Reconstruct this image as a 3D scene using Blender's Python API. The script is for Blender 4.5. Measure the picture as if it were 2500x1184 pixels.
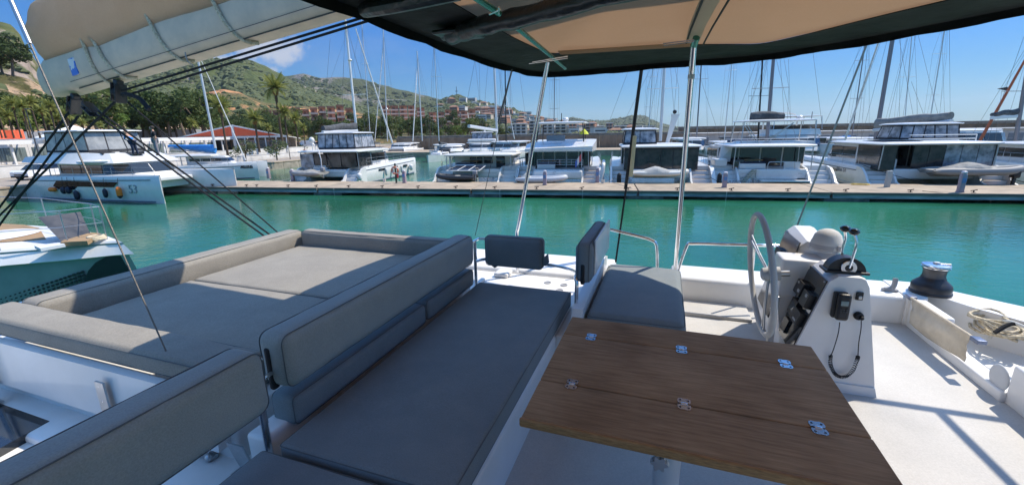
import bpy, bmesh, math, random
from mathutils import Vector, Matrix, noise
R = math.radians
random.seed(7)
sc = bpy.context.scene
for o in list(bpy.data.objects): bpy.data.objects.remove(o)

# ------------------------------------------------------------------ camera
H = 4.8                                   # eye height above the water
FPX = 1038.0; TH = math.atan((592 - 325) / FPX); RHO = 0.0186
ct, st = math.cos(TH), math.sin(TH); cr, sr = math.cos(RHO), math.sin(RHO)
cam = bpy.data.cameras.new('camera'); cam.lens = 36 * FPX / 2500; cam.sensor_width = 36
cam.clip_start = 0.05; cam.clip_end = 20000
camo = bpy.data.objects.new('camera', cam); sc.collection.objects.link(camo)
down0 = Vector((0, -st, -ct)); fwd = Vector((0, ct, -st)); X = Vector((1, 0, 0))
rgt = cr * X + sr * down0; up = sr * X - cr * down0
m = Matrix.Identity(4)
for i, v in enumerate((rgt, up, -fwd)):
    for j in range(3): m[j][i] = v[j]
m.translation = Vector((0, 0, H)); camo.matrix_world = m
sc.camera = camo

# ------------------------------------------------------------------ light
SUNH = Vector((0.689, 0.263)); SUN_EL = math.atan(1 / SUNH.length)
SUN_AZ = math.atan2(SUNH.x, SUNH.y)      # clockwise from +Y
world = bpy.data.worlds.new('World'); sc.world = world; world.use_nodes = True
nt = world.node_tree; nt.nodes.clear()
out = nt.nodes.new('ShaderNodeOutputWorld'); bg = nt.nodes.new('ShaderNodeBackground')
sky = nt.nodes.new('ShaderNodeTexSky'); sky.sky_type = 'NISHITA'; sky.sun_disc = False
sky.sun_elevation = SUN_EL; sky.sun_rotation = SUN_AZ
sky.air_density = 1.0; sky.dust_density = 0.15; sky.ozone_density = 1.6; sky.altitude = 0
# clouds: soft procedural ones mixed into the sky colour (part of the sky dome)
tc = nt.nodes.new('ShaderNodeTexCoord'); mp = nt.nodes.new('ShaderNodeMapping')
mp.inputs['Scale'].default_value = (1, 1, 2.6)
nt.links.new(tc.outputs['Generated'], mp.inputs['Vector'])
n1 = nt.nodes.new('ShaderNodeTexNoise'); n1.inputs['Scale'].default_value = 2.3
n1.inputs['Detail'].default_value = 9; n1.inputs['Roughness'].default_value = 0.62
n1.inputs['Distortion'].default_value = 0.3
nt.links.new(mp.outputs['Vector'], n1.inputs['Vector'])
cr1 = nt.nodes.new('ShaderNodeValToRGB'); cr1.color_ramp.elements[0].position = 0.50; cr1.color_ramp.elements[1].position = 0.78
cr1.color_ramp.elements[1].color = (0.22, 0.22, 0.22, 1)
nt.links.new(n1.outputs['Fac'], cr1.inputs['Fac'])
# one cumulus over the left hills
def cloud_blob(direction, width, height, seed):
    d = Vector(direction).normalized(); e = Vector((-d.y, d.x, 0)).normalized(); f = d.cross(e) * -1
    outs = []
    for ax, s in ((e, width), (f, height)):
        vm = nt.nodes.new('ShaderNodeVectorMath'); vm.operation = 'DOT_PRODUCT'
        nt.links.new(tc.outputs['Generated'], vm.inputs[0]); vm.inputs[1].default_value = ax
        sb = nt.nodes.new('ShaderNodeMath'); sb.operation = 'SUBTRACT'; sb.inputs[1].default_value = d.dot(ax)
        nt.links.new(vm.outputs['Value'], sb.inputs[0])
        dv = nt.nodes.new('ShaderNodeMath'); dv.operation = 'DIVIDE'; dv.inputs[1].default_value = s
        nt.links.new(sb.outputs[0], dv.inputs[0])
        p = nt.nodes.new('ShaderNodeMath'); p.operation = 'POWER'; p.inputs[1].default_value = 2
        nt.links.new(dv.outputs[0], p.inputs[0]); outs.append(p)
    a = nt.nodes.new('ShaderNodeMath'); a.operation = 'ADD'
    nt.links.new(outs[0].outputs[0], a.inputs[0]); nt.links.new(outs[1].outputs[0], a.inputs[1])
    nn = nt.nodes.new('ShaderNodeTexNoise'); nn.inputs['Scale'].default_value = 22; nn.inputs['Detail'].default_value = 8
    nn.inputs['Roughness'].default_value = 0.6
    nt.links.new(tc.outputs['Generated'], nn.inputs['Vector'])
    ns = nt.nodes.new('ShaderNodeMath'); ns.operation = 'MULTIPLY_ADD'; ns.inputs[1].default_value = 3.2; ns.inputs[2].default_value = -1.05
    nt.links.new(nn.outputs['Fac'], ns.inputs[0])
    s = nt.nodes.new('ShaderNodeMath'); s.operation = 'SUBTRACT'
    nt.links.new(ns.outputs[0], s.inputs[0]); nt.links.new(a.outputs[0], s.inputs[1])
    rp = nt.nodes.new('ShaderNodeMapRange'); rp.inputs['From Min'].default_value = -0.35; rp.inputs['From Max'].default_value = 0.55
    rp.interpolation_type = 'SMOOTHSTEP'
    rp.inputs['To Max'].default_value = 0.8
    nt.links.new(s.outputs[0], rp.inputs['Value'])
    return rp.outputs['Result']
def ray(px, py):
    h, v = px - 1250, py - 592
    h, v = h * cr - v * sr, v * cr + h * sr
    return Vector((h, FPX * ct - v * st, -(FPX * st + v * ct)))
cb = cloud_blob(ray(665, 122), 0.085, 0.035, 1)
cb2 = cloud_blob(ray(560, 165), 0.10, 0.03, 2)
mx0 = nt.nodes.new('ShaderNodeMath'); mx0.operation = 'MAXIMUM'; nt.links.new(cb, mx0.inputs[0]); nt.links.new(cb2, mx0.inputs[1])
mx1 = nt.nodes.new('ShaderNodeMath'); mx1.operation = 'MAXIMUM'; nt.links.new(mx0.outputs[0], mx1.inputs[0]); nt.links.new(cr1.outputs['Color'], mx1.inputs[1])
mix = nt.nodes.new('ShaderNodeMix'); mix.data_type = 'RGBA'
hs = nt.nodes.new('ShaderNodeHueSaturation'); hs.inputs['Saturation'].default_value = 1.12
nt.links.new(sky.outputs['Color'], hs.inputs['Color'])
sx = nt.nodes.new('ShaderNodeSeparateXYZ'); nt.links.new(tc.outputs['Generated'], sx.inputs[0])
tr_ = nt.nodes.new('ShaderNodeValToRGB'); nt.links.new(sx.outputs['Z'], tr_.inputs['Fac'])
e = tr_.color_ramp.elements; e[0].position = 0; e[0].color = (.078, .145, .215, 1); e[1].position = 1; e[1].color = (.90, 1, .97, 1)
for p_, c_ in ((.1, (.068, .155, .248, 1)), (.35, (.044, .205, .42, 1)), (.6, (.68, .80, .80, 1))): q_ = e.new(p_); q_.color = c_  # low sky tinted down; sky overhead kept brighter as added fill light
tm = nt.nodes.new('ShaderNodeMix'); tm.data_type = 'RGBA'; tm.blend_type = 'MULTIPLY'; tm.inputs['Factor'].default_value = 1
nt.links.new(hs.outputs['Color'], tm.inputs['A']); nt.links.new(tr_.outputs['Color'], tm.inputs['B'])
nt.links.new(mx1.outputs[0], mix.inputs['Factor']); nt.links.new(tm.outputs['Result'], mix.inputs['A'])
mix.inputs['B'].default_value = (1.55, 1.6, 1.75, 1)
nt.links.new(mix.outputs['Result'], bg.inputs['Color']); bg.inputs['Strength'].default_value = 0.15
nt.links.new(bg.outputs[0], out.inputs['Surface'])
sl = bpy.data.lights.new('sun', 'SUN'); sl.energy = 2.15; sl.angle = R(0.53); sl.color = (1.0, 0.90, 0.75)
so = bpy.data.objects.new('sun', sl); sc.collection.objects.link(so)
sdir = Vector((SUNH.x, SUNH.y, 1)).normalized()
so.rotation_euler = sdir.to_track_quat('Z', 'Y').to_euler(); so.location = (60, 0, 80)
sc.view_settings.view_transform = 'Standard'; sc.view_settings.look = 'None'
sc.view_settings.exposure = 1.47; sc.view_settings.gamma = 1.0; sc.view_settings.use_curve_mapping = False
sc.cycles.max_bounces = 8; sc.cycles.transparent_max_bounces = 12; sc.cycles.caustics_reflective = False; sc.cycles.caustics_refractive = False
sc.cycles.use_denoising = True

# ------------------------------------------------------------------ frames
PHI = R(19.7)
OB = Matrix(((math.cos(PHI), math.sin(PHI), 0, 0), (-math.sin(PHI), math.cos(PHI), 0, 0), (0, 0, 1, H), (0, 0, 0, 1)))   # own boat: a forward, b port, z from eye
DK = Matrix(((.978, .208, 0, 0), (-.208, .978, 0, 32.6), (0, 0, 1, 0), (0, 0, 0, 1)))                                 # quay frame: X along the pontoon, Y away
ID = Matrix.Identity(4)
FR = [ID]
WM = {}
def use(f): FR[0] = f
def P3(px, py, axis, val, frame=None):
    """where the ray of a photo pixel meets the plane axis=val of a frame, in that frame"""
    f = frame or FR[0]; inv = f.inverted(); o = inv @ Vector((0, 0, H)); d = inv.to_3x3() @ ray(px, py)
    t = (val - o[axis]) / d[axis]
    return o + d * t

# ------------------------------------------------------------------ materials
MATS = {}
def pm(name, col, rough=.5, metal=0, col2=None, nscale=8, ndetail=4, contrast=(.35, .65), bump=0, bscale=60, spec=.5, coat=0,
       alpha=1, trans=0, ior=1.45, stretch=None, bstretch=None, emis=None, sheen=0, rough2=None, coord='Object', wear=0, bdist=.01, grain=None):
    if name in MATS: return MATS[name]
    mt = bpy.data.materials.new(name); mt.use_nodes = True; t = mt.node_tree; b = t.nodes['Principled BSDF']
    b.inputs['Base Color'].default_value = (*col, 1); b.inputs['Roughness'].default_value = rough
    b.inputs['Metallic'].default_value = metal; b.inputs['Specular IOR Level'].default_value = spec; b.inputs['IOR'].default_value = ior
    b.inputs['Coat Weight'].default_value = coat; b.inputs['Coat Roughness'].default_value = .08
    b.inputs['Alpha'].default_value = alpha; b.inputs['Transmission Weight'].default_value = trans
    b.inputs['Sheen Weight'].default_value = sheen
    if emis: b.inputs['Emission Color'].default_value = (*emis[0], 1); b.inputs['Emission Strength'].default_value = emis[1]
    c = t.nodes.new('ShaderNodeTexCoord')
    def vec(s):
        if not s: return c.outputs[coord]
        mp = t.nodes.new('ShaderNodeMapping'); mp.inputs['Scale'].default_value = s
        t.links.new(c.outputs[coord], mp.inputs['Vector']); return mp.outputs['Vector']
    if col2 or rough2 is not None:
        n = t.nodes.new('ShaderNodeTexNoise'); n.inputs['Scale'].default_value = nscale; n.inputs['Detail'].default_value = ndetail
        n.inputs['Roughness'].default_value = .6
        t.links.new(vec(stretch), n.inputs['Vector'])
        r = t.nodes.new('ShaderNodeMapRange'); r.inputs['From Min'].default_value = contrast[0]; r.inputs['From Max'].default_value = contrast[1]
        t.links.new(n.outputs['Fac'], r.inputs['Value'])
        if col2:
            x = t.nodes.new('ShaderNodeMix'); x.data_type = 'RGBA'; x.inputs['A'].default_value = (*col, 1); x.inputs['B'].default_value = (*col2, 1)
            t.links.new(r.outputs['Result'], x.inputs['Factor']); t.links.new(x.outputs['Result'], b.inputs['Base Color'])
        if rough2 is not None:
            x2 = t.nodes.new('ShaderNodeMapRange'); x2.inputs['To Min'].default_value = rough; x2.inputs['To Max'].default_value = rough2
            t.links.new(r.outputs['Result'], x2.inputs['Value']); t.links.new(x2.outputs['Result'], b.inputs['Roughness'])
    if grain:
        gn = t.nodes.new('ShaderNodeTexNoise'); gn.inputs['Scale'].default_value = grain[0]; gn.inputs['Detail'].default_value = 2; t.links.new(c.outputs[coord], gn.inputs['Vector'])
        gr = t.nodes.new('ShaderNodeMapRange'); gr.inputs['From Min'].default_value = .3; gr.inputs['From Max'].default_value = .7; gr.inputs['To Min'].default_value = 1 - grain[1]; gr.inputs['To Max'].default_value = 1 + grain[1]; t.links.new(gn.outputs['Fac'], gr.inputs['Value'])
        gm = t.nodes.new('ShaderNodeMix'); gm.data_type = 'RGBA'; gm.blend_type = 'MULTIPLY'; gm.inputs['Factor'].default_value = 1
        bc = b.inputs['Base Color']
        if bc.links: t.links.new(bc.links[0].from_socket, gm.inputs['A'])
        else: gm.inputs['A'].default_value = (*col, 1)
        cb_ = t.nodes.new('ShaderNodeCombineColor'); [t.links.new(gr.outputs[0], cb_.inputs[k_]) for k_ in range(3)]
        t.links.new(cb_.outputs[0], gm.inputs['B']); t.links.new(gm.outputs['Result'], bc)
    if bump:
        n = t.nodes.new('ShaderNodeTexNoise'); n.inputs['Scale'].default_value = bscale; n.inputs['Detail'].default_value = 3
        t.links.new(vec(bstretch), n.inputs['Vector'])
        bp = t.nodes.new('ShaderNodeBump'); bp.inputs['Strength'].default_value = bump; bp.inputs['Distance'].default_value = bdist
        t.links.new(n.outputs['Fac'], bp.inputs['Height']); t.links.new(bp.outputs['Normal'], b.inputs['Normal'])
    MATS[name] = mt; return mt
GEL = pm('gelcoat', (.80, .79, .775), .36, col2=(.72, .71, .69), nscale=2.2, coat=.3, rough2=.45, bump=.05, bscale=300)
NONSKID = pm('nonskid_deck', (.49, .478, .46), .62, col2=(.42, .412, .40), nscale=1.6, ndetail=8, bump=.35, bscale=420, bdist=.002, grain=(120, .07))
FAB = pm('outdoor_fabric', (.285, .31, .30), .88, col2=(.335, .355, .34), nscale=5, ndetail=10, contrast=(.3, .75), bump=.45, bscale=700, bdist=.0015, spec=.25, sheen=.15, grain=(190, .09))
FABD = pm('outdoor_fabric_dark', (.175, .205, .22), .8, col2=(.215, .24, .25), nscale=6, ndetail=10, contrast=(.3, .75), bump=.4, bscale=700, bdist=.0015, spec=.35, sheen=.12, grain=(190, .10))
def translucent(mt, fac, col):
    t = mt.node_tree; b = t.nodes['Principled BSDF']; tl = t.nodes.new('ShaderNodeBsdfTranslucent'); tl.inputs['Color'].default_value = (*col, 1)
    ms = t.nodes.new('ShaderNodeMixShader'); ms.inputs[0].default_value = fac; t.links.new(b.outputs[0], ms.inputs[1]); t.links.new(tl.outputs[0], ms.inputs[2]); t.links.new(ms.outputs[0], t.nodes['Material Output'].inputs['Surface'])
PIPING = pm('seam_piping', (.12, .135, .145), .85)
CHROME = pm('stainless_steel', (.78, .78, .78), .12, 1, rough2=.25, nscale=12)
STEEL = pm('brushed_steel', (.5, .51, .52), .32, 1, rough2=.5, nscale=30)
BLACKP = pm('black_plastic', (.018, .018, .02), .38, bump=.1, bscale=200)
BLACKR = pm('black_rubber', (.02, .02, .022), .7)
BLACKG = pm('black_gloss_panel', (.008, .009, .011), .09, coat=.6)
DKGLASS = pm('dark_glass', (.012, .014, .018), .06, spec=.8, coat=.4)
BEIGE = pm('beige_canvas', (.37, .27, .185), .85, col2=(.42, .31, .215), nscale=3, ndetail=8, bump=.35, bscale=600, bdist=.002, grain=(110, .10))
translucent(BEIGE, .62, (.58, .455, .345))
BLACKC = pm('black_canvas', (.012, .013, .014), .75, spec=.2, col2=(.026, .028, .029), nscale=4, ndetail=8, bump=.5, bscale=9, bdist=.02)
GREENREFL = pm('teal_reflection_tube', (.10, .30, .25), .25, .55)  # green reflection put into the steel tube colour
SAILB = pm('grey_sail_cover', (.44, .40, .34), .82, col2=(.33, .30, .26), nscale=3, ndetail=9, bump=.4, bscale=500, bdist=.002, grain=(60, .10))
translucent(SAILB, .6, (.66, .55, .42))
BOOMC = pm('painted_boom', (.72, .58, .46), .8, spec=.1, col2=(.60, .50, .41), nscale=5, bump=.03)
ROPEB = pm('black_rope', (.012, .013, .016), .85, bump=.8, bscale=160)
ROPEW = pm('cream_rope', (.75, .66, .48), .85, col2=(.45, .36, .24), nscale=60, bump=.8, bscale=200)
WIRE = pm('rigging_wire', (.22, .2, .18), .45, .7, bump=.4, bscale=300)
CREAMC = pm('cream_pocket_canvas', (.62, .54, .42), .85, col2=(.5, .43, .33), nscale=7, ndetail=8, bump=.5, bscale=90)

# ------------------------------------------------------------------ mesh helpers
class MB:
    def __init__(s): s.v = []; s.f = []
    def add(s, vs, fs, M=None):
        n = len(s.v); s.v += [(M @ Vector(v)) if M else Vector(v) for v in vs]
        s.f += [tuple(n + i for i in f) for f in fs]; return s
    def box(s, x0, x1, y0, y1, z0, z1, M=None):
        vs = [(x, y, z) for x in (x0, x1) for y in (y0, y1) for z in (z0, z1)]
        return s.add(vs, [(0, 1, 3, 2), (4, 6, 7, 5), (0, 4, 5, 1), (2, 3, 7, 6), (0, 2, 6, 4), (1, 5, 7, 3)], M)
    def rbox(s, x0, x1, y0, y1, z0, z1, r=.03, k=3, m=(1, 1, 1), M=None, puff=0, seed=0):
        c = Vector(((x0 + x1) / 2, (y0 + y1) / 2, (z0 + z1) / 2)); h = Vector((abs(x1 - x0) / 2, abs(y1 - y0) / 2, abs(z1 - z0) / 2))
        r = min(r, h.x * .999, h.y * .999, h.z * .999)
        ax = []
        for i in range(3):
            a = [-h[i] + r * (1 - math.cos(j / k * math.pi / 2)) if 0 else -h[i] + r * j / k for j in range(k + 1)]
            L = 2 * (h[i] - r); mm = max(1, m[i])
            a += [-h[i] + r + L * j / mm for j in range(1, mm)]
            a += [-x for x in reversed([-h[i] + r * j / k for j in range(k + 1)])]
            ax.append(a)
        idx = {}; vs = []; fs = []
        def vid(p):
            key = (round(p[0], 5), round(p[1], 5), round(p[2], 5))
            if key not in idx:
                q = Vector([max(-(h[i] - r), min(h[i] - r, p[i])) for i in range(3)]); d = Vector(p) - q
                if d.length > 1e-9: d = d.normalized() * r
                w_ = c + q + d
                if puff:
                    fx = [1 - (abs(p[i]) / h[i]) ** 4 for i in range(3)]
                    big = max(range(3), key=lambda i: -h[i])
                    # bulge along the thin axis
                    thin = min(range(3), key=lambda i: h[i]); o = [i for i in range(3) if i != thin]
                    w_[thin] += math.copysign(1, p[thin]) * puff * fx[o[0]] * fx[o[1]] * (1 if abs(p[thin]) > h[thin] * .5 else 0)
                    nz = noise.noise(w_ * 5 + Vector((seed, 0, 0))) * puff * .7 + noise.noise(Vector((w_.x * 16, w_.y * 9, w_.z * 6)) + Vector((seed, 3, 0))) * puff * .45
                    w_ += d * (nz / max(r, 1e-3))
                idx[key] = len(vs); vs.append(w_)
            return idx[key]
        for a in range(3):
            b, d_ = (a + 1) % 3, (a + 2) % 3
            for sgn in (-1, 1):
                for i in range(len(ax[b]) - 1):
                    for j in range(len(ax[d_]) - 1):
                        q = []
                        for (ii, jj) in ((i, j), (i + 1, j), (i + 1, j + 1), (i, j + 1)):
                            p = [0, 0, 0]; p[a] = sgn * h[a]; p[b] = ax[b][ii]; p[d_] = ax[d_][jj]; q.append(vid(p))
                        if sgn < 0: q.reverse()
                        if len(set(q)) == 4: fs.append(tuple(q))
        return s.add(vs, fs, M)
    def prism(s, poly, z0, z1, ax=2, M=None):
        """poly in the two other axes, extruded along ax"""
        def mk(p, z):
            if ax == 2: return (p[0], p[1], z)
            if ax == 1: return (p[0], z, p[1])
            return (z, p[0], p[1])
        n = len(poly); vs = [mk(p, z0) for p in poly] + [mk(p, z1) for p in poly]
        fs = [tuple(range(n))[::-1], tuple(range(n, 2 * n))] + [(i, (i + 1) % n, n + (i + 1) % n, n + i) for i in range(n)]
        return s.add(vs, fs, M)
    def loft(s, rings, closed=True, caps=True, M=None):
        n = len(rings[0]); vs = [v for r_ in rings for v in r_]; fs = []
        for i in range(len(rings) - 1):
            for j in range(n if closed else n - 1):
                k = (j + 1) % n; fs.append((i * n + j, i * n + k, (i + 1) * n + k, (i + 1) * n + j))
        if caps and closed: fs += [tuple(range(n))[::-1], tuple((len(rings) - 1) * n + j for j in range(n))]
        return s.add(vs, fs, M)
    def tube(s, pts, r, n=8, M=None, caps=True, closed=False):
        pts = [Vector(p) for p in pts]; rs = r if isinstance(r, (list, tuple)) else [r] * len(pts)
        rings = []; up_ = None; N = len(pts)
        for i, p in enumerate(pts):
            t = (pts[(i + 1) % N] - pts[i - 1]) if closed else (pts[min(i + 1, N - 1)] - pts[max(i - 1, 0)])
            t.normalize()
            if up_ is None:
                up_ = Vector((0, 0, 1)) if abs(t.z) < .9 else Vector((1, 0, 0))
            a = t.cross(up_).normalized(); b = a.cross(t).normalized(); up_ = b
            rings.append([p + (a * math.cos(2 * math.pi * j / n) + b * math.sin(2 * math.pi * j / n)) * rs[i] for j in range(n)])
        if closed: rings.append(rings[0])
        return s.loft(rings, True, caps and not closed, M)
    def lathe(s, prof, c=(0, 0, 0), n=20, M=None, ax=2):
        rings = []
        for (r_, z) in prof:
            ring = []
            for j in range(n):
                a = 2 * math.pi * j / n; p = (r_ * math.cos(a), r_ * math.sin(a), z)
                if ax == 1: p = (p[0], z, p[1])
                if ax == 0: p = (z, p[0], p[1])
                ring.append((c[0] + p[0], c[1] + p[1], c[2] + p[2]))
            rings.append(ring)
        return s.loft(rings, True, True, M)
    def ball(s, c, r, n=10, M=None, sc_=(1, 1, 1)):
        prof = []
        for i in range(n + 1):
            a = math.pi * i / n; prof.append((max(1e-4, math.sin(a)) * r, -math.cos(a) * r))
        n2 = 2 * n; rings = [[(c[0] + q * math.cos(2 * math.pi * j / n2) * sc_[0], c[1] + q * math.sin(2 * math.pi * j / n2) * sc_[1], c[2] + z * sc_[2]) for j in range(n2)] for q, z in prof]
        return s.loft(rings, True, True, M)
    def sheet(s, grid, th=.004, off=None):
        """grid of points (rows) given real thickness, offset along off (default -z)"""
        o = Vector(off or (0, 0, -1)) * th
        nr, nc = len(grid), len(grid[0]); A = [Vector(p) for r_ in grid for p in r_]; B = [p + o for p in A]; n = nr * nc
        fs = []
        for i in range(nr - 1):
            for j in range(nc - 1):
                a, b, c, d = i * nc + j, i * nc + j + 1, (i + 1) * nc + j + 1, (i + 1) * nc + j
                fs += [(a, b, c, d), (n + d, n + c, n + b, n + a)]
        ed = [(0, j, 0, j + 1) for j in range(nc - 1)] + [(nr - 1, j + 1, nr - 1, j) for j in range(nc - 1)] + [(i + 1, 0, i, 0) for i in range(nr - 1)] + [(i, nc - 1, i + 1, nc - 1) for i in range(nr - 1)]
        for a0, b0, a1, b1 in ed:
            p, q = a0 * nc + b0, a1 * nc + b1; fs.append((q, p, n + p, n + q))
        return s.add(A + B, fs)
def mesh_of(mb, name, inv, smooth=True, angle=35):
    me = bpy.data.meshes.new(name)
    me.from_pydata([inv @ v for v in mb.v], [], mb.f); me.update()
    bm = bmesh.new(); bm.from_mesh(me); bmesh.ops.recalc_face_normals(bm, faces=bm.faces); bm.to_mesh(me); bm.free()
    if smooth:
        me.polygons.foreach_set('use_smooth', [True] * len(me.polygons)); me.set_sharp_from_angle(angle=R(angle))
    return me
def link(o): sc.collection.objects.link(o)
def thing(name, label, cat, loc=(0, 0, 0), rz=0, group=None):
    o = bpy.data.objects.new(name, None); link(o); o.empty_display_size = .2
    W = FR[0] @ Matrix.Translation(Vector(loc)) @ Matrix.Rotation(rz, 4, 'Z'); o.matrix_world = W; WM[o.name] = W
    o['label'] = label; o['category'] = cat
    if group: o['group'] = group
    return o
def part(name, mb, mat, parent, label=None, smooth=True, angle=35, kind=None, frame=None):
    W = WM[parent.name]; F = frame or FR[0]
    me = mesh_of(mb, name, W.inverted() @ F, smooth, angle); me.materials.append(mat)
    o = bpy.data.objects.new(name, me); link(o); o.parent = parent; WM[o.name] = W
    if label: o['label'] = label
    if kind: o['kind'] = kind
    return o
def solo(name, mb, mat, label=None, cat=None, group=None, kind=None, loc=None, smooth=True, angle=35):
    if loc is None:
        n = len(mb.v); cx = sum(v.x for v in mb.v) / n; cy = sum(v.y for v in mb.v) / n; loc = (cx, cy, min(v.z for v in mb.v))
    W = FR[0] @ Matrix.Translation(Vector(loc))
    me = mesh_of(mb, name, W.inverted() @ FR[0], smooth, angle); me.materials.append(mat)
    o = bpy.data.objects.new(name, me); link(o); o.matrix_world = W; WM[o.name] = W
    if label: o['label'] = label
    if cat: o['category'] = cat
    if group: o['group'] = group
    if kind: o['kind'] = kind
    return o
def copy_tree(o, parent=None, loc=None, rz=None, frame=None, scale=None, label=None):
    c = o.copy(); link(c)
    if parent is not None: c.parent = parent
    elif loc is not None:
        W = (frame or FR[0]) @ Matrix.Translation(Vector(loc)) @ Matrix.Rotation(rz or 0, 4, 'Z')
        if scale: W = W @ Matrix.Diagonal((*((scale,) * 3 if not isinstance(scale, (tuple, list)) else scale), 1))
        c.matrix_world = W
        WM[c.name] = W
    if label: c['label'] = label
    for ch in list(o.children): copy_tree(ch, c)
    return c
def text_mb(txt, size, M, depth=.004, shear=0, bold=0):
    cu = bpy.data.curves.new('t', 'FONT'); cu.body = txt; cu.size = size; cu.extrude = depth; cu.align_x = 'CENTER'; cu.shear = shear; cu.offset = bold
    ob = bpy.data.objects.new('t', cu); link(ob)
    dg = bpy.context.evaluated_depsgraph_get(); me = bpy.data.meshes.new_from_object(ob.evaluated_get(dg))
    mb = MB(); mb.add([v.co for v in me.vertices], [tuple(p.vertices) for p in me.polygons], M)
    bpy.data.objects.remove(ob); bpy.data.curves.remove(cu); return mb
def arc(p, q, bulge, n=10, d=(0, 0, -1)):
    p, q, d = Vector(p), Vector(q), Vector(d)
    return [p.lerp(q, i / n) + d * bulge * 4 * (i / n) * (1 - i / n) for i in range(n + 1)]
def smooth_path(pts, n=6):
    pts = [Vector(p) for p in pts]; o = []
    for i in range(len(pts) - 1):
        p0 = pts[max(i - 1, 0)]; p1 = pts[i]; p2 = pts[i + 1]; p3 = pts[min(i + 2, len(pts) - 1)]
        for j in range(n):
            t = j / n
            o.append(.5 * ((2 * p1) + (-p0 + p2) * t + (2 * p0 - 5 * p1 + 4 * p2 - p3) * t * t + (-p0 + 3 * p1 - 3 * p2 + p3) * t ** 3))
    o.append(pts[-1]); return o
# ================================================================== HARBOUR (frame DK: X along the pontoon, Y away from us)
use(DK)
def px(x, y, axis, val): return P3(x, y, axis, val, DK)
# ---- water
def water_mat():
    mt = bpy.data.materials.new('harbour_water'); mt.use_nodes = True; t = mt.node_tree; b = t.nodes['Principled BSDF']
    c = t.nodes.new('ShaderNodeTexCoord')
    n = t.nodes.new('ShaderNodeTexNoise'); n.inputs['Scale'].default_value = .07; n.inputs['Detail'].default_value = 6
    t.links.new(c.outputs['Object'], n.inputs['Vector'])
    r = t.nodes.new('ShaderNodeValToRGB'); r.color_ramp.elements[0].position = .38; r.color_ramp.elements[1].position = .66
    r.color_ramp.elements[0].color = (.012, .085, .040, 1); r.color_ramp.elements[1].color = (.030, .175, .100, 1)
    t.links.new(n.outputs['Fac'], r.inputs['Fac']); t.links.new(r.outputs['Color'], b.inputs['Base Color'])
    b.inputs['Roughness'].default_value = .045; b.inputs['IOR'].default_value = 1.33; b.inputs['Specular IOR Level'].default_value = .6
    last = None
    for sc_v, stx, amt, dist in ((1.5, (1, 1.8, 1), .5, .034), (6.0, (1, 1.6, 1), .45, .010), (.3, (1, 1, 1), .3, .06)):
        mp = t.nodes.new('ShaderNodeMapping'); mp.inputs['Scale'].default_value = stx; mp.inputs['Rotation'].default_value = (0, 0, .35 * sc_v)
        t.links.new(c.outputs['Object'], mp.inputs['Vector'])
        nn = t.nodes.new('ShaderNodeTexNoise'); nn.inputs['Scale'].default_value = sc_v; nn.inputs['Detail'].default_value = 3; nn.inputs['Distortion'].default_value = .5
        t.links.new(mp.outputs['Vector'], nn.inputs['Vector'])
        bp = t.nodes.new('ShaderNodeBump'); bp.inputs['Strength'].default_value = amt; bp.inputs['Distance'].default_value = dist
        t.links.new(nn.outputs['Fac'], bp.inputs['Height'])
        if last: t.links.new(last.outputs['Normal'], bp.inputs['Normal'])
        last = bp
    t.links.new(last.outputs['Normal'], b.inputs['Normal'])
    return mt
solo('water', MB().box(-3000, 6000, -400, 9000, -4, 0), water_mat(), kind='structure', loc=(0, 0, 0), smooth=False)
CONC = pm('pale_concrete', (.41, .325, .235), .85, col2=(.27, .215, .16), nscale=1.1, ndetail=10, bump=.3, bscale=30)
CONCW = pm('whitewashed_wall', (.66, .65, .62), .85, col2=(.52, .50, .46), nscale=.9, ndetail=10, bump=.3, bscale=14)
CONCD = pm('stained_quay_wall', (.34, .30, .24), .9, col2=(.17, .15, .12), nscale=1.2, ndetail=10, bump=.6, bscale=6)
TANW = pm('brown_breakwater_wall', (.26, .19, .13), .9, col2=(.16, .12, .085), nscale=.7, ndetail=9, stretch=(1, 1, .35), bump=.4, bscale=5)
ASPH = pm('quay_paving', (.33, .28, .23), .9, col2=(.26, .22, .18), nscale=.5, ndetail=8)
BEAM = pm('weathered_beam', (.13, .17, .20), .75, col2=(.36, .40, .42), nscale=1.1, ndetail=9, stretch=(.6, 1, 5), bump=.3, bscale=12)
FLOATM = pm('pontoon_float', (.14, .14, .14), .85, col2=(.32, .31, .29), nscale=2.5, ndetail=8, bump=.4, bscale=9)
# ---- pontoon: segments of deck, each with side beams, on floats
dock = thing('pontoon', 'long concrete topped pontoon with dark side beams crossing the harbour', 'pontoon', (0, 2.5, 0))
xs = [-41.5, -28.6, -16.8, -3.2, 9.4, 21.8, 34.2, 46]
for i in range(len(xs) - 1):
    x0, x1 = xs[i] + .04, xs[i + 1] - .04
    part('deck_slab', MB().rbox(x0, x1, 0, 4.9, .50, .61, .02, 2), CONC, dock)
    mb = MB(); mb.box(x0 + .05, x1 - .05, .03, .16, .25, .50); part('side_beam', mb, BEAM, dock)
    part('side_beam', MB().box(x0 + .05, x1 - .05, 4.7, 4.85, .24, .50), BEAM, dock)
    part('edge_strip', MB().rbox(x0, x1, -.03, .05, .44, .60, .01, 1), pm('edge_timber', (.16, .14, .12), .8, col2=(.08, .075, .07), nscale=3, stretch=(.4, 4, 4)), dock)
    part('lower_flange', MB().box(x0 + .05, x1 - .05, -.0, .2, .21, .25), BEAM, dock)
for x in (-39, -30, -17.3, -3.4, 8.6, 21.6, 33.6):
    part('float_block', MB().rbox(x - .1, x + 2.6, .25, 4.6, -.6, .24, .06, 2), FLOATM, dock)
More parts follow.
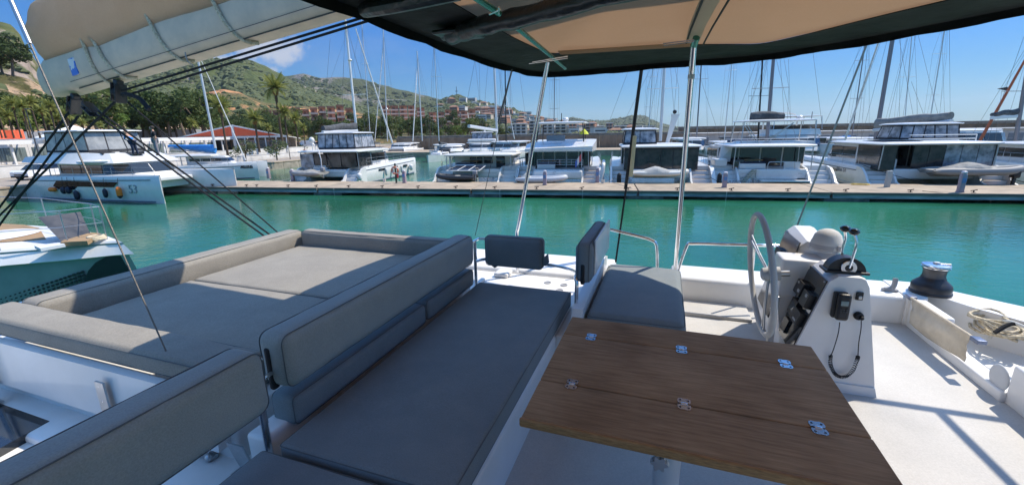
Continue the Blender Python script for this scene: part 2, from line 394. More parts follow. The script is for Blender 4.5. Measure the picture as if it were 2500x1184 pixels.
# cleats
cl0 = None; n_ = 0
for (x, y) in ((570, 443), (627, 447), (690, 441), (753, 443), (820, 443), (892, 444), (967, 445), (1048, 446), (1134, 447), (1223, 448), (1318, 450), (1423, 451), (1531, 453), (1649, 456), (1775, 456), (1911, 458), (2056, 461), (2215, 463), (2384, 467)):
    p = px(x, y + 5, 2, .61)
    if cl0 is None:
        cl0 = thing('mooring_cleat', 'small rusty mooring cleat on the front edge of the pontoon', 'cleat', (p.x, .35, .61), 0, 'mooring cleats along the pontoon')
        base = (p.x, .35, .61); mb = MB(); mb.rbox(p.x - .10, p.x + .10, .27, .43, .61, .635, .01, 1); mb.tube([(p.x, .35, .62), (p.x, .35, .75)], .035, 8); mb.tube(smooth_path([(p.x - .17, .35, .74), (p.x, .35, .765), (p.x + .17, .35, .80)], 3), .032, 8)
        part('cleat_horn', mb, pm('rusty_iron', (.09, .04, .03), .7, col2=(.04, .025, .02), nscale=30), cl0)
    else: copy_tree(cl0, loc=(p.x, .35, .61))
# pedestals (purple-grey with blue band)
PEDM = pm('mauve_pedestal', (.36, .28, .33), .5, col2=(.30, .24, .28), nscale=6)
def pedestal(x, y, h, lab, yy=None):
    p = px(x, y, 2, .61); t = thing('power_pedestal', lab, 'power pedestal', p, 0, 'power pedestals on the pontoon')
    w_ = .14
    mb = MB(); mb.rbox(p.x - w_, p.x + w_, p.y - w_, p.y + w_, .61, .61 + h * .86, .03, 2); mb.rbox(p.x - w_ * 1.25, p.x + w_ * 1.25, p.y - w_, p.y + w_, .61, .68, .02, 2); part('pedestal_body', mb, PEDM, t)
    mb = MB(); mb.rbox(p.x - w_ * .95, p.x + w_ * .95, p.y - w_ * .95, p.y + w_ * .95, .61 + h * .86, .61 + h, .09, 3); part('pedestal_cap', mb, pm('pale_cap', (.62, .57, .60), .4), t)
    mb = MB(); mb.rbox(p.x - w_ * .8, p.x + w_ * .8, p.y - w_ - .015, p.y - w_ + .01, .61 + h * .45, .61 + h * .68, .01, 1); part('socket_panel', mb, pm('blue_socket_panel', (.12, .22, .42), .4), t)
pedestal(657, 436, 1.15, 'slightly leaning pale pedestal at the left end of the pontoon'); pedestal(716, 442, 1.15, 'mauve pedestal left of the covered grey dinghy')
pedestal(988, 447, 1.15, 'mauve pedestal right of the orange life ring'); pedestal(1330, 452, 1.2, 'mauve pedestal in front of the white dinghy'); pedestal(1458, 446, 1.3, 'pinkish pedestal beside the white fenders')
pedestal(1768, 458, 1.15, 'mauve pedestal with blue sockets between two sterns'); pedestal(2343, 470, 1.35, 'tall tapering pedestal under the big tarpaulin covered dinghy')
p = px(2165, 457, 2, .61); mb = MB(); mb.rbox(p.x - .16, p.x + .16, p.y - .1, p.y + .1, .6, 1.75, .03, 2); solo('grey_cabinet', mb, pm('dock_cabinet', (.42, .41, .38), .7), 'plain grey cabinet post at the pontoon edge by the numbered hull', 'cabinet')
# life ring on post
def lifering(x, y, z, lab, rad=.37, face=1, post=None):
    t = thing('life_ring', lab, 'life ring', (x, y, z - rad), 0, 'orange life rings')
    mb = MB(); mb.tube([(x + rad * .78 * math.cos(a), y, z + rad * .78 * math.sin(a)) for a in [i * math.pi / 12 for i in range(24)]], rad * .24, 8, closed=True)
    part('ring', mb, pm('faded_orange_ring', (.72, .20, .10), .6, col2=(.6, .28, .2), nscale=4), t)
    mb = MB()
    for k in range(4):
        a = math.pi / 4 + k * math.pi / 2; c_, s_ = math.cos(a), math.sin(a)
        pts = [(x + (rad * .78) * c_ * 1 + d * -s_ * .0, y, z + rad * .78 * s_) for d in (0,)]
        mb.tube([(x + rad * .78 * math.cos(a + e), y, z + rad * .78 * math.sin(a + e)) for e in (-.13, 0, .13)], rad * .255, 8)
    part('reflective_band', mb, pm('white_band', (.75, .74, .72), .5), t, kind='stuff')
    return t
p = px(968, 447, 2, .61)
t = lifering(p.x, p.y - .12, 1.75, 'orange life ring on a dark post at the pontoon, left half'); mb = MB(); mb.box(p.x - .06, p.x + .06, p.y - .06, p.y + .06, .6, 2.35); part('ring_post', mb, pm('dark_green_post', (.03, .045, .035), .6), t)
mb = MB(); mb.rbox(p.x + .1, p.x + .24, p.y - .06, p.y + .06, 1.05, 1.5, .05, 3); part('line_tube', mb, pm('red_tube', (.55, .05, .05), .5), t)
# yellow hose on the dock
p = px(2100, 452, 2, .61); hp = []
for i in range(60): a = i * .5; hp.append((p.x + (.5 + .15 * math.sin(i * .7)) * math.cos(a), p.y + .25 * math.sin(a), .64 + .001 * i))
solo('yellow_hose', MB().tube(hp, .018, 5), pm('yellow_hose', (.7, .5, .12), .6), 'coiled yellow hose lying on the pontoon beside the white swim steps', 'hose')
def mooring(p, q, lab, sag=.25, r=.018, mat=None, grp='mooring lines'): return solo('mooring_line', MB().tube(arc(p, q, sag, 14), r, 5), mat or ROPEB, lab, 'mooring line', grp, loc=tuple(p))
mooring((px(2215, 463, 2, .61).x, .3, .7), (46, -.3, .9), 'dark slack mooring line drooping along the pontoon beam at right', .5)
for x, lab in ((814, 'thin pale line hanging into the water below the grey dinghy'), (1220, 'thin pale line hanging off the pontoon below the black dinghy'), (1423, 'thin pale line hanging off the pontoon left of the dark enclosure'), (1776, 'thin pale line hanging off the pontoon by the blue socket pedestal')):
    p = px(x, 455, 1, -.06); solo('hanging_line', MB().tube([(p.x, .05, .62), (p.x, -.06, .55), (p.x - .02, -.06, -.3)], .014, 5), pm('pale_line', (.6, .6, .55), .8), lab, 'mooring line', 'lines hanging off the pontoon')

# ---- left quay with road, walls
QX = -42.6
mb = MB(); mb.prism([(QX, -60), (QX, 57), (QX - 30, 57), (-400, 57), (-400, -60)], -3, 1.1); solo('left_quay', mb, ASPH, kind='structure', loc=(QX, 0, 0), smooth=False)
for i in range(30):
    y0 = -52 + i * 3.6
    mb = MB(); mb.rbox(QX - .02, QX + .28, y0 + .02, y0 + 3.58, -2, .98, .03, 1)
    if i == 0: qw = thing('quay_wall', 'stained stone block wall of the left quay at the waterline', 'quay wall', (QX, 0, 0))
    part('wall_block', mb, CONCD, qw)
    part('coping_stone', MB().rbox(QX - .9, QX + .34, y0 + .02, y0 + 3.58, .99, 1.16, .03, 1), CONC, qw)
def lowwall(x0, y0, x1, y1, z0, z1, lab, th=.35, mat=None, grp='low white walls on the left quay'):
    d = Vector((x1 - x0, y1 - y0)); L = d.length; M = Matrix.Translation((x0, y0, 0)) @ Matrix.Rotation(math.atan2(d.y, d.x), 4, 'Z')
    mb = MB(); mb.rbox(0, L, -th / 2, th / 2, z0, z1, .04, 2, M=M); mb.rbox(-.02, L + .02, -th / 2 - .05, th / 2 + .05, z1, z1 + .07, .02, 1, M=M)
    return solo('low_wall', mb, mat or CONCW, lab, 'wall', grp, loc=(x0, y0, z0))
# walls: front one along the road, back one along the terrace
lowwall(-55.5, -8, -55.5, 10, 1.1, 2.35, 'white low wall behind the parked white car'); lowwall(-50.2, 12, -50.2, 56, 1.1, 1.95, 'long white parapet along the quay road right of the blue sail cover')
lowwall(-55.5, 10.5, -55.5, 56, 1.1, 2.75, 'second white terrace wall right below the restaurant'); lowwall(-58, -40, -58, -9, 1.1, 2.2, 'pale wall at the far left edge of the quay')
mb = MB(); mb.prism([(-55.7, -60), (-55.7, 57), (-400, 57), (-400, -60)], 1.1, 1.9); solo('terrace', mb, ASPH, kind='structure', loc=(-60, 0, 1.1), smooth=False)
# lamp post with life ring on left quay
p = px(748, 400, 0, -44.0); t = lifering(-44.0, p.y, 2.35, 'small orange life ring on a post on the far left quay', .36); part('ring_post', MB().box(-44.04, -43.96, p.y + .05, p.y + .13, 1.1, 2.6), MATS['dark_green_post'], t)
def lamp(x, yb, yt, X_, lab):
    p = px(x, yb, 0, X_); q = px(x, yt, 0, X_); t = thing('lamp_post', lab, 'lamp post', (p.x, p.y, 1.1), 0, 'lamp posts on the left quay')
    part('post', MB().tube([(p.x, p.y, 1.1), (p.x, p.y, q.z)], [.07, .04], 8), pm('dark_lamp_metal', (.05, .055, .06), .5), t); part('lamp_head', MB().rbox(p.x - .1, p.x + .5, p.y - .1, p.y + .1, q.z, q.z + .1, .04, 2), MATS['dark_lamp_metal'], t)
lamp(710, 398, 352, -46, 'dark lamp post right of the red roofed restaurant'); lamp(107, 420, 270, -50, 'lamp post behind the left end of the numbered catamaran')

# ---- back quay, breakwater wall, long low building
mb = MB(); mb.prism([(-42.5, 57), (8, 60), (200, 66), (420, 70), (420, 140), (-400, 140), (-400, 57)], -3, 1.05); solo('back_quay', mb, CONC, kind='structure', loc=(0, 60, 0), smooth=False)
bw = thing('breakwater_wall', 'long brown breakwater wall behind the boats', 'wall', (0, 74, 1.05))
xw = -46
while xw < 26:
    part('wall_panel', MB().rbox(xw + .02, xw + 3.98, 73.5, 74.5, 1.05, 3.9, .03, 1), TANW, bw); part('wall_cap', MB().rbox(xw + .02, xw + 3.98, 74.2, 76.5, 3.9, 4.45, .03, 1), CONCD, bw); xw += 4
bb = thing('breakwater_parapet', 'dark concrete parapet of the breakwater above the long white building', 'wall', (110, 90, 1.05))
xw = 26
while xw < 330:
    zt = 5.55 if xw < 120 else 5.9
    part('parapet_block', MB().rbox(xw + .02, xw + 7.98, 88, 90, 1.05, zt - .75, .03, 1), TANW, bb); part('parapet_cap', MB().rbox(xw + .02, xw + 7.98, 87.7, 91, zt - .75, zt, .05, 1), pm('dark_parapet', (.13, .115, .10), .9, col2=(.2, .18, .15), nscale=1.3), bb); xw += 8
lb = thing('harbour_building', 'long low white harbour building with grey doors', 'building', (60, 78, 1.05))
xw = 27; HB = pm('plaster_pale', (.52, .49, .45), .85, col2=(.43, .41, .38), nscale=1.2, ndetail=8)
k = 0
while xw < 150:
    part('wall', MB().box(xw, xw + 4.97, 77, 86, 1.05, 3.75), HB, lb)
    part('roof_edge', MB().rbox(xw, xw + 4.98, 76.7, 86.3, 3.76, 4.0, .03, 1), CONCW, lb)
    d_ = part('door', MB().rbox(xw + 1.2, xw + 3.8, 76.93, 77.1, 1.05, 3.0, .03, 1), pm('grey_door', (.2, .21, .22), .6), lb)
    part('door_frame', MB().rbox(xw + 1.1, xw + 3.9, 76.96, 77.05, 3.02, 3.12, .02, 1), CONCW, d_)
    xw += 5; k += 1
# short palings / fenders on the back quay edge
# ================================================================== CARS
def car(lab, X_, Y_, rz, body, z=1.1, grp='cars parked on the quay', van=False, name='parked_car'):
    t = thing(name, lab, 'van' if van else 'car', (X_, Y_, z), rz, grp); old = FR[0]; use(old @ Matrix.Translation((X_, Y_, z)) @ Matrix.Rotation(rz, 4, 'Z'))
    W_, L_ = .88, 2.1
    hz = 1.9 if van else 1.5
    prof = [(-L_, .35), (-L_, .8), (-L_ + .25, .98), (L_ - .1, .95), (L_, .75), (L_, .35)]
    if van: cab = [(-L_ + .5, .98), (-L_ + 1.1, 1.85), (L_ - .1, 1.9), (L_, .98)]
    else: cab = [(-L_ + .95, .98), (-L_ + 1.55, 1.46), (L_ - .75, 1.48), (L_ - .1, 1.0)]
    def ring(poly, w_, tuck):
        return [[(x * 1.0, y, zz) for y, zz in poly] for x in (-w_, w_)]
    mb = MB(); mb.loft([[(x, y, zz) for y, zz in prof] for x in (-W_, -W_ * .9, W_ * .9, W_)]); part('body', mb, body, t)
    mb = MB(); mb.loft([[(x * (1 if zz < 1.2 else .85), y, zz) for y, zz in cab] for x in (-W_ * .93, W_ * .93)]); part('cabin', mb, body if van else DKGLASS, t)
    mb = MB(); mb.rbox(-W_ * .72, W_ * .72, -L_ + 1.6, L_ - .8, hz - .05, hz + .0, .03, 1); part('roof', mb, body, t)
    mb = MB(); mb.add([(-W_ * .75, -L_ + .97 if not van else -L_ + .55, 1.0), (W_ * .75, -L_ + .97 if not van else -L_ + .55, 1.0), (W_ * .66, -L_ + 1.5 if not van else -L_ + .98, 1.43 if not van else 1.7), (-W_ * .66, -L_ + 1.5 if not van else -L_ + .98, 1.43 if not van else 1.7)], [(0, 1, 2, 3)]); 
    for v in list(mb.v): v.y -= .02
    mb.box(-.5, .5, -L_ - .02, -L_ + .02, .5, .62); part('windscreen', mb, DKGLASS, t, kind='stuff')
    for s in (-1, 1):
        for y in (-L_ + .75, L_ - .75):
            wmb = MB().lathe([(.0, -.1), (.33, -.1), (.34, 0), (.33, .1), (0, .1)], (s * (W_ - .06), y, .33), 14, ax=0); wh_ = part('wheel', wmb, BLACKR, t); part('rim', MB().lathe([(.0, 0), (.2, .0), (.2, .02), (0, .02)], (s * (W_ + .045), y, .33), 10, ax=0), STEEL, wh_)
        part('headlight', MB().rbox(s * .62 - .16, s * .62 + .16, -L_ - .03, -L_ + .05, .66, .82, .03, 2), pm('headlight_glass', (.75, .76, .78), .15), t)
    part('bumper', MB().rbox(-W_ * .95, W_ * .95, -L_ - .06, -L_ + .1, .28, .46, .04, 2), BLACKP, t)
    use(old); return t
WHITEP = pm('white_car_paint', (.78, .78, .78), .25, coat=.6); BLUEP = pm('blue_car_paint', (.05, .16, .32), .25, coat=.6); SILV = pm('silver_car_paint', (.4, .42, .44), .3, .3, coat=.6)
p = px(57, 440, 2, 1.1); car('white car parked facing us on the left quay', p.x, p.y + 1.6, R(12), WHITEP)
for i, (x, b_, r_, v, lab) in enumerate(((702, SILV, 1.2, False, 'silver car parked behind the restaurant right corner'), (727, BLUEP, 1.4, False, 'blue car parked beside the white van'), (756, WHITEP, 1.5, True, 'white van parked under the trees on the left'), (785, SILV, 1.3, False, 'grey car right of the white van'))):
    p = px(x, 352, 1, 66); car(lab, p.x, 66, r_, b_, 2.0, 'cars parked under the trees', v, 'delivery_van' if v else 'parked_car')
# ================================================================== LAND: hills, town, trees (world frame)
use(ID)
def slope(px_, py_):
    r = ray(px_, py_); return math.atan2(r.x, r.y), r.z / math.hypot(r.x, r.y)
def hillmat(name, g1, g2, rock, rk=.5, sc1=.02, clump=.12, terr=0):
    mt = bpy.data.materials.new(name); mt.use_nodes = True; t = mt.node_tree; b = t.nodes['Principled BSDF']; b.inputs['Roughness'].default_value = .95; b.inputs['Specular IOR Level'].default_value = .15
    c = t.nodes.new('ShaderNodeTexCoord'); L = t.links.new
    v = t.nodes.new('ShaderNodeTexVoronoi'); v.inputs['Scale'].default_value = clump; L(c.outputs['Object'], v.inputs['Vector'])
    mr = t.nodes.new('ShaderNodeMapRange'); mr.inputs['From Max'].default_value = .75; L(v.outputs['Distance'], mr.inputs['Value'])
    n0 = t.nodes.new('ShaderNodeTexNoise'); n0.inputs['Scale'].default_value = sc1 * 2.5; n0.inputs['Detail'].default_value = 6; L(c.outputs['Object'], n0.inputs['Vector'])
    gm = t.nodes.new('ShaderNodeMix'); gm.data_type = 'RGBA'; gm.inputs['A'].default_value = (*[q * f_ for q, f_ in zip(g1, (1.25, 1.1, 1.1))], 1); gm.inputs['B'].default_value = (*[q * f_ for q, f_ in zip(g2, (1.25, 1.08, 1.05))], 1)
    ad = t.nodes.new('ShaderNodeMath'); ad.operation = 'MULTIPLY_ADD'; ad.inputs[1].default_value = .55; L(mr.outputs[0], ad.inputs[0]); L(n0.outputs['Fac'], ad.inputs[2]); sb = t.nodes.new('ShaderNodeMath'); sb.operation = 'SUBTRACT'; sb.inputs[1].default_value = .25; L(ad.outputs[0], sb.inputs[0]); L(sb.outputs[0], gm.inputs['Factor'])
    mp = t.nodes.new('ShaderNodeMapping'); mp.inputs['Scale'].default_value = (1, 1, .35); L(c.outputs['Object'], mp.inputs['Vector'])
    n = t.nodes.new('ShaderNodeTexNoise'); n.inputs['Scale'].default_value = sc1; n.inputs['Detail'].default_value = 11; n.inputs['Roughness'].default_value = .68; L(mp.outputs[0], n.inputs['Vector'])
    r = t.nodes.new('ShaderNodeMapRange'); r.inputs['From Min'].default_value = rk; r.inputs['From Max'].default_value = rk + .05; L(n.outputs['Fac'], r.inputs['Value'])
    rc = t.nodes.new('ShaderNodeMix'); rc.data_type = 'RGBA'; rc.inputs['A'].default_value = (*[q * .6 for q in rock], 1); rc.inputs['B'].default_value = (*[min(.75, q * 1.35) for q in rock], 1)
    n2 = t.nodes.new('ShaderNodeTexNoise'); n2.inputs['Scale'].default_value = sc1 * 7; n2.inputs['Detail'].default_value = 9; n2.inputs['Roughness'].default_value = .7; L(c.outputs['Object'], n2.inputs['Vector']); L(n2.outputs['Fac'], rc.inputs['Factor'])
    x = t.nodes.new('ShaderNodeMix'); x.data_type = 'RGBA'; L(r.outputs[0], x.inputs['Factor']); L(gm.outputs['Result'], x.inputs['A']); L(rc.outputs['Result'], x.inputs['B']); L(x.outputs['Result'], b.inputs['Base Color'])
    bp = t.nodes.new('ShaderNodeBump'); bp.inputs['Distance'].default_value = 2.5; bp.inputs['Strength'].default_value = .8; L(n2.outputs['Fac'], bp.inputs['Height'])
    bp2 = t.nodes.new('ShaderNodeBump'); bp2.inputs['Distance'].default_value = 3.5; bp2.inputs['Strength'].default_value = .7; bp2.invert = True; L(v.outputs['Distance'], bp2.inputs['Height']); L(bp.outputs['Normal'], bp2.inputs['Normal']); L(bp2.outputs['Normal'], b.inputs['Normal'])
    return mt
HILLS = {}
def hill(name, sky_, D, d0, mat, p=1.25, rough=.07, base=1.0, seed=0, back=1.5, nr=46, terr=0):
    pts = sorted(slope(*q) for q in sky_)
    def ridge(a):
        if a <= pts[0][0]: return pts[0][1]
        for (a0, s0), (a1, s1) in zip(pts, pts[1:]):
            if a <= a1: f = (a - a0) / (a1 - a0); f = f * f * (3 - 2 * f) * .5 + f * .5; return s0 + (s1 - s0) * f
        return pts[-1][1]
    def zf(a, d):
        zr = max(H + ridge(a) * D, base + .1); s = (d - d0) / (D - d0); s = max(0, s)
        x, y = d * math.sin(a), d * math.cos(a)
        if s <= 1:
            z = base + (zr - base) * (s ** p)
            amp = (zr - base) * rough * 4 * s * max(0, (1 - s)) ** .7
            nn = noise.fractal(Vector((x, y, seed * 50)) / (D * .16), 1, 2.1, 5) + .5 * (1 - abs(noise.noise(Vector((x, y, seed * 9 + 7)) / (D * .07))) * 2) - .5
            z += amp * nn + (zr - base) * .022 * noise.noise(Vector((x, y, 3)) / (D * .015)) * min(1, s * 3)
            if terr and .12 < s < .62: z = z * .35 + .65 * (math.floor(z / terr) * terr + min(terr, (z % terr) * 3))
            z = min(z, H + (zr - H) * d / D) if s < 1 else z
        else:
            z = base + (zr - base) * max(0, 1 - (s - 1) * 1.2)
        return max(z, base - .5)
    a0, a1 = pts[0][0], pts[-1][0]; na = max(60, int((a1 - a0) / R(.13))); mb = MB(); N = nr
    for i in range(na + 1):
        a = a0 + (a1 - a0) * i / na
        for j in range(N + 1):
            f = j / N; d = d0 + (D - d0) * (f / .78) if f < .78 else D + (D * back - D) * ((f - .78) / .22)
            mb.v.append(Vector((d * math.sin(a), d * math.cos(a), zf(a, d))))
    for i in range(na):
        for j in range(N): k = i * (N + 1) + j; mb.f.append((k, k + 1, k + N + 2, k + N + 1))
    W = Matrix.Translation((0, 0, 0)); me = bpy.data.meshes.new(name); me.from_pydata(mb.v, [], mb.f); me.update(); me.polygons.foreach_set('use_smooth', [True] * len(me.polygons)); me.materials.append(mat)
    # make sure the normals look up
    if me.polygons[len(me.polygons) // 3].normal.z < 0: me.flip_normals()
    o = bpy.data.objects.new(name, me); link(o); o['kind'] = 'structure'; HILLS[name] = (zf, D, d0, a0, a1); return zf
G1, G2 = (.045, .072, .024), (.105, .128, .048)
hill('rocky_cliff_hill', [(-900, 40), (-300, 60), (-100, 50), (0, 54), (25, 58), (45, 75), (62, 112), (100, 160), (170, 195), (250, 222), (330, 240), (420, 262), (520, 285)], 420, 230, hillmat('hill_cliff', (.035, .055, .018), G2, (.34, .27, .22), .47, .02), 1.0, .12, seed=1, terr=0)
hill('sandstone_hill', [(-900, 150), (-200, 150), (0, 176), (20, 182), (70, 192), (110, 215), (170, 240), (250, 262), (330, 283), (420, 300), (520, 312)], 190, 120, hillmat('hill_sandstone', (.06, .075, .025), (.10, .10, .04), (.52, .36, .23), .42, .045, .3), 1.0, .10, seed=2)
hill('green_hill', [(120, 215), (200, 190), (300, 170), (400, 158), (500, 148), (560, 140), (610, 143), (640, 155), (680, 175), (715, 196), (760, 215), (820, 235), (900, 262), (980, 285), (1060, 305)], 900, 430, hillmat('hill_green', G1, (.065, .088, .03), (.25, .22, .18), .575, .008), 1.05, .12, seed=3)
hill('orange_rock_hill', [(300, 292), (380, 285), (440, 268), (478, 242), (510, 222), (545, 216), (580, 222), (612, 236), (650, 250), (700, 256), (760, 260), (850, 268), (930, 285), (1000, 300), (1060, 310)], 430, 220, hillmat('hill_orange', (.06, .08, .028), (.13, .115, .055), (.50, .25, .12), .52, .018, .2), 1.0, .10, seed=4, terr=5)
hill('far_green_hill', [(560, 230), (650, 200), (700, 183), (740, 177), (780, 188), (830, 186), (880, 190), (930, 205), (980, 218), (1040, 232), (1080, 245), (1130, 262), (1200, 285), (1300, 305)], 1600, 800, hillmat('hill_far', (.035, .052, .022), (.06, .078, .032), (.17, .155, .135), .53, .005), 1.05, .12, seed=5)
hill('town_hill', [(960, 290), (1020, 268), (1060, 252), (1095, 236), (1115, 229), (1150, 240), (1190, 250), (1240, 262), (1300, 282), (1340, 294), (1380, 301), (1440, 309), (1520, 317)], 1000, 420, hillmat('hill_town', (.032, .05, .018), (.07, .085, .032), (.30, .24, .18), .60, .012, .1), 1.0, .06, seed=6)
hill('distant_wooded_hills', [(1250, 300), (1340, 300), (1370, 296), (1400, 290), (1430, 296), (1480, 297), (1510, 291), (1545, 284), (1570, 285), (1595, 296), (1615, 304), (1650, 313), (1720, 318)], 2600, 1500, hillmat('hill_distant', (.035, .05, .028), (.055, .07, .035), (.2, .18, .15), .64, .004), 1.0, .08, seed=7)
hill('distant_coast', [(1560, 318), (1620, 314), (1700, 310), (1760, 311), (1830, 309), (1900, 310), (2000, 307), (2100, 304), (2300, 302), (2520, 300), (3200, 290)], 5200, 4300, hillmat('hill_coast', (.05, .06, .045), (.12, .12, .11), (.3, .28, .26), .56, .004), .7, .3, seed=8)
def dkp(X_, Y_): return DK @ Vector((X_, Y_, 0))
mb = MB(); P_ = [dkp(-700, 139), dkp(-100, 139), dkp(20, 139), dkp(60, 200), dkp(150, 500), dkp(700, 1600), dkp(1500, 3200), dkp(-700, 3200), dkp(-2500, 2000), dkp(-2500, 139)]
mb.prism([(v.x, v.y) for v in P_], -3, 1.0)
solo('coastal_plain', mb, pm('scrub_ground', (.10, .11, .05), .95, col2=(.20, .17, .11), nscale=.02, ndetail=9), kind='structure', loc=(0, 0, 0), smooth=False)
P_ = [dkp(-399.5, -100), dkp(-399.5, 139.5), dkp(-2500, 139.5), dkp(-2500, -100)]
mb = MB(); mb.prism([(v.x, v.y) for v in P_], -3, 1.02); solo('left_hinterland', mb, MATS['scrub_ground'], kind='structure', loc=(0, 0, 0), smooth=False)
# ---- tree clumps on the hills (too many to count)
def leafmat(name, c1, c2, tr=.25):
    mt = bpy.data.materials.new(name); mt.use_nodes = True; t = mt.node_tree; b = t.nodes['Principled BSDF']; b.inputs['Roughness'].default_value = .7; b.inputs['Specular IOR Level'].default_value = .25
    c = t.nodes.new('ShaderNodeTexCoord'); n = t.nodes.new('ShaderNodeTexNoise'); n.inputs['Scale'].default_value = 1.1; n.inputs['Detail'].default_value = 4; t.links.new(c.outputs['Object'], n.inputs['Vector'])
    oi = t.nodes.new('ShaderNodeObjectInfo'); ad = t.nodes.new('ShaderNodeMath'); ad.operation = 'MULTIPLY_ADD'; ad.inputs[1].default_value = .35; t.links.new(oi.outputs['Random'], ad.inputs[0]); t.links.new(n.outputs['Fac'], ad.inputs[2])
    r = t.nodes.new('ShaderNodeMapRange'); r.inputs['From Min'].default_value = .38; r.inputs['From Max'].default_value = .85; t.links.new(ad.outputs[0], r.inputs['Value'])
    x = t.nodes.new('ShaderNodeMix'); x.data_type = 'RGBA'; x.inputs['A'].default_value = (*c1, 1); x.inputs['B'].default_value = (*c2, 1); t.links.new(r.outputs[0], x.inputs['Factor']); t.links.new(x.outputs['Result'], b.inputs['Base Color'])
    tl = t.nodes.new('ShaderNodeBsdfTranslucent'); t.links.new(x.outputs['Result'], tl.inputs['Color']); ms = t.nodes.new('ShaderNodeMixShader'); ms.inputs[0].default_value = tr
    t.links.new(b.outputs[0], ms.inputs[1]); t.links.new(tl.outputs[0], ms.inputs[2]); t.links.new(ms.outputs[0], t.nodes['Material Output'].inputs['Surface']); MATS[name] = mt; return mt
LEAFP = leafmat('pine_needles', (.045, .078, .022), (.115, .15, .045)); LEAFD = leafmat('dark_leaves', (.035, .060, .02), (.085, .12, .038)); LEAFB = leafmat('bright_leaves', (.08, .15, .03), (.18, .24, .05)); LEAFH = leafmat('hill_foliage', (.042, .060, .024), (.10, .118, .045), .12)
ICO = None
def blob(mb, c, r, rnd):
    n = len(mb.v); k = 6
    ring = lambda z, q: [c + Vector((math.cos(i * 2 * math.pi / k + z) * q * r * rnd.uniform(.7, 1.25), math.sin(i * 2 * math.pi / k + z) * q * r * rnd.uniform(.7, 1.25), z * r * rnd.uniform(.8, 1.2))) for i in range(k)]
    mb.v += ring(0, 1) + ring(.55, .8) + [c + Vector((0, 0, r))]
    for i in range(k): j = (i + 1) % k; mb.f += [(n + i, n + j, n + k + j, n + k + i), (n + k + i, n + k + j, n + 2 * k)]
def scatter(name, hn, count, r0, r1, seed, smin=.02, smax=.98, dens=None, mat=None, lab='mass of trees and scrub covering the hillside'):
    zf, D, d0, a0, a1 = HILLS[hn]; rnd = random.Random(seed); mb = MB(); k = 0
    while k < count:
        a = rnd.uniform(a0, a1); s = rnd.uniform(smin, smax); d = d0 + (D - d0) * s; x, y = d * math.sin(a), d * math.cos(a)
        if noise.fractal(Vector((x, y, seed)) / (D * .05), 1, 2, 4) < (dens if dens is not None else -.1): k += .3; continue
        r = rnd.uniform(r0, r1); blob(mb, Vector((x, y, zf(a, d) - r * .3)), r, rnd); k += 1
    o = solo(name, mb, mat or LEAFH, kind='stuff', loc=(0, 0, 0)); o['label'] = lab; return o
scatter('hill_scrub', 'green_hill', 5200, 3, 6.5, 11, .05, .97, -.22, lab='dark pine and scrub cover over the big green hill'); scatter('hill_scrub', 'far_green_hill', 2600, 5, 9, 12, .1, .95, -.05, lab='scrub cover on the farther green ridge')
scatter('hill_scrub', 'town_hill', 3800, 3, 6, 13, .02, .97, -.2, lab='pine woods between the houses of the town hill'); scatter('hill_scrub', 'distant_wooded_hills', 2200, 8, 16, 14, .3, 1.0, -.1, lab='woods on the distant low hills')
scatter('hill_scrub', 'orange_rock_hill', 1300, 1.2, 3, 15, .05, .9, .1, lab='scrub on the terraced slope with orange rock'); scatter('hill_scrub', 'sandstone_hill', 500, .8, 2.0, 16, .1, .9, .1, lab='bushes on the sandstone slope at far left')
scatter('hill_scrub', 'rocky_cliff_hill', 700, 1.6, 4, 17, .1, .99, .05, lab='scrub on the rocky cliff at far left'); scatter('hill_scrub', 'distant_coast', 900, 8, 14, 18, .3, 1, -.3, lab='trees along the distant coast')
# ---- houses
WALLS = [pm('house_white', (.62, .60, .56), .85), pm('house_cream', (.55, .48, .38), .85), pm('house_terracotta', (.42, .20, .12), .85), pm('house_grey', (.42, .40, .38), .85)]
ROOFT = pm('roof_tiles', (.30, .16, .10), .85, col2=(.22, .12, .08), nscale=.6); WIND = pm('far_window', (.04, .05, .06), .3)
protos = []
for v in range(4):
    use(ID); t = thing('hillside_house', 'small house on the wooded town hill', 'house', (0, 0, -50), 0, 'houses scattered over the town hill'); use(Matrix.Translation((0, 0, -50)))
    w_, d_, h_ = [(7, 5, 7.5), (9, 5, 6), (6, 6, 9.5), (11, 5, 8)][v]
    part('wall', MB().box(-w_, w_, -d_, d_, -5, h_), WALLS[v], t, smooth=False)
    if v in (1, 2): part('roof', MB().loft([[(-w_ - .6, -d_ - .6, h_ + .02), (w_ + .6, -d_ - .6, h_ + .02), (w_ + .6, d_ + .6, h_ + .02), (-w_ - .6, d_ + .6, h_ + .02)], [(-w_ * .5, -.1, h_ + 2.6), (w_ * .5, -.1, h_ + 2.6), (w_ * .5, .1, h_ + 2.6), (-w_ * .5, .1, h_ + 2.6)]]), ROOFT, t, smooth=False)
    else: part('roof', MB().box(-w_ - .2, w_ + .2, -d_ - .2, d_ + .2, h_ + .02, h_ + .5), WALLS[(v + 1) % 4], t, smooth=False)
    for fz in range(int(h_ // 3)):
        part('window_band', MB().box(-w_ * .8, w_ * .8, -d_ - .08, -d_ + .1, .8 + fz * 2.9, 2.3 + fz * 2.9), WIND, t, smooth=False)
    protos.append(t)
use(ID); rnd = random.Random(5); zf, D, d0, a0, a1 = HILLS['town_hill']; n_ = 0; pts_ = []
tries = 0
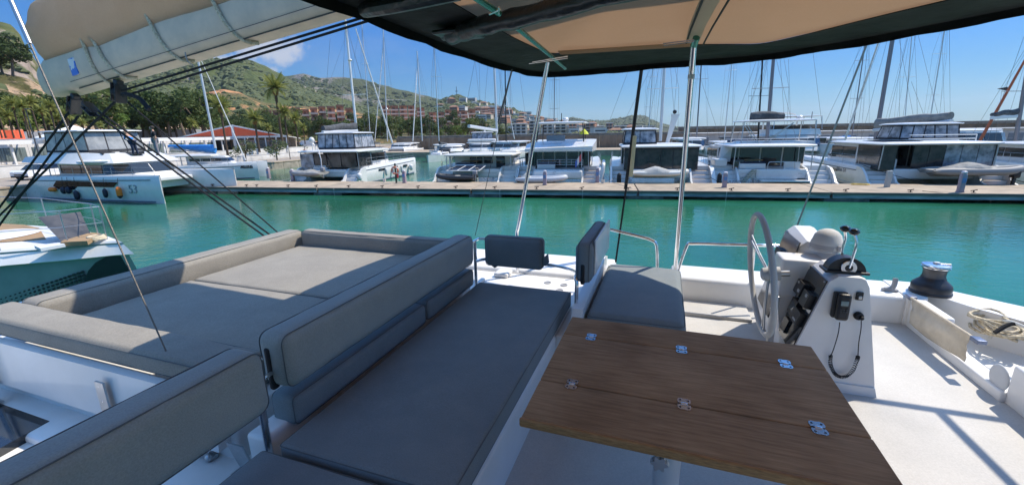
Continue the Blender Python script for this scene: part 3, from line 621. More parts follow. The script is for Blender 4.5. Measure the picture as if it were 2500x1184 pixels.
while n_ < 150 and tries < 6000:
    tries += 1
    pxx = rnd.uniform(1075, 1560); a = slope(pxx, 300)[0]; s = rnd.uniform(.02, .86) if pxx < 1430 else rnd.uniform(0, .5); d = d0 + (D - d0) * s
    dn = 1.0 if pxx > 1180 else .45
    if rnd.random() > dn: continue
    x, y = d * math.sin(a), d * math.cos(a)
    if any((x - q[0]) ** 2 + (y - q[1]) ** 2 < 17 ** 2 for q in pts_): continue
    pts_.append((x, y)); z = zf(a, d); pr = protos[rnd.choice((0, 0, 0, 1, 3, 3, 2) if pxx > 1200 else (1, 2, 0, 1, 3))]; c = copy_tree(pr, loc=(x, y, z), rz=-a + rnd.uniform(-.6, .6), scale=rnd.uniform(.5, .95)); n_ += 1
for t in protos:
    for ch in list(t.children): bpy.data.objects.remove(ch)
    bpy.data.objects.remove(t)
# terraced terracotta apartments
TC = pm('terracotta_plaster', (.46, .24, .16), .85, col2=(.38, .2, .14), nscale=.3); PAR = pm('pale_parapet', (.66, .50, .40), .85); WTC = pm('dark_brown_window', (.16, .085, .06), .7)  # last one: even dark brown for the window bands
def terrace_block(t, x0, w_, floors, dz=2.9, back=3.2):
    for k in range(floors):
        part('terrace_wall', MB().box(x0, x0 + w_, k * back, k * back + 9, k * dz - (6 if k == 0 else 0), (k + 1) * dz - .72), TC, t, smooth=False)
        part('terrace_parapet', MB().box(x0 - .15, x0 + w_ + .15, k * back - 1.2, k * back + 9.2, (k + 1) * dz - .7, (k + 1) * dz + .25), PAR if k < floors - 1 else ROOFT, t, smooth=False)
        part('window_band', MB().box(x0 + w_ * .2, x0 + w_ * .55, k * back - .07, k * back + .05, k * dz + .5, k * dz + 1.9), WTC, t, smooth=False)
def complexx(lab, pxa, pxb, pyb, D_, floors, n, cat_='apartment building'):
    aa, _ = slope(pxa, pyb); ab_, sb = slope(pxb, pyb); A = Vector((D_ * math.sin(aa), D_ * math.cos(aa), 0)); B = Vector((D_ * math.sin(ab_), D_ * math.cos(ab_), 0)); d = B - A; L_ = d.length; z = H + sb * D_
    W = Matrix.Translation((A.x, A.y, z)) @ Matrix.Rotation(math.atan2(d.y, d.x), 4, 'Z'); use(W); t = thing('terraced_apartments', lab, cat_, (0, 0, 0), 0, 'terraced terracotta apartments on the slope')
    for k in range(n): use(W @ Matrix.Translation((0, (k % 2) * 1.5, rnd.choice((0, .8, -.8))))); terrace_block(t, k * L_ / n + .5, L_ / n - 1, floors)
    use(ID)
complexx('long terraced terracotta apartment block on the slope, its left wing', 932, 1042, 309, 330, 5, 5); complexx('long terraced terracotta apartment block on the slope, its right wing', 1046, 1165, 308, 340, 4, 6)
complexx('upper terracotta housing row below the town hill summit', 1135, 1232, 283, 640, 4, 5); complexx('low terracotta row among trees left of the dark sail bag', 715, 800, 290, 270, 2, 4); complexx('low terracotta row right behind the dark sail bag', 800, 868, 303, 240, 3, 3); complexx('small terracotta row on the brown terraces', 640, 715, 283, 300, 1, 3)
# far shore apartment blocks
def block(lab, pxa, pxb, pyb, D_, floors, mat, dz=3.0):
    aa, _ = slope(pxa, pyb); ab_, sb = slope(pxb, pyb); A = Vector((D_ * math.sin(aa), D_ * math.cos(aa), 0)); B = Vector((D_ * math.sin(ab_), D_ * math.cos(ab_), 0)); d = B - A; L_ = d.length
    use(Matrix.Translation((A.x, A.y, 1.0)) @ Matrix.Rotation(math.atan2(d.y, d.x), 4, 'Z')); t = thing('shore_apartments', lab, 'apartment building', (0, 0, 0), 0, 'apartment blocks along the far shore')
    part('wall', MB().box(.3, L_ - .3, 0, 12, -2, floors * dz), mat, t, smooth=False); part('roof', MB().box(0, L_, -.6, 12.4, floors * dz + .02, floors * dz + .5), WALLS[0], t, smooth=False)
    for k in range(floors):
        part('balcony', MB().box(.1, L_ - .1, -1.5, .0, k * dz + 2.5, k * dz + 2.95), WALLS[0], t, smooth=False); nn = max(2, int(L_ / 5))
        for j in range(nn): part('window', MB().box(.8 + j * (L_ - 1) / nn, .8 + j * (L_ - 1) / nn + (L_ / nn) * .6, -.08, .05, k * dz + .4, k * dz + 2.3), WIND, t, smooth=False)
    use(ID)
for i, (xa, xb, yb, D_, fl_, m_, lab) in enumerate(((1246, 1288, 331, 420, 4, 0, 'white apartment block left of the chrome post'), (1292, 1320, 330, 430, 5, 3, 'grey balconied block just right of the left chrome post'), (1324, 1352, 330, 440, 4, 0, 'white block seen under the motor catamaran hardtop, left'), (1355, 1385, 330, 440, 4, 1, 'cream block seen under the hardtop, middle'), (1388, 1408, 330, 450, 4, 2, 'terracotta block behind the hardtop posts'), (1428, 1452, 329, 460, 4, 2, 'bright orange apartment block right of the hardtop'), (1455, 1476, 328, 470, 3, 1, 'pale block right of the orange one'), (1478, 1496, 328, 480, 4, 2, 'terracotta tower right of the hardtop'), (1498, 1530, 328, 500, 3, 3, 'low grey block beside the black covered pole'), (1560, 1600, 325, 620, 3, 0, 'low white shore block left of the second mast'))): block(lab, xa, xb, yb, D_, fl_, WALLS[m_])
# summit antenna on the town hill
a, s_ = slope(1115, 231); z = H + s_ * 1000; use(Matrix.Translation((1000 * math.sin(a), 1000 * math.cos(a), z))); t = thing('summit_mast', 'thin antenna mast on the summit of the town hill', 'antenna'); part('pole', MB().tube([(0, 0, -2), (0, 0, 16)], .6, 5), MATS['far_window'], t); part('crossbar', MB().box(-3, 3, -.3, .3, 6, 7), MATS['far_window'], t); use(ID)
# ---- trees
def crown_mb(rnd, clumps, nleaf, size, squash=1):
    mb = MB()
    for _ in range(nleaf):
        c, r = rnd.choice(clumps); u = Vector((rnd.gauss(0, 1), rnd.gauss(0, 1), rnd.gauss(0, 1))).normalized() * r * rnd.uniform(.55, 1.06); u.z *= squash
        p = Vector(c) + u; s = size * rnd.uniform(.6, 1.3); a = Vector((rnd.gauss(0, 1), rnd.gauss(0, 1), rnd.gauss(0, .6))).normalized(); b = a.cross(Vector((rnd.gauss(0, 1), rnd.gauss(0, 1), rnd.gauss(0, 1)))).normalized()
        n = len(mb.v); mb.v += [p - a * s, p + b * s * .5, p + a * s, p - b * s * .5]; mb.f.append((n, n + 1, n + 2, n + 3))
    return mb
def tree_proto(name, kind, seed, h, w_, mat, flat=.6, n=1500, leaf=.32, nclump=9):
    use(Matrix.Translation((0, 0, -80))); t = thing(name, 'tree', 'tree'); rnd = random.Random(seed); tr = MB(); pts = [Vector((0, 0, -.5)), Vector((.1 * w_ * rnd.uniform(-1, 1), .1, h * .3)), Vector((.15 * w_ * rnd.uniform(-1, 1), 0, h * .62))]
    tr.tube(pts, [w_ * .032, w_ * .026, w_ * .018], 7); cl = []
    for k in range(nclump):
        a = k * 2.4 + rnd.uniform(-.3, .3); q = w_ * .5 * math.sqrt((k + .5) / nclump) * .8; c = Vector((math.cos(a) * q, math.sin(a) * q, h * (.86 - (q / w_) * flat * .5 - rnd.uniform(0, .52)))); cl.append((c, w_ * rnd.uniform(.15, .26))); tr.tube([pts[1 + (k % 2)], c.lerp(pts[2], .35), c], [w_ * .02, w_ * .012, w_ * .006], 5)
    part('trunk', tr, pm('bark', (.12, .085, .06), .9, col2=(.2, .15, .11), nscale=4), t, kind='stuff'); me = part('crown', crown_mb(rnd, cl, n, leaf, .75), mat, t, smooth=False, kind='stuff'); use(ID); return t
PINES = [tree_proto('pine_tree', 0, s, 9, 8, (LEAFP, LEAFD, LEAFP)[s % 3], n=1900, leaf=.34) for s in range(3)]; BUSH = [tree_proto('leafy_tree', 0, 10 + s, 6, 6.5, (LEAFB, LEAFD)[s % 2], n=1500, leaf=.28) for s in range(2)]
OLIVE = tree_proto('olive_tree', 0, 33, 3.6, 4.2, leafmat('olive_leaves', (.08, .10, .045), (.16, .18, .08)), n=900, leaf=.16, flat=.9)
def place(pr, pxx, pyb, D_, scale, lab, grp, zb=None, name=None):
    a, s_ = slope(pxx, pyb); z = H + s_ * D_ if zb is None else zb; c = copy_tree(pr, loc=(D_ * math.sin(a), D_ * math.cos(a), z), rz=rnd.uniform(0, 6.28), scale=scale, label=lab); c['group'] = grp; c['category'] = 'tree'; return c
rnd = random.Random(21)
for i in range(26):
    pxx = 352 + (i % 13) * 14 + rnd.uniform(-5, 5); place(PINES[i % 3], pxx, rnd.uniform(322, 334) if i < 17 else rnd.uniform(312, 322), rnd.uniform(118, 130) if i < 17 else rnd.uniform(140, 165), rnd.uniform(.65, 1.15), 'dense pine tree in the dark grove behind the harbour restaurant', 'pines behind the restaurant')
for i in range(26): place(BUSH[i % 2] if rnd.random() < .3 else PINES[i % 3], 560 + i * 12 + rnd.uniform(-6, 6), rnd.uniform(338, 346) - (i > 12) * 4, rnd.uniform(130, 165), rnd.uniform(.55, .85), 'tree in the belt behind the parked cars and masts', 'trees in the belt behind the quay')
for i in range(32): place(BUSH[i % 2] if rnd.random() < .45 else PINES[i % 3], 840 + i * 13 + rnd.uniform(-6, 6), rnd.uniform(333, 341) - i * .12, rnd.uniform(150, 190), rnd.uniform(.55, .95) if i < 26 else rnd.uniform(.3, .45), 'green tree in the row above the brown breakwater wall', 'trees above the breakwater wall')
for i in range(30): place(PINES[i % 3], 480 + i * 22 + rnd.uniform(-9, 9), rnd.uniform(300, 322), rnd.uniform(220, 290), rnd.uniform(.6, 1.0), 'dark pine on the lower slope between the terracotta rows', 'pines on the lower slope')
for i in range(22): place(BUSH[i % 2] if i % 3 else PINES[i % 3], -140 + i * 21 + rnd.uniform(-9, 9), rnd.uniform(318, 332), rnd.uniform(105, 125), rnd.uniform(.8, 1.2), 'bushy tree among the palms at the left', 'bushy trees among the left palms')
place(PINES[1], 30, 182, 188, 1.3, 'dark round tree on top of the sandstone slope at far left', 'trees'); place(PINES[0], 8, 184, 190, 1.2, 'dark tree at the left edge on the sandstone slope', 'trees')
# palms with separate fronds
def frond_mesh(L_, droop, w_, seed, fan=False):
    rnd = random.Random(seed); mb = MB(); n = 15; pts = []
    for i in range(n + 1): f = i / n; pts.append(Vector((L_ * f * (1 - .25 * droop * f), 0, L_ * (.32 * f - droop * .95 * f * f))))
    for i in range(1, n + 1):
        p, q = pts[i - 1], pts[i]
        for s in (-1, 1):
            k = len(mb.v); l_ = w_ * math.sin(math.pi * min(1, (i / n) * .85 + .12)) * rnd.uniform(.8, 1.15); tip = q + Vector((.35 * l_, s * l_, -.45 * l_)); mb.v += [p, q, tip + Vector((.06, 0, 0)), tip]; mb.f.append((k, k + 1, k + 2, k + 3))
        k = len(mb.v); mb.v += [p + Vector((0, .03, 0)), p - Vector((0, .03, 0)), q - Vector((0, .02, 0)), q + Vector((0, .02, 0))]; mb.f.append((k, k + 1, k + 2, k + 3))
    return mb
PALML = leafmat('palm_leaf', (.11, .14, .03), (.24, .25, .065), .3); PALMD = pm('palm_dry_skirt', (.25, .15, .05), .9, col2=(.16, .09, .04), nscale=3)
def palm_proto(h, seed, L_=2.6, nf=30, name='palm_tree'):
    use(Matrix.Translation((0, 0, -120))); t = thing(name, 'palm', 'palm tree'); rnd = random.Random(seed); lean = rnd.uniform(-.04, .04)
    mb = MB(); mb.tube([(lean * h * (i / 8) ** 2, 0, -.3 + (h + .3) * i / 8) for i in range(9)], [.24, .19, .17, .16, .16, .16, .17, .2, .24], 9); part('trunk', mb, pm('palm_trunk', (.13, .09, .06), .95, col2=(.07, .05, .035), nscale=5, stretch=(1, 1, 6), bump=1, bscale=6, bdist=.1), t)
    mb = MB(); mb.lathe([(.02, -1.0), (.35, -.8), (.5, -.3), (.4, .1), (.05, .3)], (lean * h, 0, h), 9)
    for v in mb.v: v += Vector((rnd.uniform(-.1, .1), rnd.uniform(-.1, .1), 0))
    part('dry_skirt', mb, PALMD, t); W = WM[t.name]
    mes = []
    for d_ in (.15, .45, .8):
        me = mesh_of(frond_mesh(L_, d_, L_ * .20, seed + int(d_ * 10)), 'frond', ID, False); me.materials.append(PALML); mes.append(me)
    for i in range(nf):
        o = bpy.data.objects.new('frond', mes[0 if i < nf * .3 else (1 if i < nf * .68 else 2)]); link(o); o.parent = t; tier = i / nf
        o.matrix_basis = Matrix.Translation((lean * h, 0, h + .1)) @ Matrix.Rotation(i * 2.399, 4, 'Z') @ Matrix.Rotation(-(.95 - 1.45 * tier), 4, 'Y') @ Matrix.Scale(rnd.uniform(.85, 1.1), 4)
    use(ID); return t
PALM = [palm_proto(8.0, 3), palm_proto(5.5, 4, 2.3), palm_proto(7, 7, 2.4)]
def palm(pxx, pyb, pyt, D_, lab, k=0, grp='palm trees along the quay'):
    a, sb = slope(pxx, pyb); _, s2 = slope(pxx, pyt); zb, zt_ = H + sb * D_, H + s2 * D_; h = {0: 8.0, 1: 5.5, 2: 7}[k]; sc_ = (zt_ - zb) / h
    c = copy_tree(PALM[k], loc=(D_ * math.sin(a), D_ * math.cos(a), zb), rz=rnd.uniform(0, 6), scale=(sc_ ** .4, sc_ ** .4, sc_) if 0 else sc_, label=lab); c['group'] = grp
for (x, yb, yt, D_, lab, k) in ((556, 376, 262, 78, 'tall palm in front of the red roof peak', 0), (633, 368, 292, 82, 'palm in front of the right half of the red roof', 1), (690, 352, 218, 92, 'tallest palm, standing against the green hill', 0), (704, 352, 276, 90, 'palm directly below the tallest one', 2), (729, 352, 292, 95, 'palm right of the tallest pair', 1), (660, 352, 312, 100, 'short palm half hidden behind the tent roof', 1), (476, 345, 302, 115, 'palm crown rising from the pine grove', 1), (745, 350, 312, 110, 'small palm above the parked van', 1)): palm(x, yb, yt, D_, lab, k)
for i, (x, yt) in enumerate(((-40, 262), (-12, 248), (14, 262), (34, 284), (52, 256), (76, 262), (98, 252), (118, 272), (70, 288), (140, 262), (152, 290), (5, 292), (128, 298), (176, 282), (208, 300), (250, 306))): palm(x, 335, yt, rnd.uniform(70, 92), ('palm with shaggy yellow green crown in the left cluster'), (0, 2)[i % 2] if yt < 275 else 1, 'palms clustered at the left edge')
# olive trees by the tent
for (x, lab) in ((597, 'small grey green olive tree left of the window panes of the red roofed restaurant'), (674, 'small grey green olive tree at the right end of the restaurant')): place(OLIVE, x, 374, 74, .85, lab, 'olive trees before the restaurant', 1.9)
for pr in PINES + BUSH + [OLIVE] + PALM:
    for ch in list(pr.children): bpy.data.objects.remove(ch)
    bpy.data.objects.remove(pr)
# ---- red roofed restaurant and the long white one (frame DK)
use(DK)
YT = 44.5
def q2(x, y): p = P3(x, y, 1, YT, DK); return p
L_, T_, R_ = q2(428, 341), q2(567, 306), q2(701, 333)
ten = thing('red_roof_restaurant', 'restaurant with a wide white framed red gable front', 'restaurant', (T_.x, YT, 1.9))
REDF = pm('coral_red_board', (.95, .17, .07), .7, col2=(.85, .14, .06), nscale=.5)
ze = max(4.2, (L_.z + R_.z) / 2); zt_ = T_.z
for s, E_ in ((-1, L_), (1, R_)):
    x1 = T_.x + s * .35
    part('gable_board', MB().prism([(x1, ze + .35), (x1, zt_ - .28), (E_.x - s * .8, ze + .32)], YT - .02, YT + .12, ax=1), REDF, ten)
    part('verge_board', MB().prism([(T_.x, zt_ - .22), (T_.x, zt_ + .06), (E_.x, ze + .2), (E_.x, ze - .02)], YT - .15, YT - .03, ax=1), pm('white_paint', (.78, .78, .76), .6), ten)
    part('roof_slope', MB().loft([[(T_.x, YT, zt_ - .02), (T_.x, YT + 3.8, zt_ - 1.4), (T_.x, YT + 3.8, zt_ - 1.3), (T_.x, YT, zt_ + .05)], [(E_.x, YT, ze + .1), (E_.x, YT + 3.8, ze - .4), (E_.x, YT + 3.8, ze - .3), (E_.x, YT, ze + .2)]]), pm('white_paint', (.74, .74, .72), .6), ten)
part('centre_post', MB().box(T_.x - .3, T_.x + .3, YT - .16, YT + .1, 1.9, zt_), MATS['white_paint'], ten); part('tie_beam', MB().box(L_.x, R_.x, YT - .14, YT + .1, ze - .05, ze + .3), MATS['white_paint'], ten)
part('back_wall', MB().box(L_.x + 1, R_.x - 1, YT + 3.5, YT + 3.8, 1.9, ze), pm('tan_plaster', (.42, .34, .27), .85), ten); part('floor_plinth', MB().box(L_.x, R_.x, YT - .3, YT + 3.8, 1.7, 1.96), CONCW if 'whitewashed_wall' in MATS else MATS['white_paint'], ten)  # back wall in one even tan plaster
nx = 11
for i in range(nx + 1):
    x = L_.x + .2 + (R_.x - L_.x - .4) * i / nx; part('front_post', MB().box(x - .09, x + .09, YT - .1, YT + .1, 1.9, ze), MATS['white_paint'], ten)
    if i < nx and i not in (3, 5): part('window_pane', MB().box(x + .25, x + (R_.x - L_.x) / nx - .25, YT + .0, YT + .05, 2.5, ze - .5), pm('restaurant_glass', (.10, .10, .10), .1, col2=(.35, .22, .18), nscale=1.5, contrast=(.5, .6)), ten)
part('doorway', MB().box(q2(532, 370).x, q2(552, 370).x, YT - .05, YT + .06, 1.95, 4.3), pm('doorway_dark', (.015, .015, .015), .6), ten)
p = q2(541, 372); mb = MB(); mb.box(p.x - .45, p.x + .45, YT - 1.6, YT - 1.5, 2.0, 3.1); solo('menu_board', mb, pm('turquoise_board', (.08, .42, .45), .6), 'small turquoise menu board in front of the restaurant doorway', 'sign')
# long white restaurant at left with pergola
XR = -72
rest = thing('white_restaurant', 'long low white restaurant with pergola and curtains at left', 'restaurant', (XR, 20, 1.9))
za = P3(110, 343, 0, XR + 4, DK).z
y = -22.0; i = 0
while y < 52:
    part('wall_bay', MB().box(XR - 8, XR, y + .02, y + 3.98, 1.9, za - .3), pm('white_render', (.66, .64, .62), .8), rest); part('glazing', MB().box(XR - .02, XR + .06, y + .35, y + 3.65, 2.3, za - .9), pm('curtained_glass', (.22, .27, .27), .15, col2=(.07, .09, .09), nscale=1.2, stretch=(1, 6, .3)), rest)
    part('pergola_post', MB().box(XR + 3.9, XR + 4.1, y - .1, y + .1, 1.9, za - .25), MATS['white_paint'], rest); part('pergola_slat', MB().box(XR, XR + 4.6, y + 1, y + 1.16, za - .25, za - .1), MATS['white_paint'], rest)
    part('pergola_slat', MB().box(XR, XR + 4.6, y + 3, y + 3.16, za - .25, za - .1), MATS['white_paint'], rest); y += 4; i += 1
part('roof_fascia', MB().box(XR + 4.1, XR + 4.7, -22, 52, za - .45, za + .05), MATS['white_paint'], rest); part('flat_roof', MB().box(XR - 8.2, XR + .1, -22, 52, za - .28, za + .15), pm('pale_roofing', (.50, .51, .52), .8, col2=(.42, .43, .45), nscale=.3), rest)
# grey upper buildings behind
for (xa, xb, yt, yb, XX, mat, lab) in ((300, 520, 316, 345, -92, pm('grey_cladding', (.40, .41, .44), .7, col2=(.33, .34, .36), nscale=.1), 'long flat grey building behind the restaurants'), (-60, 300, 322, 345, -84, MATS['grey_cladding'], 'grey building with corrugated roof at far left')):
    a_ = P3(xa, yb, 0, XX, DK); b_ = P3(xb, yb, 0, XX, DK); zt2 = P3((xa + xb) / 2, yt, 0, XX, DK).z; bt_ = thing('grey_building', lab, 'building', (XX, a_.y, 1.9)); n_ = 8
    for k in range(n_): yy0, yy1 = a_.y + (b_.y - a_.y) * k / n_, a_.y + (b_.y - a_.y) * (k + 1) / n_; part('wall_panel', MB().box(XX - 6, XX, yy0 + .03, yy1 - .03, 1.9, zt2), mat, bt_)
for k, xx in enumerate((2, 16, 30, 44)):
    p = P3(xx, 330, 0, -80, DK); part_t = solo('red_roof_panel', MB().box(-80.2, -80, p.y - .75, p.y + .75, P3(xx, 340, 0, -80, DK).z, P3(xx, 318, 0, -80, DK).z), REDF, ('first', 'second', 'third', 'fourth')[k] + ' of the four red panels above the white restaurant at the left edge', 'panel', 'red panels at the left edge')
# white pointed marquee
p = P3(185, 340, 0, -66, DK); q = P3(185, 307, 0, -66, DK); mq = thing('white_marquee', 'white pointed marquee roof beside the left palms', 'marquee', (-66, p.y, 1.9)); part('marquee_roof', MB().loft([[(-66 + x, p.y + y, p.z) for x, y in ((-3, -3), (3, -3), (3, 3), (-3, 3))], [(-66 + x, p.y + y, p.z + .25) for x, y in ((-3, -3), (3, -3), (3, 3), (-3, 3))], [(-66 + x, p.y + y, q.z) for x, y in ((-.1, -.1), (.1, -.1), (.1, .1), (-.1, .1))]]), MATS['white_paint'], mq)
for x, y in ((-2.8, -2.8), (2.8, -2.8), (2.8, 2.8), (-2.8, 2.8)): part('marquee_leg', MB().box(-66 + x - .08, -66 + x + .08, p.y + y - .08, p.y + y + .08, 1.9, p.z), MATS['white_paint'], mq)
# small planting
for k, (x, lab) in enumerate(((622, 'small green bush on the terrace below the red roof'), (710, 'bright green bush by the lamp post'), (722, 'dark bush beside the parked cars wall'), (735, 'reddish bush above the white wall'))):
    rr_ = random.Random(k); pb = P3(x, 372, 1, 43 if k == 0 else 50, DK); mb = MB()
    for _ in range(260): c = Vector((pb.x + rr_.gauss(0, .6), pb.y + rr_.gauss(0, .5), 2.3 + abs(rr_.gauss(0, .4)))); a = Vector((rr_.gauss(0, 1), rr_.gauss(0, 1), rr_.gauss(0, 1))).normalized() * .16; b = a.cross(Vector((rr_.random(), 1, rr_.random()))).normalized() * .09; n = len(mb.v); mb.v += [c - a, c + b, c + a, c - b]; mb.f.append((n, n + 1, n + 2, n + 3))
    solo('bush', mb, LEAFB if k < 2 else LEAFD, lab, 'bush', 'bushes on the terrace', smooth=False)
# ================================================================== BOATS
HULLW = pm('hull_white', (.70, .69, .67), .25, col2=(.63, .62, .60), nscale=1.5, coat=.35, rough2=.4)
HULLC = pm('hull_cream', (.70, .67, .60), .3, col2=(.62, .59, .53), nscale=1.5, coat=.3, rough2=.45)
BIMG = pm('clear_vinyl', (.09, .10, .12), .08, spec=.7, col2=(.42, .43, .48), nscale=1.6, coat=.3)
DVINYL = pm('smoked_vinyl', (.010, .012, .016), .12, spec=.4, col2=(.055, .05, .05), nscale=1.6, coat=.4)
BLKFAB = pm('black_enclosure_fabric', (.02, .022, .028), .75)
MASTM = pm('mast_aluminium', (.62, .63, .64), .35, .3); MASTD = pm('mast_grey', (.22, .21, .23), .4, .4); MASTB = pm('mast_black', (.012, .013, .018), .3)
SAILG = pm('grey_boat_cover', (.16, .165, .165), .85, col2=(.23, .235, .23), nscale=2.4, ndetail=8, bump=.8, bscale=3, bdist=.08)
SAILD = pm('dark_boat_cover', (.045, .048, .055), .85, col2=(.085, .09, .10), nscale=2, bump=.8, bscale=3, bdist=.08)
COVL = pm('light_boat_cover', (.42, .42, .40), .85, col2=(.30, .30, .29), nscale=1.5, bump=.8, bscale=2.5, bdist=.08)
COVM = pm('mid_grey_tarpaulin', (.20, .195, .185), .85, col2=(.30, .295, .28), nscale=2, bump=1, bscale=2.5, bdist=.1)
TEAKD = pm('teak_deck', (.38, .25, .13), .7, col2=(.30, .19, .10), nscale=3, stretch=(1, 12, 1), ndetail=6)
SOLAR = pm('solar_cell', (.015, .02, .04), .15, coat=.5)
ANTIF = pm('boot_stripe', (.10, .14, .18), .6)
def cat(lab, X_, Y_, rz=0, W=7.8, L=14, hull=None, zt=3.15, sal=(4.3, 9.6), ht=(1.0, 8.6), htw=None, doors=5, doorglass=None, fly=None, steps=True, fb=1.75,
        frontsteps=None, det=2, cat_='catamaran', grp='catamarans moored around the harbour', transom=True, rails=True, holes=(), wing=None, hwf=.215):
    hull = hull or HULLW
    t = thing('catamaran' if cat_ == 'catamaran' else 'motor_catamaran', lab, cat_, (X_, Y_, 0), rz, grp)
    F = DK @ Matrix.Translation((X_, Y_, 0)) @ Matrix.Rotation(rz, 4, 'Z'); use(F)
    hw = W * hwf
    for s in (-1, 1):
        mb = MB(); rings = []
        y0 = 2.2 if steps else .3
        for f, ko, ki in ((0, 1, 1), (.2, 1, 1), (.45, 1, .98), (.65, .985, .9), (.82, .965, .66), (.94, .93, .34), (1, .905, .05)):
            y = y0 + (L - y0) * f; xo = W / 2 * ko; xi = xo - hw * ki - .05; zt_ = fb + .22 * f; e = .12 * (1 - f * .5)
            rings.append([(s * (xi + .22 * ki), y, -.4), (s * (xo - .30 * ki), y, -.4), (s * (xo - .05), y, .35), (s * xo, y, .95), (s * (xo - .02), y, zt_ - .12), (s * (xo - .12), y, zt_), (s * (xi + .06), y, zt_), (s * xi, y, zt_ - .1), (s * (xi + .06), y, .5)])
        mb.loft(rings); hp_ = part('hull', mb, hull, t, angle=40)
        mb = MB(); mb.loft([[(s * (r_[2][0] * s + .012) if False else r_[2][0] + s * .012, r_[2][1], .06), (r_[2][0] + s * .012, r_[2][1], .16), (r_[2][0] - s * .05, r_[2][1], .16), (r_[2][0] - s * .05, r_[2][1], .06)] for r_ in rings[:-1]]); part('waterline_stripe', mb, ANTIF, hp_)
        part('rub_rail', MB().loft([[(r_[3][0] + s * .02, r_[3][1], r_[4][2] - .26), (r_[3][0] + s * .02, r_[3][1], r_[4][2] - .20), (r_[3][0] - s * .06, r_[3][1], r_[4][2] - .20), (r_[3][0] - s * .06, r_[3][1], r_[4][2] - .26)] for r_ in rings[:-1]]), pm('grey_rub_rail', (.16, .17, .18), .6), hp_)
        # hull windows
        xo = W / 2
        for (ya, yb) in holes:
            part('hull_window', MB().prism([(ya, 1.05), (ya + .08, 1.32), (yb, 1.32), (yb - .08, 1.05)], s * (xo - .03), s * (xo + .008), ax=0), DKGLASS, hp_)
        if steps:
            for xa, xb in (((xo - .16, xo - .0)), ((xo - hw - .03, xo - hw + .12))):
                pl = wing or [(0, -.4), (0, .5), (.45, .62), (.9, 1.15), (1.5, 1.62), (2.21, fb), (2.21, -.4)]
                part('stern_wing', MB().prism(pl, s * xa, s * xb, ax=0), hull, t)
            for k, (ya, yb, z) in enumerate(((.05, .85, .40), (.85, 1.25, .72), (1.25, 1.65, 1.04), (1.65, 2.21, 1.36))):
                part('step', MB().rbox(min(s * (xo - .16), s * (xo - hw + .1)), max(s * (xo - .16), s * (xo - hw + .1)), ya, yb, -.3, z, .03, 1), hull, t)
                if det > 1 and k < 4: part('step_tread', MB().box(min(s * (xo - .2), s * (xo - hw + .15)), max(s * (xo - .2), s * (xo - hw + .15)), ya + .04, yb - .04, z + .001, z + .015), TEAKD if frontsteps == 'teak' else NONSKID, t)
    xi = W / 2 - hw
    part('bridge_deck', MB().rbox(-xi, xi, 1.3, L * .74, .78, 1.52, .08, 2), hull, t)
    if transom:
        part('transom_panel', MB().rbox(-xi + .02, xi - .02, 1.12, 1.32, .80, fb - .2, .06, 2), hull, t)
    # foredeck
    part('foredeck', MB().rbox(-xi + .0, xi - .0, L * .70, L * .78, 1.4, 1.72, .06, 2), hull, t)
    # saloon
    sw = W / 2 - 1.0; y0, y1 = sal
    mb = MB(); mb.loft([[(-sw, y0, 1.5), (sw, y0, 1.5), (sw, y0, zt), (-sw, y0, zt)], [(-sw, y1 - 1.6, 1.5), (sw, y1 - 1.6, 1.5), (sw * .97, y1 - 1.6, zt), (-sw * .97, y1 - 1.6, zt)],
                        [(-sw * .9, y1 + .2, 1.5), (sw * .9, y1 + .2, 1.5), (sw * .84, y1 - .8, zt), (-sw * .84, y1 - .8, zt)], [(-sw * .6, y1 + 1.1, 1.5), (sw * .6, y1 + 1.1, 1.5), (sw * .55, y1 - .1, zt), (-sw * .55, y1 - .1, zt)]]); part('saloon', mb, hull, t)
    for s in (-1, 1):
        zz0, zz1 = 2.15, zt - .22
        for (a, b) in ((y0 + .25, (y0 + y1) / 2 - .6), ((y0 + y1) / 2 - .5, y1 - 1.5)):
            part('side_window', MB().add([(s * (sw + .02), a, zz0), (s * (sw + .02), b, zz0), (s * (sw + .012), b, zz1), (s * (sw + .015), a, zz1), (s * (sw - .05), a, zz0), (s * (sw - .05), b, zz0), (s * (sw - .06), b, zz1), (s * (sw - .06), a, zz1)], [(0, 1, 2, 3), (4, 7, 6, 5), (0, 4, 5, 1), (1, 5, 6, 2), (2, 6, 7, 3), (3, 7, 4, 0)]), DKGLASS, t)
        def fr(x_, y_, z_, yt): return Vector((x_, y_ + (yt - y_) * ((z_ - 1.5) / (zt - 1.5)), z_))
        A_, B_ = (s * sw * .965, y1 - 1.35), (s * sw * .90, y1 + .2)
        q = []
        for (x_, y_, yt) in ((s * sw * .98, y1 - 1.3, y1 - 1.5), (s * sw * .905, y1 + .22, y1 - .78), (s * .06, y1 + 1.12 + .0, y1 - .08)): q.append((x_, y_, yt))
        for (c0, c1) in ((q[0], q[1]), (q[1], (s * sw * .6, y1 + 1.12, y1 - .08)), ((s * sw * .59, y1 + 1.13, y1 - .07), (s * .05, y1 + 1.13, y1 - .07))):
            v4 = [fr(c0[0], c0[1], zz0, c0[2]), fr(c1[0], c1[1], zz0, c1[2]), fr(c1[0] * .97, c1[1], zz1, c1[2]), fr(c0[0] * .97, c0[1], zz1, c0[2])]
            off_ = Vector((s * .02, .03, .02)); v8 = [v + off_ for v in v4] + [v - off_ for v in v4]
            part('front_window', MB().add(v8, [(0, 1, 2, 3), (7, 6, 5, 4), (0, 4, 5, 1), (1, 5, 6, 2), (2, 6, 7, 3), (3, 7, 4, 0)]), DKGLASS, t)
    # aft glass doors with mullions
    dg = doorglass or DVINYL; dw = 2 * sw / doors
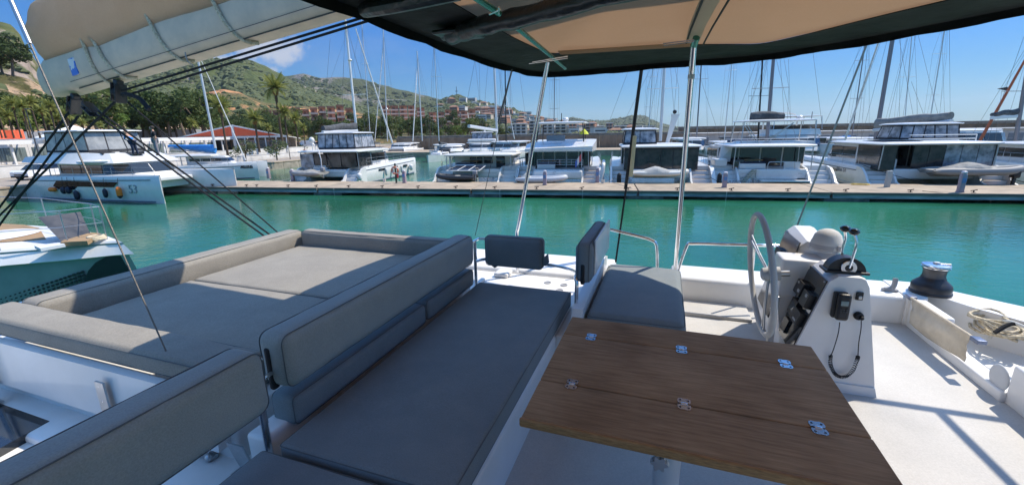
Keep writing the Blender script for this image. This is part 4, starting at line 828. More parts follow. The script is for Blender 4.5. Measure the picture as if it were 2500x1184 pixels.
    for k in range(doors):
        xa = -sw + k * dw + .06; part('door_pane', MB().box(xa, xa + dw - .12, y0 - .04, y0 + .01, 1.56, zt - .1), dg, t)
    part('door_frame', MB().rbox(-sw, sw, y0 - .07, y0 - .02, zt - .12, zt, .02, 1), hull, t)
    # hardtop over the cockpit
    w2 = htw or (W / 2 - .75); a, b = ht
    pl = [(-w2 + .5, a), (w2 - .5, a), (w2 - .15, a + .15), (w2, a + .5), (w2, b - .8), (w2 * .8, b), (-w2 * .8, b), (-w2, b - .8), (-w2, a + .5), (-w2 + .15, a + .15)]
    mb = MB(); mb.loft([[(x * k_, (y - (a + b) / 2) * k_ + (a + b) / 2, z) for x, y in pl] for k_, z in ((.975, zt), (1, zt + .05), (1, zt + .13), (.97, zt + .2), (.6, zt + .27))]); part('hardtop', mb, hull, t, angle=30)
    for s in (-1, 1):
        for y in (a + .35, y0 - .4):
            part('hardtop_post', MB().tube([(s * (w2 - .3), y, 1.5), (s * (w2 - .35), y, zt + .05)], .04, 8), STEEL, t)
    if rails:
        for s in (-1, 1):
            mb = MB(); X1 = W / 2 - .1; ys = [2.6 + (L - 3.1) * k / 6 for k in range(7)]
            def xo_(y): f = (y - 2.2) / (L - 2.2); return X1 * (1 - .095 * max(0, f) ** 2.2)
            for y in ys: mb.tube([(s * xo_(y), y, fb), (s * xo_(y), y, fb + .72)], .014, 5)
            for z in (.36, .7): mb.tube([(s * xo_(y), y, fb + z + .1) for y in ys], .008, 4)
            part('guard_rail', mb, STEEL, t, kind='stuff')
    return t, F
def fly_box(t, x0, x1, y0, y1, z0, z1, ztop, mode, hull=HULLW, n=4, nside=3, roof=None, ov=.25, vinyl=None, frame=BLKFAB, taper=.12):
    """low coaming + roof on posts; mode 'vinyl' closes it with clear panels in dark frames"""
    vinyl = vinyl or BIMG
    if z1 > z0: part('flybridge_coaming', MB().loft([[(x0, y0, z0), (x1, y0, z0), (x1, y1, z0), (x0, y1, z0)], [(x0 + .03, y0 + .03, z1), (x1 - .03, y0 + .03, z1), (x1 - .2, y1 - .35, z1), (x0 + .2, y1 - .35, z1)]]), hull, t)
    xa, xb, ya, yb = x0 + taper, x1 - taper, y0 + taper, y1 - taper * 3
    mb = MB(); c = ((xa + xb) / 2, (ya + yb) / 2); pl = [(xa - ov, ya - ov + .2), (xa - ov + .2, ya - ov), (xb + ov - .2, ya - ov), (xb + ov, ya - ov + .2), (xb + ov, yb), (xb + ov - .4, yb + ov), (xa - ov + .4, yb + ov), (xa - ov, yb)]
    mb.loft([[(c[0] + (x - c[0]) * k_, c[1] + (y - c[1]) * k_, z) for x, y in pl] for k_, z in ((.97, ztop), (1, ztop + .04), (.99, ztop + .09), (.8, ztop + .16), (.3, ztop + .2))]); part('flybridge_roof', mb, roof or hull, t, angle=30)
    def quadpart(nm, a, b, za, zb, inset, mat):
        a, b = Vector(a), Vector(b); d = (b - a).normalized(); n_ = Vector((-d.y, d.x, 0)) * .02
        a2, b2 = a + d * inset, b - d * inset
        A0, B0 = Vector((a2.x, a2.y, za)), Vector((b2.x, b2.y, za)); tx = lambda v, z: Vector((c[0] + (v.x - c[0]) * (1 - .0), c[1] + (v.y - c[1]), z))
        v4 = [A0, B0, tx(b2, zb), tx(a2, zb)]
        # lean inwards towards the roof
        def lean(v, z):
            k_ = (z - z1) / (ztop - z1) if ztop > z1 else 0
            return Vector((x0 + (v.x - x0) * 1 + (taper * k_ if v.x < c[0] else -taper * k_), v.y + (taper * k_ if v.y < c[1] else -taper * 3 * k_), z))
        v4 = [lean(v, v.z) for v in v4]; v8 = [v + n_ for v in v4] + [v - n_ for v in v4]
        part(nm, MB().add(v8, [(0, 1, 2, 3), (7, 6, 5, 4), (0, 4, 5, 1), (1, 5, 6, 2), (2, 6, 7, 3), (3, 7, 4, 0)]), mat, t)
    cs = [(x0 + .04, y0 + .04, 0), (x1 - .04, y0 + .04, 0), (x1 - .04, y1 - .04, 0), (x0 + .04, y1 - .04, 0)]
    if mode == 'vinyl':
        for q, nn in ((0, n), (1, nside), (2, n), (3, nside)):
            a, b = Vector(cs[q]), Vector(cs[(q + 1) % 4])
            for k in range(nn):
                quadpart('vinyl_panel', a.lerp(b, k / nn), a.lerp(b, (k + 1) / nn), z1 + .12, ztop - .05, .05, vinyl)
            quadpart('enclosure_skirt', a, b, z1 - .02, z1 + .16, 0, frame); quadpart('enclosure_valance', a, b, ztop - .12, ztop + .01, 0, frame)
            for k in range(nn + (1 if q in (0, 2) else 0)):
                m_ = a.lerp(b, k / nn); d = (b - a).normalized() * .045; quadpart('enclosure_post', m_ - d, m_ + d, z1, ztop, 0, frame)
    elif mode == 'open':
        for cxy in cs:
            kx = taper if cxy[0] < c[0] else -taper; ky = taper if cxy[1] < c[1] else -taper * 3
            part('roof_post', MB().tube([(cxy[0], cxy[1], z1 - .1), (cxy[0] + kx, cxy[1] + ky, ztop + .03)], .05, 8), MASTB if frame is BLKFAB else STEEL, t)
def rig(t, bp, tp, Y_, r, mat, ext=1.0, spread=(.5,), sw=1.5, stays=True, boom=None, name='mast', bag=None, jib=None, fore=6, shr=1.8, radome=None):
    a = P3(bp[0], bp[1], 1, Y_, DK); b = P3(tp[0], tp[1], 1, Y_, DK); b = a + (b - a) * ext
    use(DK); ms = part(name, MB().tube([a, b], [r, r * .85], 10, M=None), mat, t)
    for s_ in spread:
        c = a.lerp(b, s_); part('spreader', MB().tube([c + Vector((-sw, .25, .05)), c, c + Vector((sw, .25, .05))], .03, 5), mat, ms)
    if stays:
        mb = MB()
        for s in (-1, 1):
            lo = Vector((a.x + s * shr, a.y - .8, max(a.z - 1.6, 1.8)))
            mb.tube([lo, b - (b - a) * .03], .012, 4)
            if spread: c = a.lerp(b, spread[-1]); mb.tube([lo + Vector((0, .3, 0)), c + Vector((s * sw, .25, .05)), b - (b - a) * .05], .012, 4)
        mb.tube([b, Vector((a.x, a.y + fore, 1.9))], .014, 4)
        part('standing_rigging', mb, WIRE, t, kind='stuff')
    if jib: jp, jr, jm = jib; part('furled_jib', MB().tube([P3(*jp[0], 1, jp[2], DK), P3(*jp[1], 1, jp[3], DK)], [jr * 1.2, jr * .6], 7), jm, t)
    if boom:
        (p0, p1, Yb, h, matb) = boom; A = P3(*p0, 1, Y_ - .3, DK); B = P3(*p1, 1, Yb, DK)
        part('boom', MB().loft([[v + Vector((x, 0, z)) for x, z in ((-.13, 0), (.13, 0), (.15, .15), (.1, .28), (-.1, .28), (-.15, .15))] for v in (A, B)]), MASTM if bag is not None else mat, t)
        if bag:
            rings = []
            for i in range(14):
                f = i / 13; c = A.lerp(B, f * .96 + .02); hh = h * (1.15 - .45 * f) * (1 + .12 * noise.noise(Vector((f * 6, A.x, 0)))); ring = []
                for k in range(12):
                    an = k / 12 * 2 * math.pi; ring.append(c + Vector((math.cos(an) * .24, 0, .26 + (math.sin(an) + 1) * .5 * hh)) + Vector((0, 0, -.05 * math.sin(f * 9))))
                rings.append(ring)
            part('sail_bag', MB().loft(rings), bag, t, angle=70)
    if radome:
        c = a.lerp(b, radome); part('radome', MB().ball((c.x + .3, c.y - .35, c.z), .27, 6, sc_=(1, 1, .6)), HULLW, t)
    return a, b
def dinghy(lab, c, L_, mat, cover=None, rz=0, motor=False, tube_r=.2, dark=None, peak=.35, solar=False, grp='dinghies hung behind the catamarans'):
    t = thing('dinghy', lab, 'dinghy', c, rz, grp); use(DK @ Matrix.Translation(Vector(c)) @ Matrix.Rotation(rz, 4, 'Z')); h = L_ / 2; w_ = .72
    pts = smooth_path([(-h, -w_, .38), (-h * .2, -w_, .36), (h * .45, -w_ * .92, .38), (h * .85, -w_ * .5, .46), (h, 0, .52), (h * .85, w_ * .5, .46), (h * .45, w_ * .92, .38), (-h * .2, w_, .36), (-h, w_, .38)], 4)
    part('inflatable_tube', MB().tube(pts, [tube_r * (.6 + .4 * min(1, min(i, len(pts) - 1 - i) / 2)) for i in range(len(pts))], 9), mat, t, angle=70)
    mb = MB(); mb.loft([[(x, -w_ * k_, .3), (x, 0, -.02 + z_), (x, w_ * k_, .3), (x, w_ * k_ * .9, .36), (x, -w_ * k_ * .9, .36)] for x, k_, z_ in ((-h * .93, .95, 0), (0, .95, 0), (h * .6, .7, .1), (h * .93, .15, .3))]); part('dinghy_hull', mb, dark or HULLW, t)
    if cover:
        rings = []
        for i in range(15):
            f = i / 14; x = -h * 1.04 + f * 2 * h * 1.03; k_ = 1 if f < .6 else max(.12, 1 - ((f - .6) / .4) ** 1.6); hh = peak * math.exp(-((f - .45) / .22) ** 2) + .08
            ring = [(x, w_ * 1.28 * k_ * math.cos(a) , .30 + (math.sin(a) ** (1 if math.sin(a) > 0 else 1)) * (hh if math.sin(a) > 0 else .18) * (1) + .12 + noise.noise(Vector((x * 2.5, a, c[0]))) * .06) for a in [q * math.pi / 6 for q in range(12)]]
            rings.append(ring)
        part('boat_cover', MB().loft(rings), cover, t, angle=60)
    else:
        part('seat_bench', MB().rbox(-h * .1, h * .15, -w_ * .8, w_ * .8, .40, .48, .03, 1), HULLC, t); part('transom_board', MB().rbox(-h * .95, -h * .88, -w_ * .8, w_ * .8, .1, .6, .02, 1), pm('dark_grey_rubber', (.07, .07, .075), .6), t)
    if motor:
        mb = MB(); mb.rbox(-h - .15, -h + .25, -.2, .2, .55, .95, .1, 3); o_ = part('outboard_cowl', mb, pm('outboard_grey', (.25, .25, .27), .3) if motor == 1 else HULLC, t); part('outboard_leg', MB().rbox(-h - .02, -h + .14, -.07, .07, -.1, .6, .03, 2), STEEL, o_)
    use(DK); return t
def fender(lab, x, y, z, mat, r=.13, h=.55, grp='fenders hung on the numbered catamaran', F=None, ax=2):
    use(F or DK); t = thing('fender', lab, 'fender', (x, y, z), 0, grp)
    part('fender_body', MB().lathe([(.01, -.02), (r * .4, 0), (r * .9, .08), (r, .18), (r, h - .18), (r * .9, h - .08), (r * .4, h), (.02, h + .05)], (x, y, z), 12, angle if False else None) if ax == 2 else MB().lathe([(.01, -h / 2 - .02), (r * .4, -h / 2), (r * .9, -h / 2 + .08), (r, -h / 2 + .18), (r, h / 2 - .18), (r * .9, h / 2 - .08), (r * .4, h / 2)], (x, y, z + r), 12, None, 0), mat, t, angle=60)
    use(DK); return t
Y0 = 5.3
# ---- B1: enclosed flybridge catamaran, dark sail bag
B1, F = cat('white sailing catamaran with tinted enclosed flybridge and dark sail bag, leftmost at the pontoon', -20.4, Y0 + .4, 0, 7.4, 15.0, zt=3.2, sal=(4.6, 9.6), ht=(1.3, 8.4), htw=3.55, doorglass=DVINYL, holes=((4.6, 6.2), (7.6, 9.2), (10.6, 11.8)))
fly_box(B1, -2.6, 1.9, 3.6, 7.8, 3.35, 3.5, 5.05, 'vinyl', n=5, nside=3)
use(F)
for s in (-1, 1):
    for k, (a_, b_) in enumerate(((-3.2, -1.7), (-1.6, -.2), (-.1, 1.4), (1.5, 3.1))):
        if s < 0: part('cockpit_curtain', MB().box(a_, b_, 1.5, 1.53, 1.75, 3.1), DVINYL if k != 0 else BIMG, B1)
    part('side_curtain', MB().box(s * 3.2 - .015, s * 3.2 + .015, 1.6, 4.4, 1.75, 3.1), DVINYL, B1)
part('radar_dome', MB().ball((-1.9, 1.9, 4.45), .28, 7, sc_=(1, 1, 1.1)), HULLW, B1); part('dome_pole', MB().tube([(-1.9, 1.9, 3.3), (-1.9, 1.9, 4.2)], .05, 8), HULLW, B1); part('davit_arm', MB().tube([(-.9, 1.3, 3.7), (-.4, .9, 2.6), (-.1, .4, 1.1)], .05, 8), STEEL, B1)
rig(B1, (870, 315), (842, 45), 17.5, .15, pm('mast_white', (.72, .73, .74), .35), spread=(.32,), sw=1.6, boom=((872, 322), (788, 326), 9.5, .75, MASTM), bag=SAILD, jib=(((958, 350), (868, 70), 20, 17.5), .10, pm('furled_sail_white', (.72, .72, .70), .8, col2=(.5, .5, .5), nscale=3)), radome=.63)
dinghy('grey inflatable dinghy under a crumpled cover behind the tinted flybridge catamaran', (-21.6, Y0 + .1, .95), 3.5, pm('dinghy_grey', (.25, .26, .27), .6), COVM, R(180), motor=1, peak=.22)
# ---- B2: cream low sloop rigged cat with solar panels
B2, F = cat('cream sailing catamaran with window slits and a solar panel rack over its stern', -4.8, Y0 + .5, 0, 8.0, 13.2, hull=HULLC, zt=2.72, sal=(3.9, 8.8), ht=(1.6, 7.0), htw=3.5, doors=4, doorglass=HULLC, holes=((6, 6.4), (9, 9.4)))
use(F)
for xa, xb, z0, z1 in ((-1.4, -.75, 1.9, 2.55), (-.68, -.1, 1.9, 2.55), (.05, .95, 1.9, 2.55), (1.3, 2.2, 1.5, 2.65)): part('aft_window', MB().rbox(xa, xb, 3.82, 3.88, z0, z1, .02, 1), DKGLASS, B2)
part('window_post', MB().rbox(-2.9, -2.75, 1.9, 2.1, 1.5, 2.75, .02, 1), HULLC, B2)
mb = MB(); mb.add([(-2.7, .35, 1.50), (.55, .35, 1.50), (.95, 1.3, 1.92), (-1.9, 1.3, 1.92), (-2.7, .35, 1.46), (.55, .35, 1.46), (.95, 1.3, 1.88), (-1.9, 1.3, 1.88)], [(0, 1, 2, 3), (7, 6, 5, 4), (0, 4, 5, 1), (1, 5, 6, 2), (2, 6, 7, 3), (3, 7, 4, 0)]); sr_ = part('solar_rack', mb, HULLW, B2)
for k in range(3):
    u0, u1 = k / 3 + .025, (k + 1) / 3 - .025; P_ = lambda u, v: (-2.7 + (.8 * v) + u * (3.25 + (-.4) * v), .35 + .95 * v, 1.503 + .42 * v)
    part('solar_panel', MB().add([P_(u0, .07), P_(u1, .07), P_(u1, .93), P_(u0, .93)] + [tuple(Vector(q) + Vector((0, 0, .012))) for q in (P_(u0, .07), P_(u1, .07), P_(u1, .93), P_(u0, .93))], [(3, 2, 1, 0), (4, 5, 6, 7), (0, 1, 5, 4), (1, 2, 6, 5), (2, 3, 7, 6), (3, 0, 4, 7)]), SOLAR, sr_)
for x in (-2.2, .3): part('davit_arm', MB().tube([(x, 1.4, 1.3), (x, .8, 1.7), (x, -.2, 1.75)], .04, 7), STEEL, B2)
part('helm_bulwark', MB().rbox(1.6, 3.4, 4.2, 5.8, 2.4, 3.15, .25, 4), HULLC, B2)
rig(B2, (1214, 345), (1206, 150), 16, .13, MASTM, ext=1.6, spread=(.28, .7), sw=1.7, boom=((1212, 322), (1145, 312), 9, .1, MASTM), bag=None)
p = px(1108, 435, 1, Y0 + .1)
dinghy('black inflatable dinghy with grey outboard hung under the solar panels', (-6.2, Y0 + .1, .62), 3.6, pm('hypalon_black', (.03, .032, .036), .55), None, R(180), motor=1, dark=BLACKR)
# ---- B3: motor catamaran with hardtop flybridge and flag
B3, F = cat('large white motor catamaran with open hardtop flybridge and a flag at its stern', 2.9, Y0 + .5, 0, 7.6, 14.5, zt=3.2, sal=(3.4, 10.2), ht=(.9, 9.4), htw=3.0, doors=5, doorglass=DKGLASS, holes=((4, 6.5), (8, 10.5)), cat_='motor catamaran', frontsteps='teak')
use(F)
mb = MB(); mb.loft([[(-3.0, .95, 3.12), (3.0, .95, 3.12), (3.0, .95, 3.55), (-3.0, .95, 3.38)], [(-3.3, 5, 3.05), (3.3, 5, 3.05), (3.3, 4.0, 4.1), (-3.3, 4.0, 3.7)], [(-3.0, 9.8, 3.1), (3.0, 9.8, 3.1), (2.8, 8.6, 4.05), (-2.8, 8.6, 4.05)]]); part('flybridge_coaming', mb, HULLW, B3)
fly_box(B3, -2.2, 2.2, 2.6, 6.8, 4.0, 4.0, 5.55, 'open', ov=.35, n=3)
use(F)
mb = MB(); 
for z in (.75, .98, 1.2): mb.tube([(-1.9, 1.05, fbz) for fbz in (0,)] * 0 + [(-1.9, 1.1, 1.2 + z), (2.2, 1.1, 1.2 + z)], .018, 5)
for k in range(5): mb.tube([(-1.9 + k * 1.025, 1.1, 1.9), (-1.9 + k * 1.025, 1.1, 2.4)], .018, 5)
part('aft_rail', mb, STEEL, B3, kind='stuff')
part('fly_seat', MB().rbox(-1.3, .4, 3.0, 3.6, 4.0, 4.5, .06, 2), pm('grey_seat', (.22, .23, .26), .7), B3)
part('radar_dome', MB().ball((.3, 5, 5.95), .3, 7, sc_=(1, 1, .75)), HULLW, B3); part('mast_light', MB().tube([(-.1, 5, 5.7), (-.1, 5, 6.55)], .04, 6), MASTB, B3)
part('fly_sunshade', MB().lathe([(.02, .5), (.3, .25), (.45, 0)], (2.1, 4.2, 4.55), 12), pm('lime_cover', (.55, .6, .06), .8), B3)
for s, lab in ((-1, 'left'), (1, 'right')): part('saloon_side_panel', MB().prism([(1.2, 1.9), (1.2, 3.0), (3.5, 3.0), (3.5, 1.9)], s * 2.95, s * 3.02, ax=0), DKGLASS, B3)
part('stern_locker', MB().rbox(-2.1, 2.2, .2, 1.1, .75, 1.5, .15, 3), HULLW, B3)
part('emblem', MB().tube([(-.2 + .1 * math.cos(a), .19, 1.35 + .13 * math.sin(a)) for a in [i * .5 for i in range(11)]], .015, 4), STEEL, B3)
fl = thing('ensign_flag', 'red white and blue flag hanging at the stern of the motor catamaran', 'flag', (5.0 - 2.9, .8, 1.7)); part('flag_pole', MB().tube([(2.1, .8, 1.7), (2.1, .8, 3.1)], .025, 6), HULLW, fl)
for nm, a_, b_, mt_ in (('red_band', 0, .4, pm('flag_red', (.6, .08, .08), .8)), ('white_band', .4, .7, pm('flag_white', (.72, .7, .7), .8)), ('blue_band', .7, 1, pm('flag_blue', (.08, .14, .4), .8))):
    g = [[(2.1 - (.55 * (a_ + (b_ - a_) * j / 3)) * 1.0 + 0, .8 + .06 * math.sin((a_ + (b_ - a_) * j / 3) * 9 + i), 3.0 - i * .15 - .75 * (a_ + (b_ - a_) * j / 3)) for j in range(4)] for i in range(5)]
    part(nm, MB().sheet(g, .01, (0, 1, 0)), mt_, fl)
# fenders strung along its right side (white covered, dark windows)
for k in range(3):
    y = .8 + k * 1.6; part('boarding_arch', MB().tube(smooth_path([(3.75, y - .5, .35), (3.95, y - .3, 1.7), (4.0, y, 2.0), (4.0, y + .4, 1.9), (3.9, y + .7, .5)], 4), .16, 8), HULLW, B3)
dinghy('pale grey inflatable dinghy with a peaked cover lying at the stern of the motor catamaran', (1.6, Y0 - .15, .5), 4.2, pm('dinghy_pale', (.45, .47, .5), .5), None, 0, motor=0, tube_r=.24, dark=pm('dinghy_pale2', (.36, .39, .44), .5))
use(DK); mb = MB(); mb.lathe([(.02, .55), (.2, .42), (.5, .12), (.62, 0)], (.3, Y0 - .15, .86), 14); solo('console_cover', mb, COVL, 'pointed pale cover on the left half of the grey white dinghy', 'cover', angle=60)
# ---- B4: black enclosure cat
B4, F = cat('white sailing catamaran with its cockpit wrapped in black see through curtains', 11.7, Y0 + .4, 0, 8.4, 14.0, zt=3.35, sal=(4.6, 9.6), ht=(1.2, 9.0), htw=3.3, doorglass=DVINYL, holes=((5, 7),), frontsteps='teak')
use(F)
for k in range(6):
    a_ = -3.0 + k * 1.0; part('cockpit_curtain', MB().box(a_ + .03, a_ + .97, 1.45, 1.48, 1.5, 3.35), DVINYL, B4); part('curtain_post', MB().box(a_ - .03, a_ + .03, 1.43, 1.5, 1.5, 3.35), BLKFAB, B4)
for s in (-1, 1): part('side_curtain', MB().box(s * 3.02 - .02, s * 3.02 + .02, 1.5, 4.5, 1.5, 3.35), DVINYL, B4)
part('curtain_rail', MB().box(-3.05, 3.05, 1.40, 1.43, 3.2, 3.36), BLKFAB, B4)
fly_box(B4, -3.1, -.2, 3.2, 6.5, 3.5, 3.62, 4.85, 'vinyl', n=2, nside=2)
rig(B4, (1612, 345), (1622, 165), 18, .17, MASTM, ext=1.6, spread=(.45,), sw=1.6)
use(F); part('radar_mast', MB().loft([[(1.15, 8, 3.3), (1.45, 8, 3.3), (1.45, 8.3, 3.3), (1.15, 8.3, 3.3)], [(1.6, 8, 5.9), (2.15, 8, 5.9), (2.15, 8.3, 5.9), (1.6, 8.3, 5.9)], [(1.55, 8, 6.3), (2.35, 8, 6.3), (2.35, 8.3, 6.3), (1.55, 8.3, 6.3)]]), HULLW, B4)
part('horn_cluster', MB().ball((1.85, 8.1, 6.5), .2, 5), BLACKP, B4)
for x in (-1.6, 1.3): part('davit_arm', MB().tube([(x, 1.3, 1.3), (x, .5, 1.55), (x, -.3, 1.55)], .05, 7), BLACKP, B4)
dinghy('cream hulled dinghy under a peaked light grey cover in front of the black curtains', (11.4, Y0 + .05, 1.0), 4.3, HULLC, COVL, 0, peak=.42, dark=HULLC)
# ---- B5: big white cat with name on the transom
B5, F = cat('big white catamaran with pale open hardtop and a name lettered on its left transom', 20.4, Y0 + .4, 0, 9.0, 15.0, zt=3.3, sal=(4.3, 9.8), ht=(1.0, 8.0), htw=3.2, doors=4, doorglass=DKGLASS, holes=((5, 7),))
use(F)
part('lettering', text_mb('MAGAZIUM', .34, Matrix.Translation((-3.35, .035, .52)) @ Matrix.Rotation(R(90), 4, 'X'), .01), pm('grey_lettering', (.15, .16, .18), .5), B5, kind='stuff')
part('gangway_ladder', MB().prism([(-2.3, .55), (-1.55, 1.55), (-1.2, 1.5), (-1.95, .5)], .9, 1.0, ax=1), pm('slatted_gangway', (.30, .30, .24), .7), B5)
for k in range(8): part('ladder_rung', MB().box(-2.2 + k * .11, -1.85 + k * .11, .86, .9, .6 + k * .13, .64 + k * .13), HULLC, B5)
part('transom_door', MB().rbox(-1.2, 1.9, 1.03, 1.1, .75, 1.5, .03, 2), HULLW, B5); part('swim_platform', MB().rbox(-1.0, 2.6, .35, 1.1, .58, .72, .03, 2), HULLW, B5)
for (a_, b_) in ((-2.4, -1.1), (1.0, 2.2)): part('cockpit_bulkhead', MB().rbox(a_, b_, 1.6, 1.75, 1.5, 2.1, .03, 2), HULLW, B5)
mb = MB(); mb.tube(smooth_path([(-.35, 1.2, 1.5), (-.3, 1.2, 2.05), (0, 1.2, 2.12), (1.4, 1.2, 2.12), (1.6, 1.2, 2.05), (1.65, 1.2, 1.5)], 3), .03, 6); part('stern_pulpit', mb, STEEL, B5)
part('left_locker', MB().rbox(-4.2, -3.2, 2.0, 3.6, 1.7, 2.35, .12, 3), HULLW, B5); part('left_seat_panel', MB().rbox(-2.85, -1.95, 1.75, 1.9, 1.5, 2.3, .1, 3), DKGLASS, B5)  # second part: dark glass slab by the left seat
mb = MB(); mb.tube(smooth_path([(3.0, .4, .7), (3.0, .3, 1.2), (3.4, .3, 1.3), (3.8, .3, 1.2), (3.8, .4, .6)], 3), .025, 6); part('boarding_handle', mb, STEEL, B5)
part('left_stair_block', MB().loft([[(-3.5, 3.6, 2.0), (-2.6, 3.6, 2.0), (-2.6, 5.5, 2.0), (-3.5, 5.5, 2.0)], [(-3.3, 3.9, 3.4), (-2.5, 3.6, 3.4), (-2.5, 5.3, 3.4), (-3.3, 5.2, 3.4)]]), HULLW, B5)
fly_box(B5, -1.9, 3.9, 3.6, 6.8, 3.5, 3.7, 5.35, 'open', frame=None, ov=.15, taper=.1)
mb = MB()
for (a_, b_) in (((-.5, 3.4, 3.3), (-1.9, 3.4, 5.2)), ((-.3, 3.4, 3.3), (-1.7, 3.4, 5.25)), ((2.0, 3.6, 5.2), (-.4, 3.4, 3.4)), ((2.1, 3.7, 5.2), (-.2, 3.4, 3.35))): mb.tube([a_, b_], .03, 5)
part('bimini_strut', mb, STEEL, B5, kind='stuff')
mb = MB()
for s in range(8): mb.tube([(-3.6 + s * .9, 2.2, 3.5), (-3.6 + s * .9, 2.2, 3.95)], .015, 4)
mb.tube([(-3.6, 2.2, 3.95), (2.8, 2.2, 3.95)], .018, 5); part('roof_rail', mb, STEEL, B5, kind='stuff')
rig(B5, (1872, 345), (1888, 150), 18, .17, MASTD, ext=1.6, spread=(.42,), sw=1.7)
use(F); rings = []
for i in range(12):
    f = i / 11; rings.append([(-.9 + f * 2.6, 5 + .35 * math.cos(a), 5.75 + .18 * f * 0 + (.42 + .1 * math.sin(f * 3.1) - .12 * f) * math.sin(a) + .06 * noise.noise(Vector((f * 5, a, 1)))) for a in [k * math.pi / 6 for k in range(12)]])
part('stowed_sail', MB().loft(rings), SAILD, B5, angle=70)
part('satellite_dome', MB().lathe([(.2, 0), (.24, .1), (.22, .32), (.12, .42), (.01, .45)], (3.0, 5, 5.4), 12), HULLW, B5); part('wind_vane', MB().tube([(3.9, 5, 5.4), (3.9, 5, 6.1)], .03, 6), MASTD, B5)
lr = px(2035, 385, 1, Y0 + 3); lifering(lr.x, Y0 + 3, lr.z, 'orange life ring hung on the rail between the two big right catamarans', .42)
# second orange ring handled above
# ---- B6: big right hand catamaran
B6, F = cat('long white catamaran with numbered hull, dark side curtains and a tarpaulin covered dinghy', 31.6, Y0 + .3, 0, 9.4, 15.5, zt=3.35, sal=(4.4, 10.2), ht=(.8, 9.4), htw=4.0, doors=6, doorglass=DVINYL, holes=((5, 8),), frontsteps='teak')
use(F)
part('lettering', text_mb('Alise 51', .5, Matrix.Translation((-4.73, 4.4, 1.1)) @ Matrix.Rotation(R(-90), 4, 'Z') @ Matrix.Rotation(R(90), 4, 'X'), .01), MATS['grey_lettering'], B6, kind='stuff')
for k in range(7):
    a_ = -3.6 + k * 1.04
    if k in (1,): continue
    part('cockpit_curtain', MB().box(a_, a_ + 1.0, 1.3, 1.33, 1.5, 3.35), DVINYL if k < 4 else BIMG, B6)
for s in (-1, 1): part('side_curtain', MB().box(s * 3.7 - .02, s * 3.7 + .02, 1.3, 4.4, 1.5, 3.35), DVINYL, B6)
part('roof_solar_panel', MB().box(-3.2, -.6, 2.0, 5, 3.63, 3.65), SOLAR, B6); part('left_console', MB().rbox(-3.2, -2.2, 1.7, 2.6, 1.5, 2.3, .12, 3), HULLW, B6)
fly_box(B6, -1.0, 3.2, 4.2, 7.4, 3.55, 3.7, 4.85, 'vinyl', n=5, nside=2)
mb = MB()
for z in (3.75, 4.05): mb.tube([(-.9, 3.2, z), (3.6, 3.2, z)], .04, 5)
mb.tube([(3.6, 3.2, 3.3), (3.6, 3.2, 4.05)], .04, 5); part('roof_rail', mb, HULLW, B6, kind='stuff')
rig(B6, (2137, 345), (2180, 92), 17.5, .19, MASTD, ext=1.5, spread=(.82,), sw=1.9, boom=((2133, 322), (2322, 300), 11, .85, MASTM), bag=SAILG, radome=.84)
dinghy('dinghy under a large folded grey tarpaulin hung across the right catamaran stern', (33.2, Y0 + .25, 1.15), 5.6, pm('dinghy_mid', (.22, .22, .22), .6), COVM, 0, peak=.5, tube_r=.28, dark=MATS['dinghy_mid'])
# ---- B7: catamaran cut by the right edge
B7, F = cat('white catamaran cut off by the right edge of the photo with dark outboard', 43.2, Y0 + .4, 0, 9, 15, zt=3.1, det=1)
rig(B7, (2478, 350), (2505, 190), 18, .17, MASTD, ext=1.6, boom=((2480, 288), (2420, 292), 16, .5, MASTM), bag=SAILD)
# outboards at the dock between B6 and B7
def outboard(x, lab, s=1.0):
    t = thing('outboard_motor', lab, 'outboard motor', (x, Y0 - .1, .5), 0, 'outboard motors at the sterns'); use(DK)
    part('cowl', MB().rbox(x - .22 * s, x + .22 * s, Y0 - .4, Y0 + .1, 1.05, 1.6, .12, 4), BLACKP, t); part('leg', MB().rbox(x - .09, x + .09, Y0 - .25, Y0 - .05, .1, 1.1, .04, 2), BLACKP, t)
outboard(px(2475, 420, 1, Y0).x, 'dark outboard motor at the right edge behind the pontoon')
for (x, z, lab) in ((1512, .9, 'black fender between the motor catamaran and the black curtained one'), (1758, .75, 'black fender left of the lettered transom')):
    p = px(x, 420, 1, Y0 + .6); fender(lab, p.x, Y0 + .6, .35, BLACKR, .18, .95, 'dark fenders between the sterns')
for (x, y, lab) in ((876, 420, 'white ball fender on the side of the tinted flybridge catamaran, near its stern'), (1003, 405, 'white ball fender on the side of the tinted flybridge catamaran, near its bow')):
    p = px(x, y, 0, -16.5); fender(lab, -16.5, p.y, .55, HULLW, .26, .7, 'fenders on the tinted flybridge catamaran')
for i, (x, y) in enumerate(((943, 425), (960, 417), (980, 412))):
    p = px(x, y, 0, -16.5); fender(('first', 'middle', 'last')[i] + ' of three grey drop fenders hung side by side on the white hull', -16.5, p.y, .5, pm('grey_fender', (.45, .46, .46), .6), .14, .75, 'fenders on the tinted flybridge catamaran')

# ---- L0: the "53" motor catamaran at the left, bow to the right
LX, LY, LA = -42.3, -.75, -R(90) - math.atan2(1.5, 15.7)
L0, F = cat('white motor catamaran with orange and black fenders and 53 on its hull, at left', LX, LY, LA, 7.1, 16.5, zt=3.05, sal=(3.6, 10.6), ht=(.6, 10.2), htw=3.3, doors=4, doorglass=DKGLASS, cat_='motor catamaran', steps=True, holes=(), fb=1.95, det=1)
use(F)
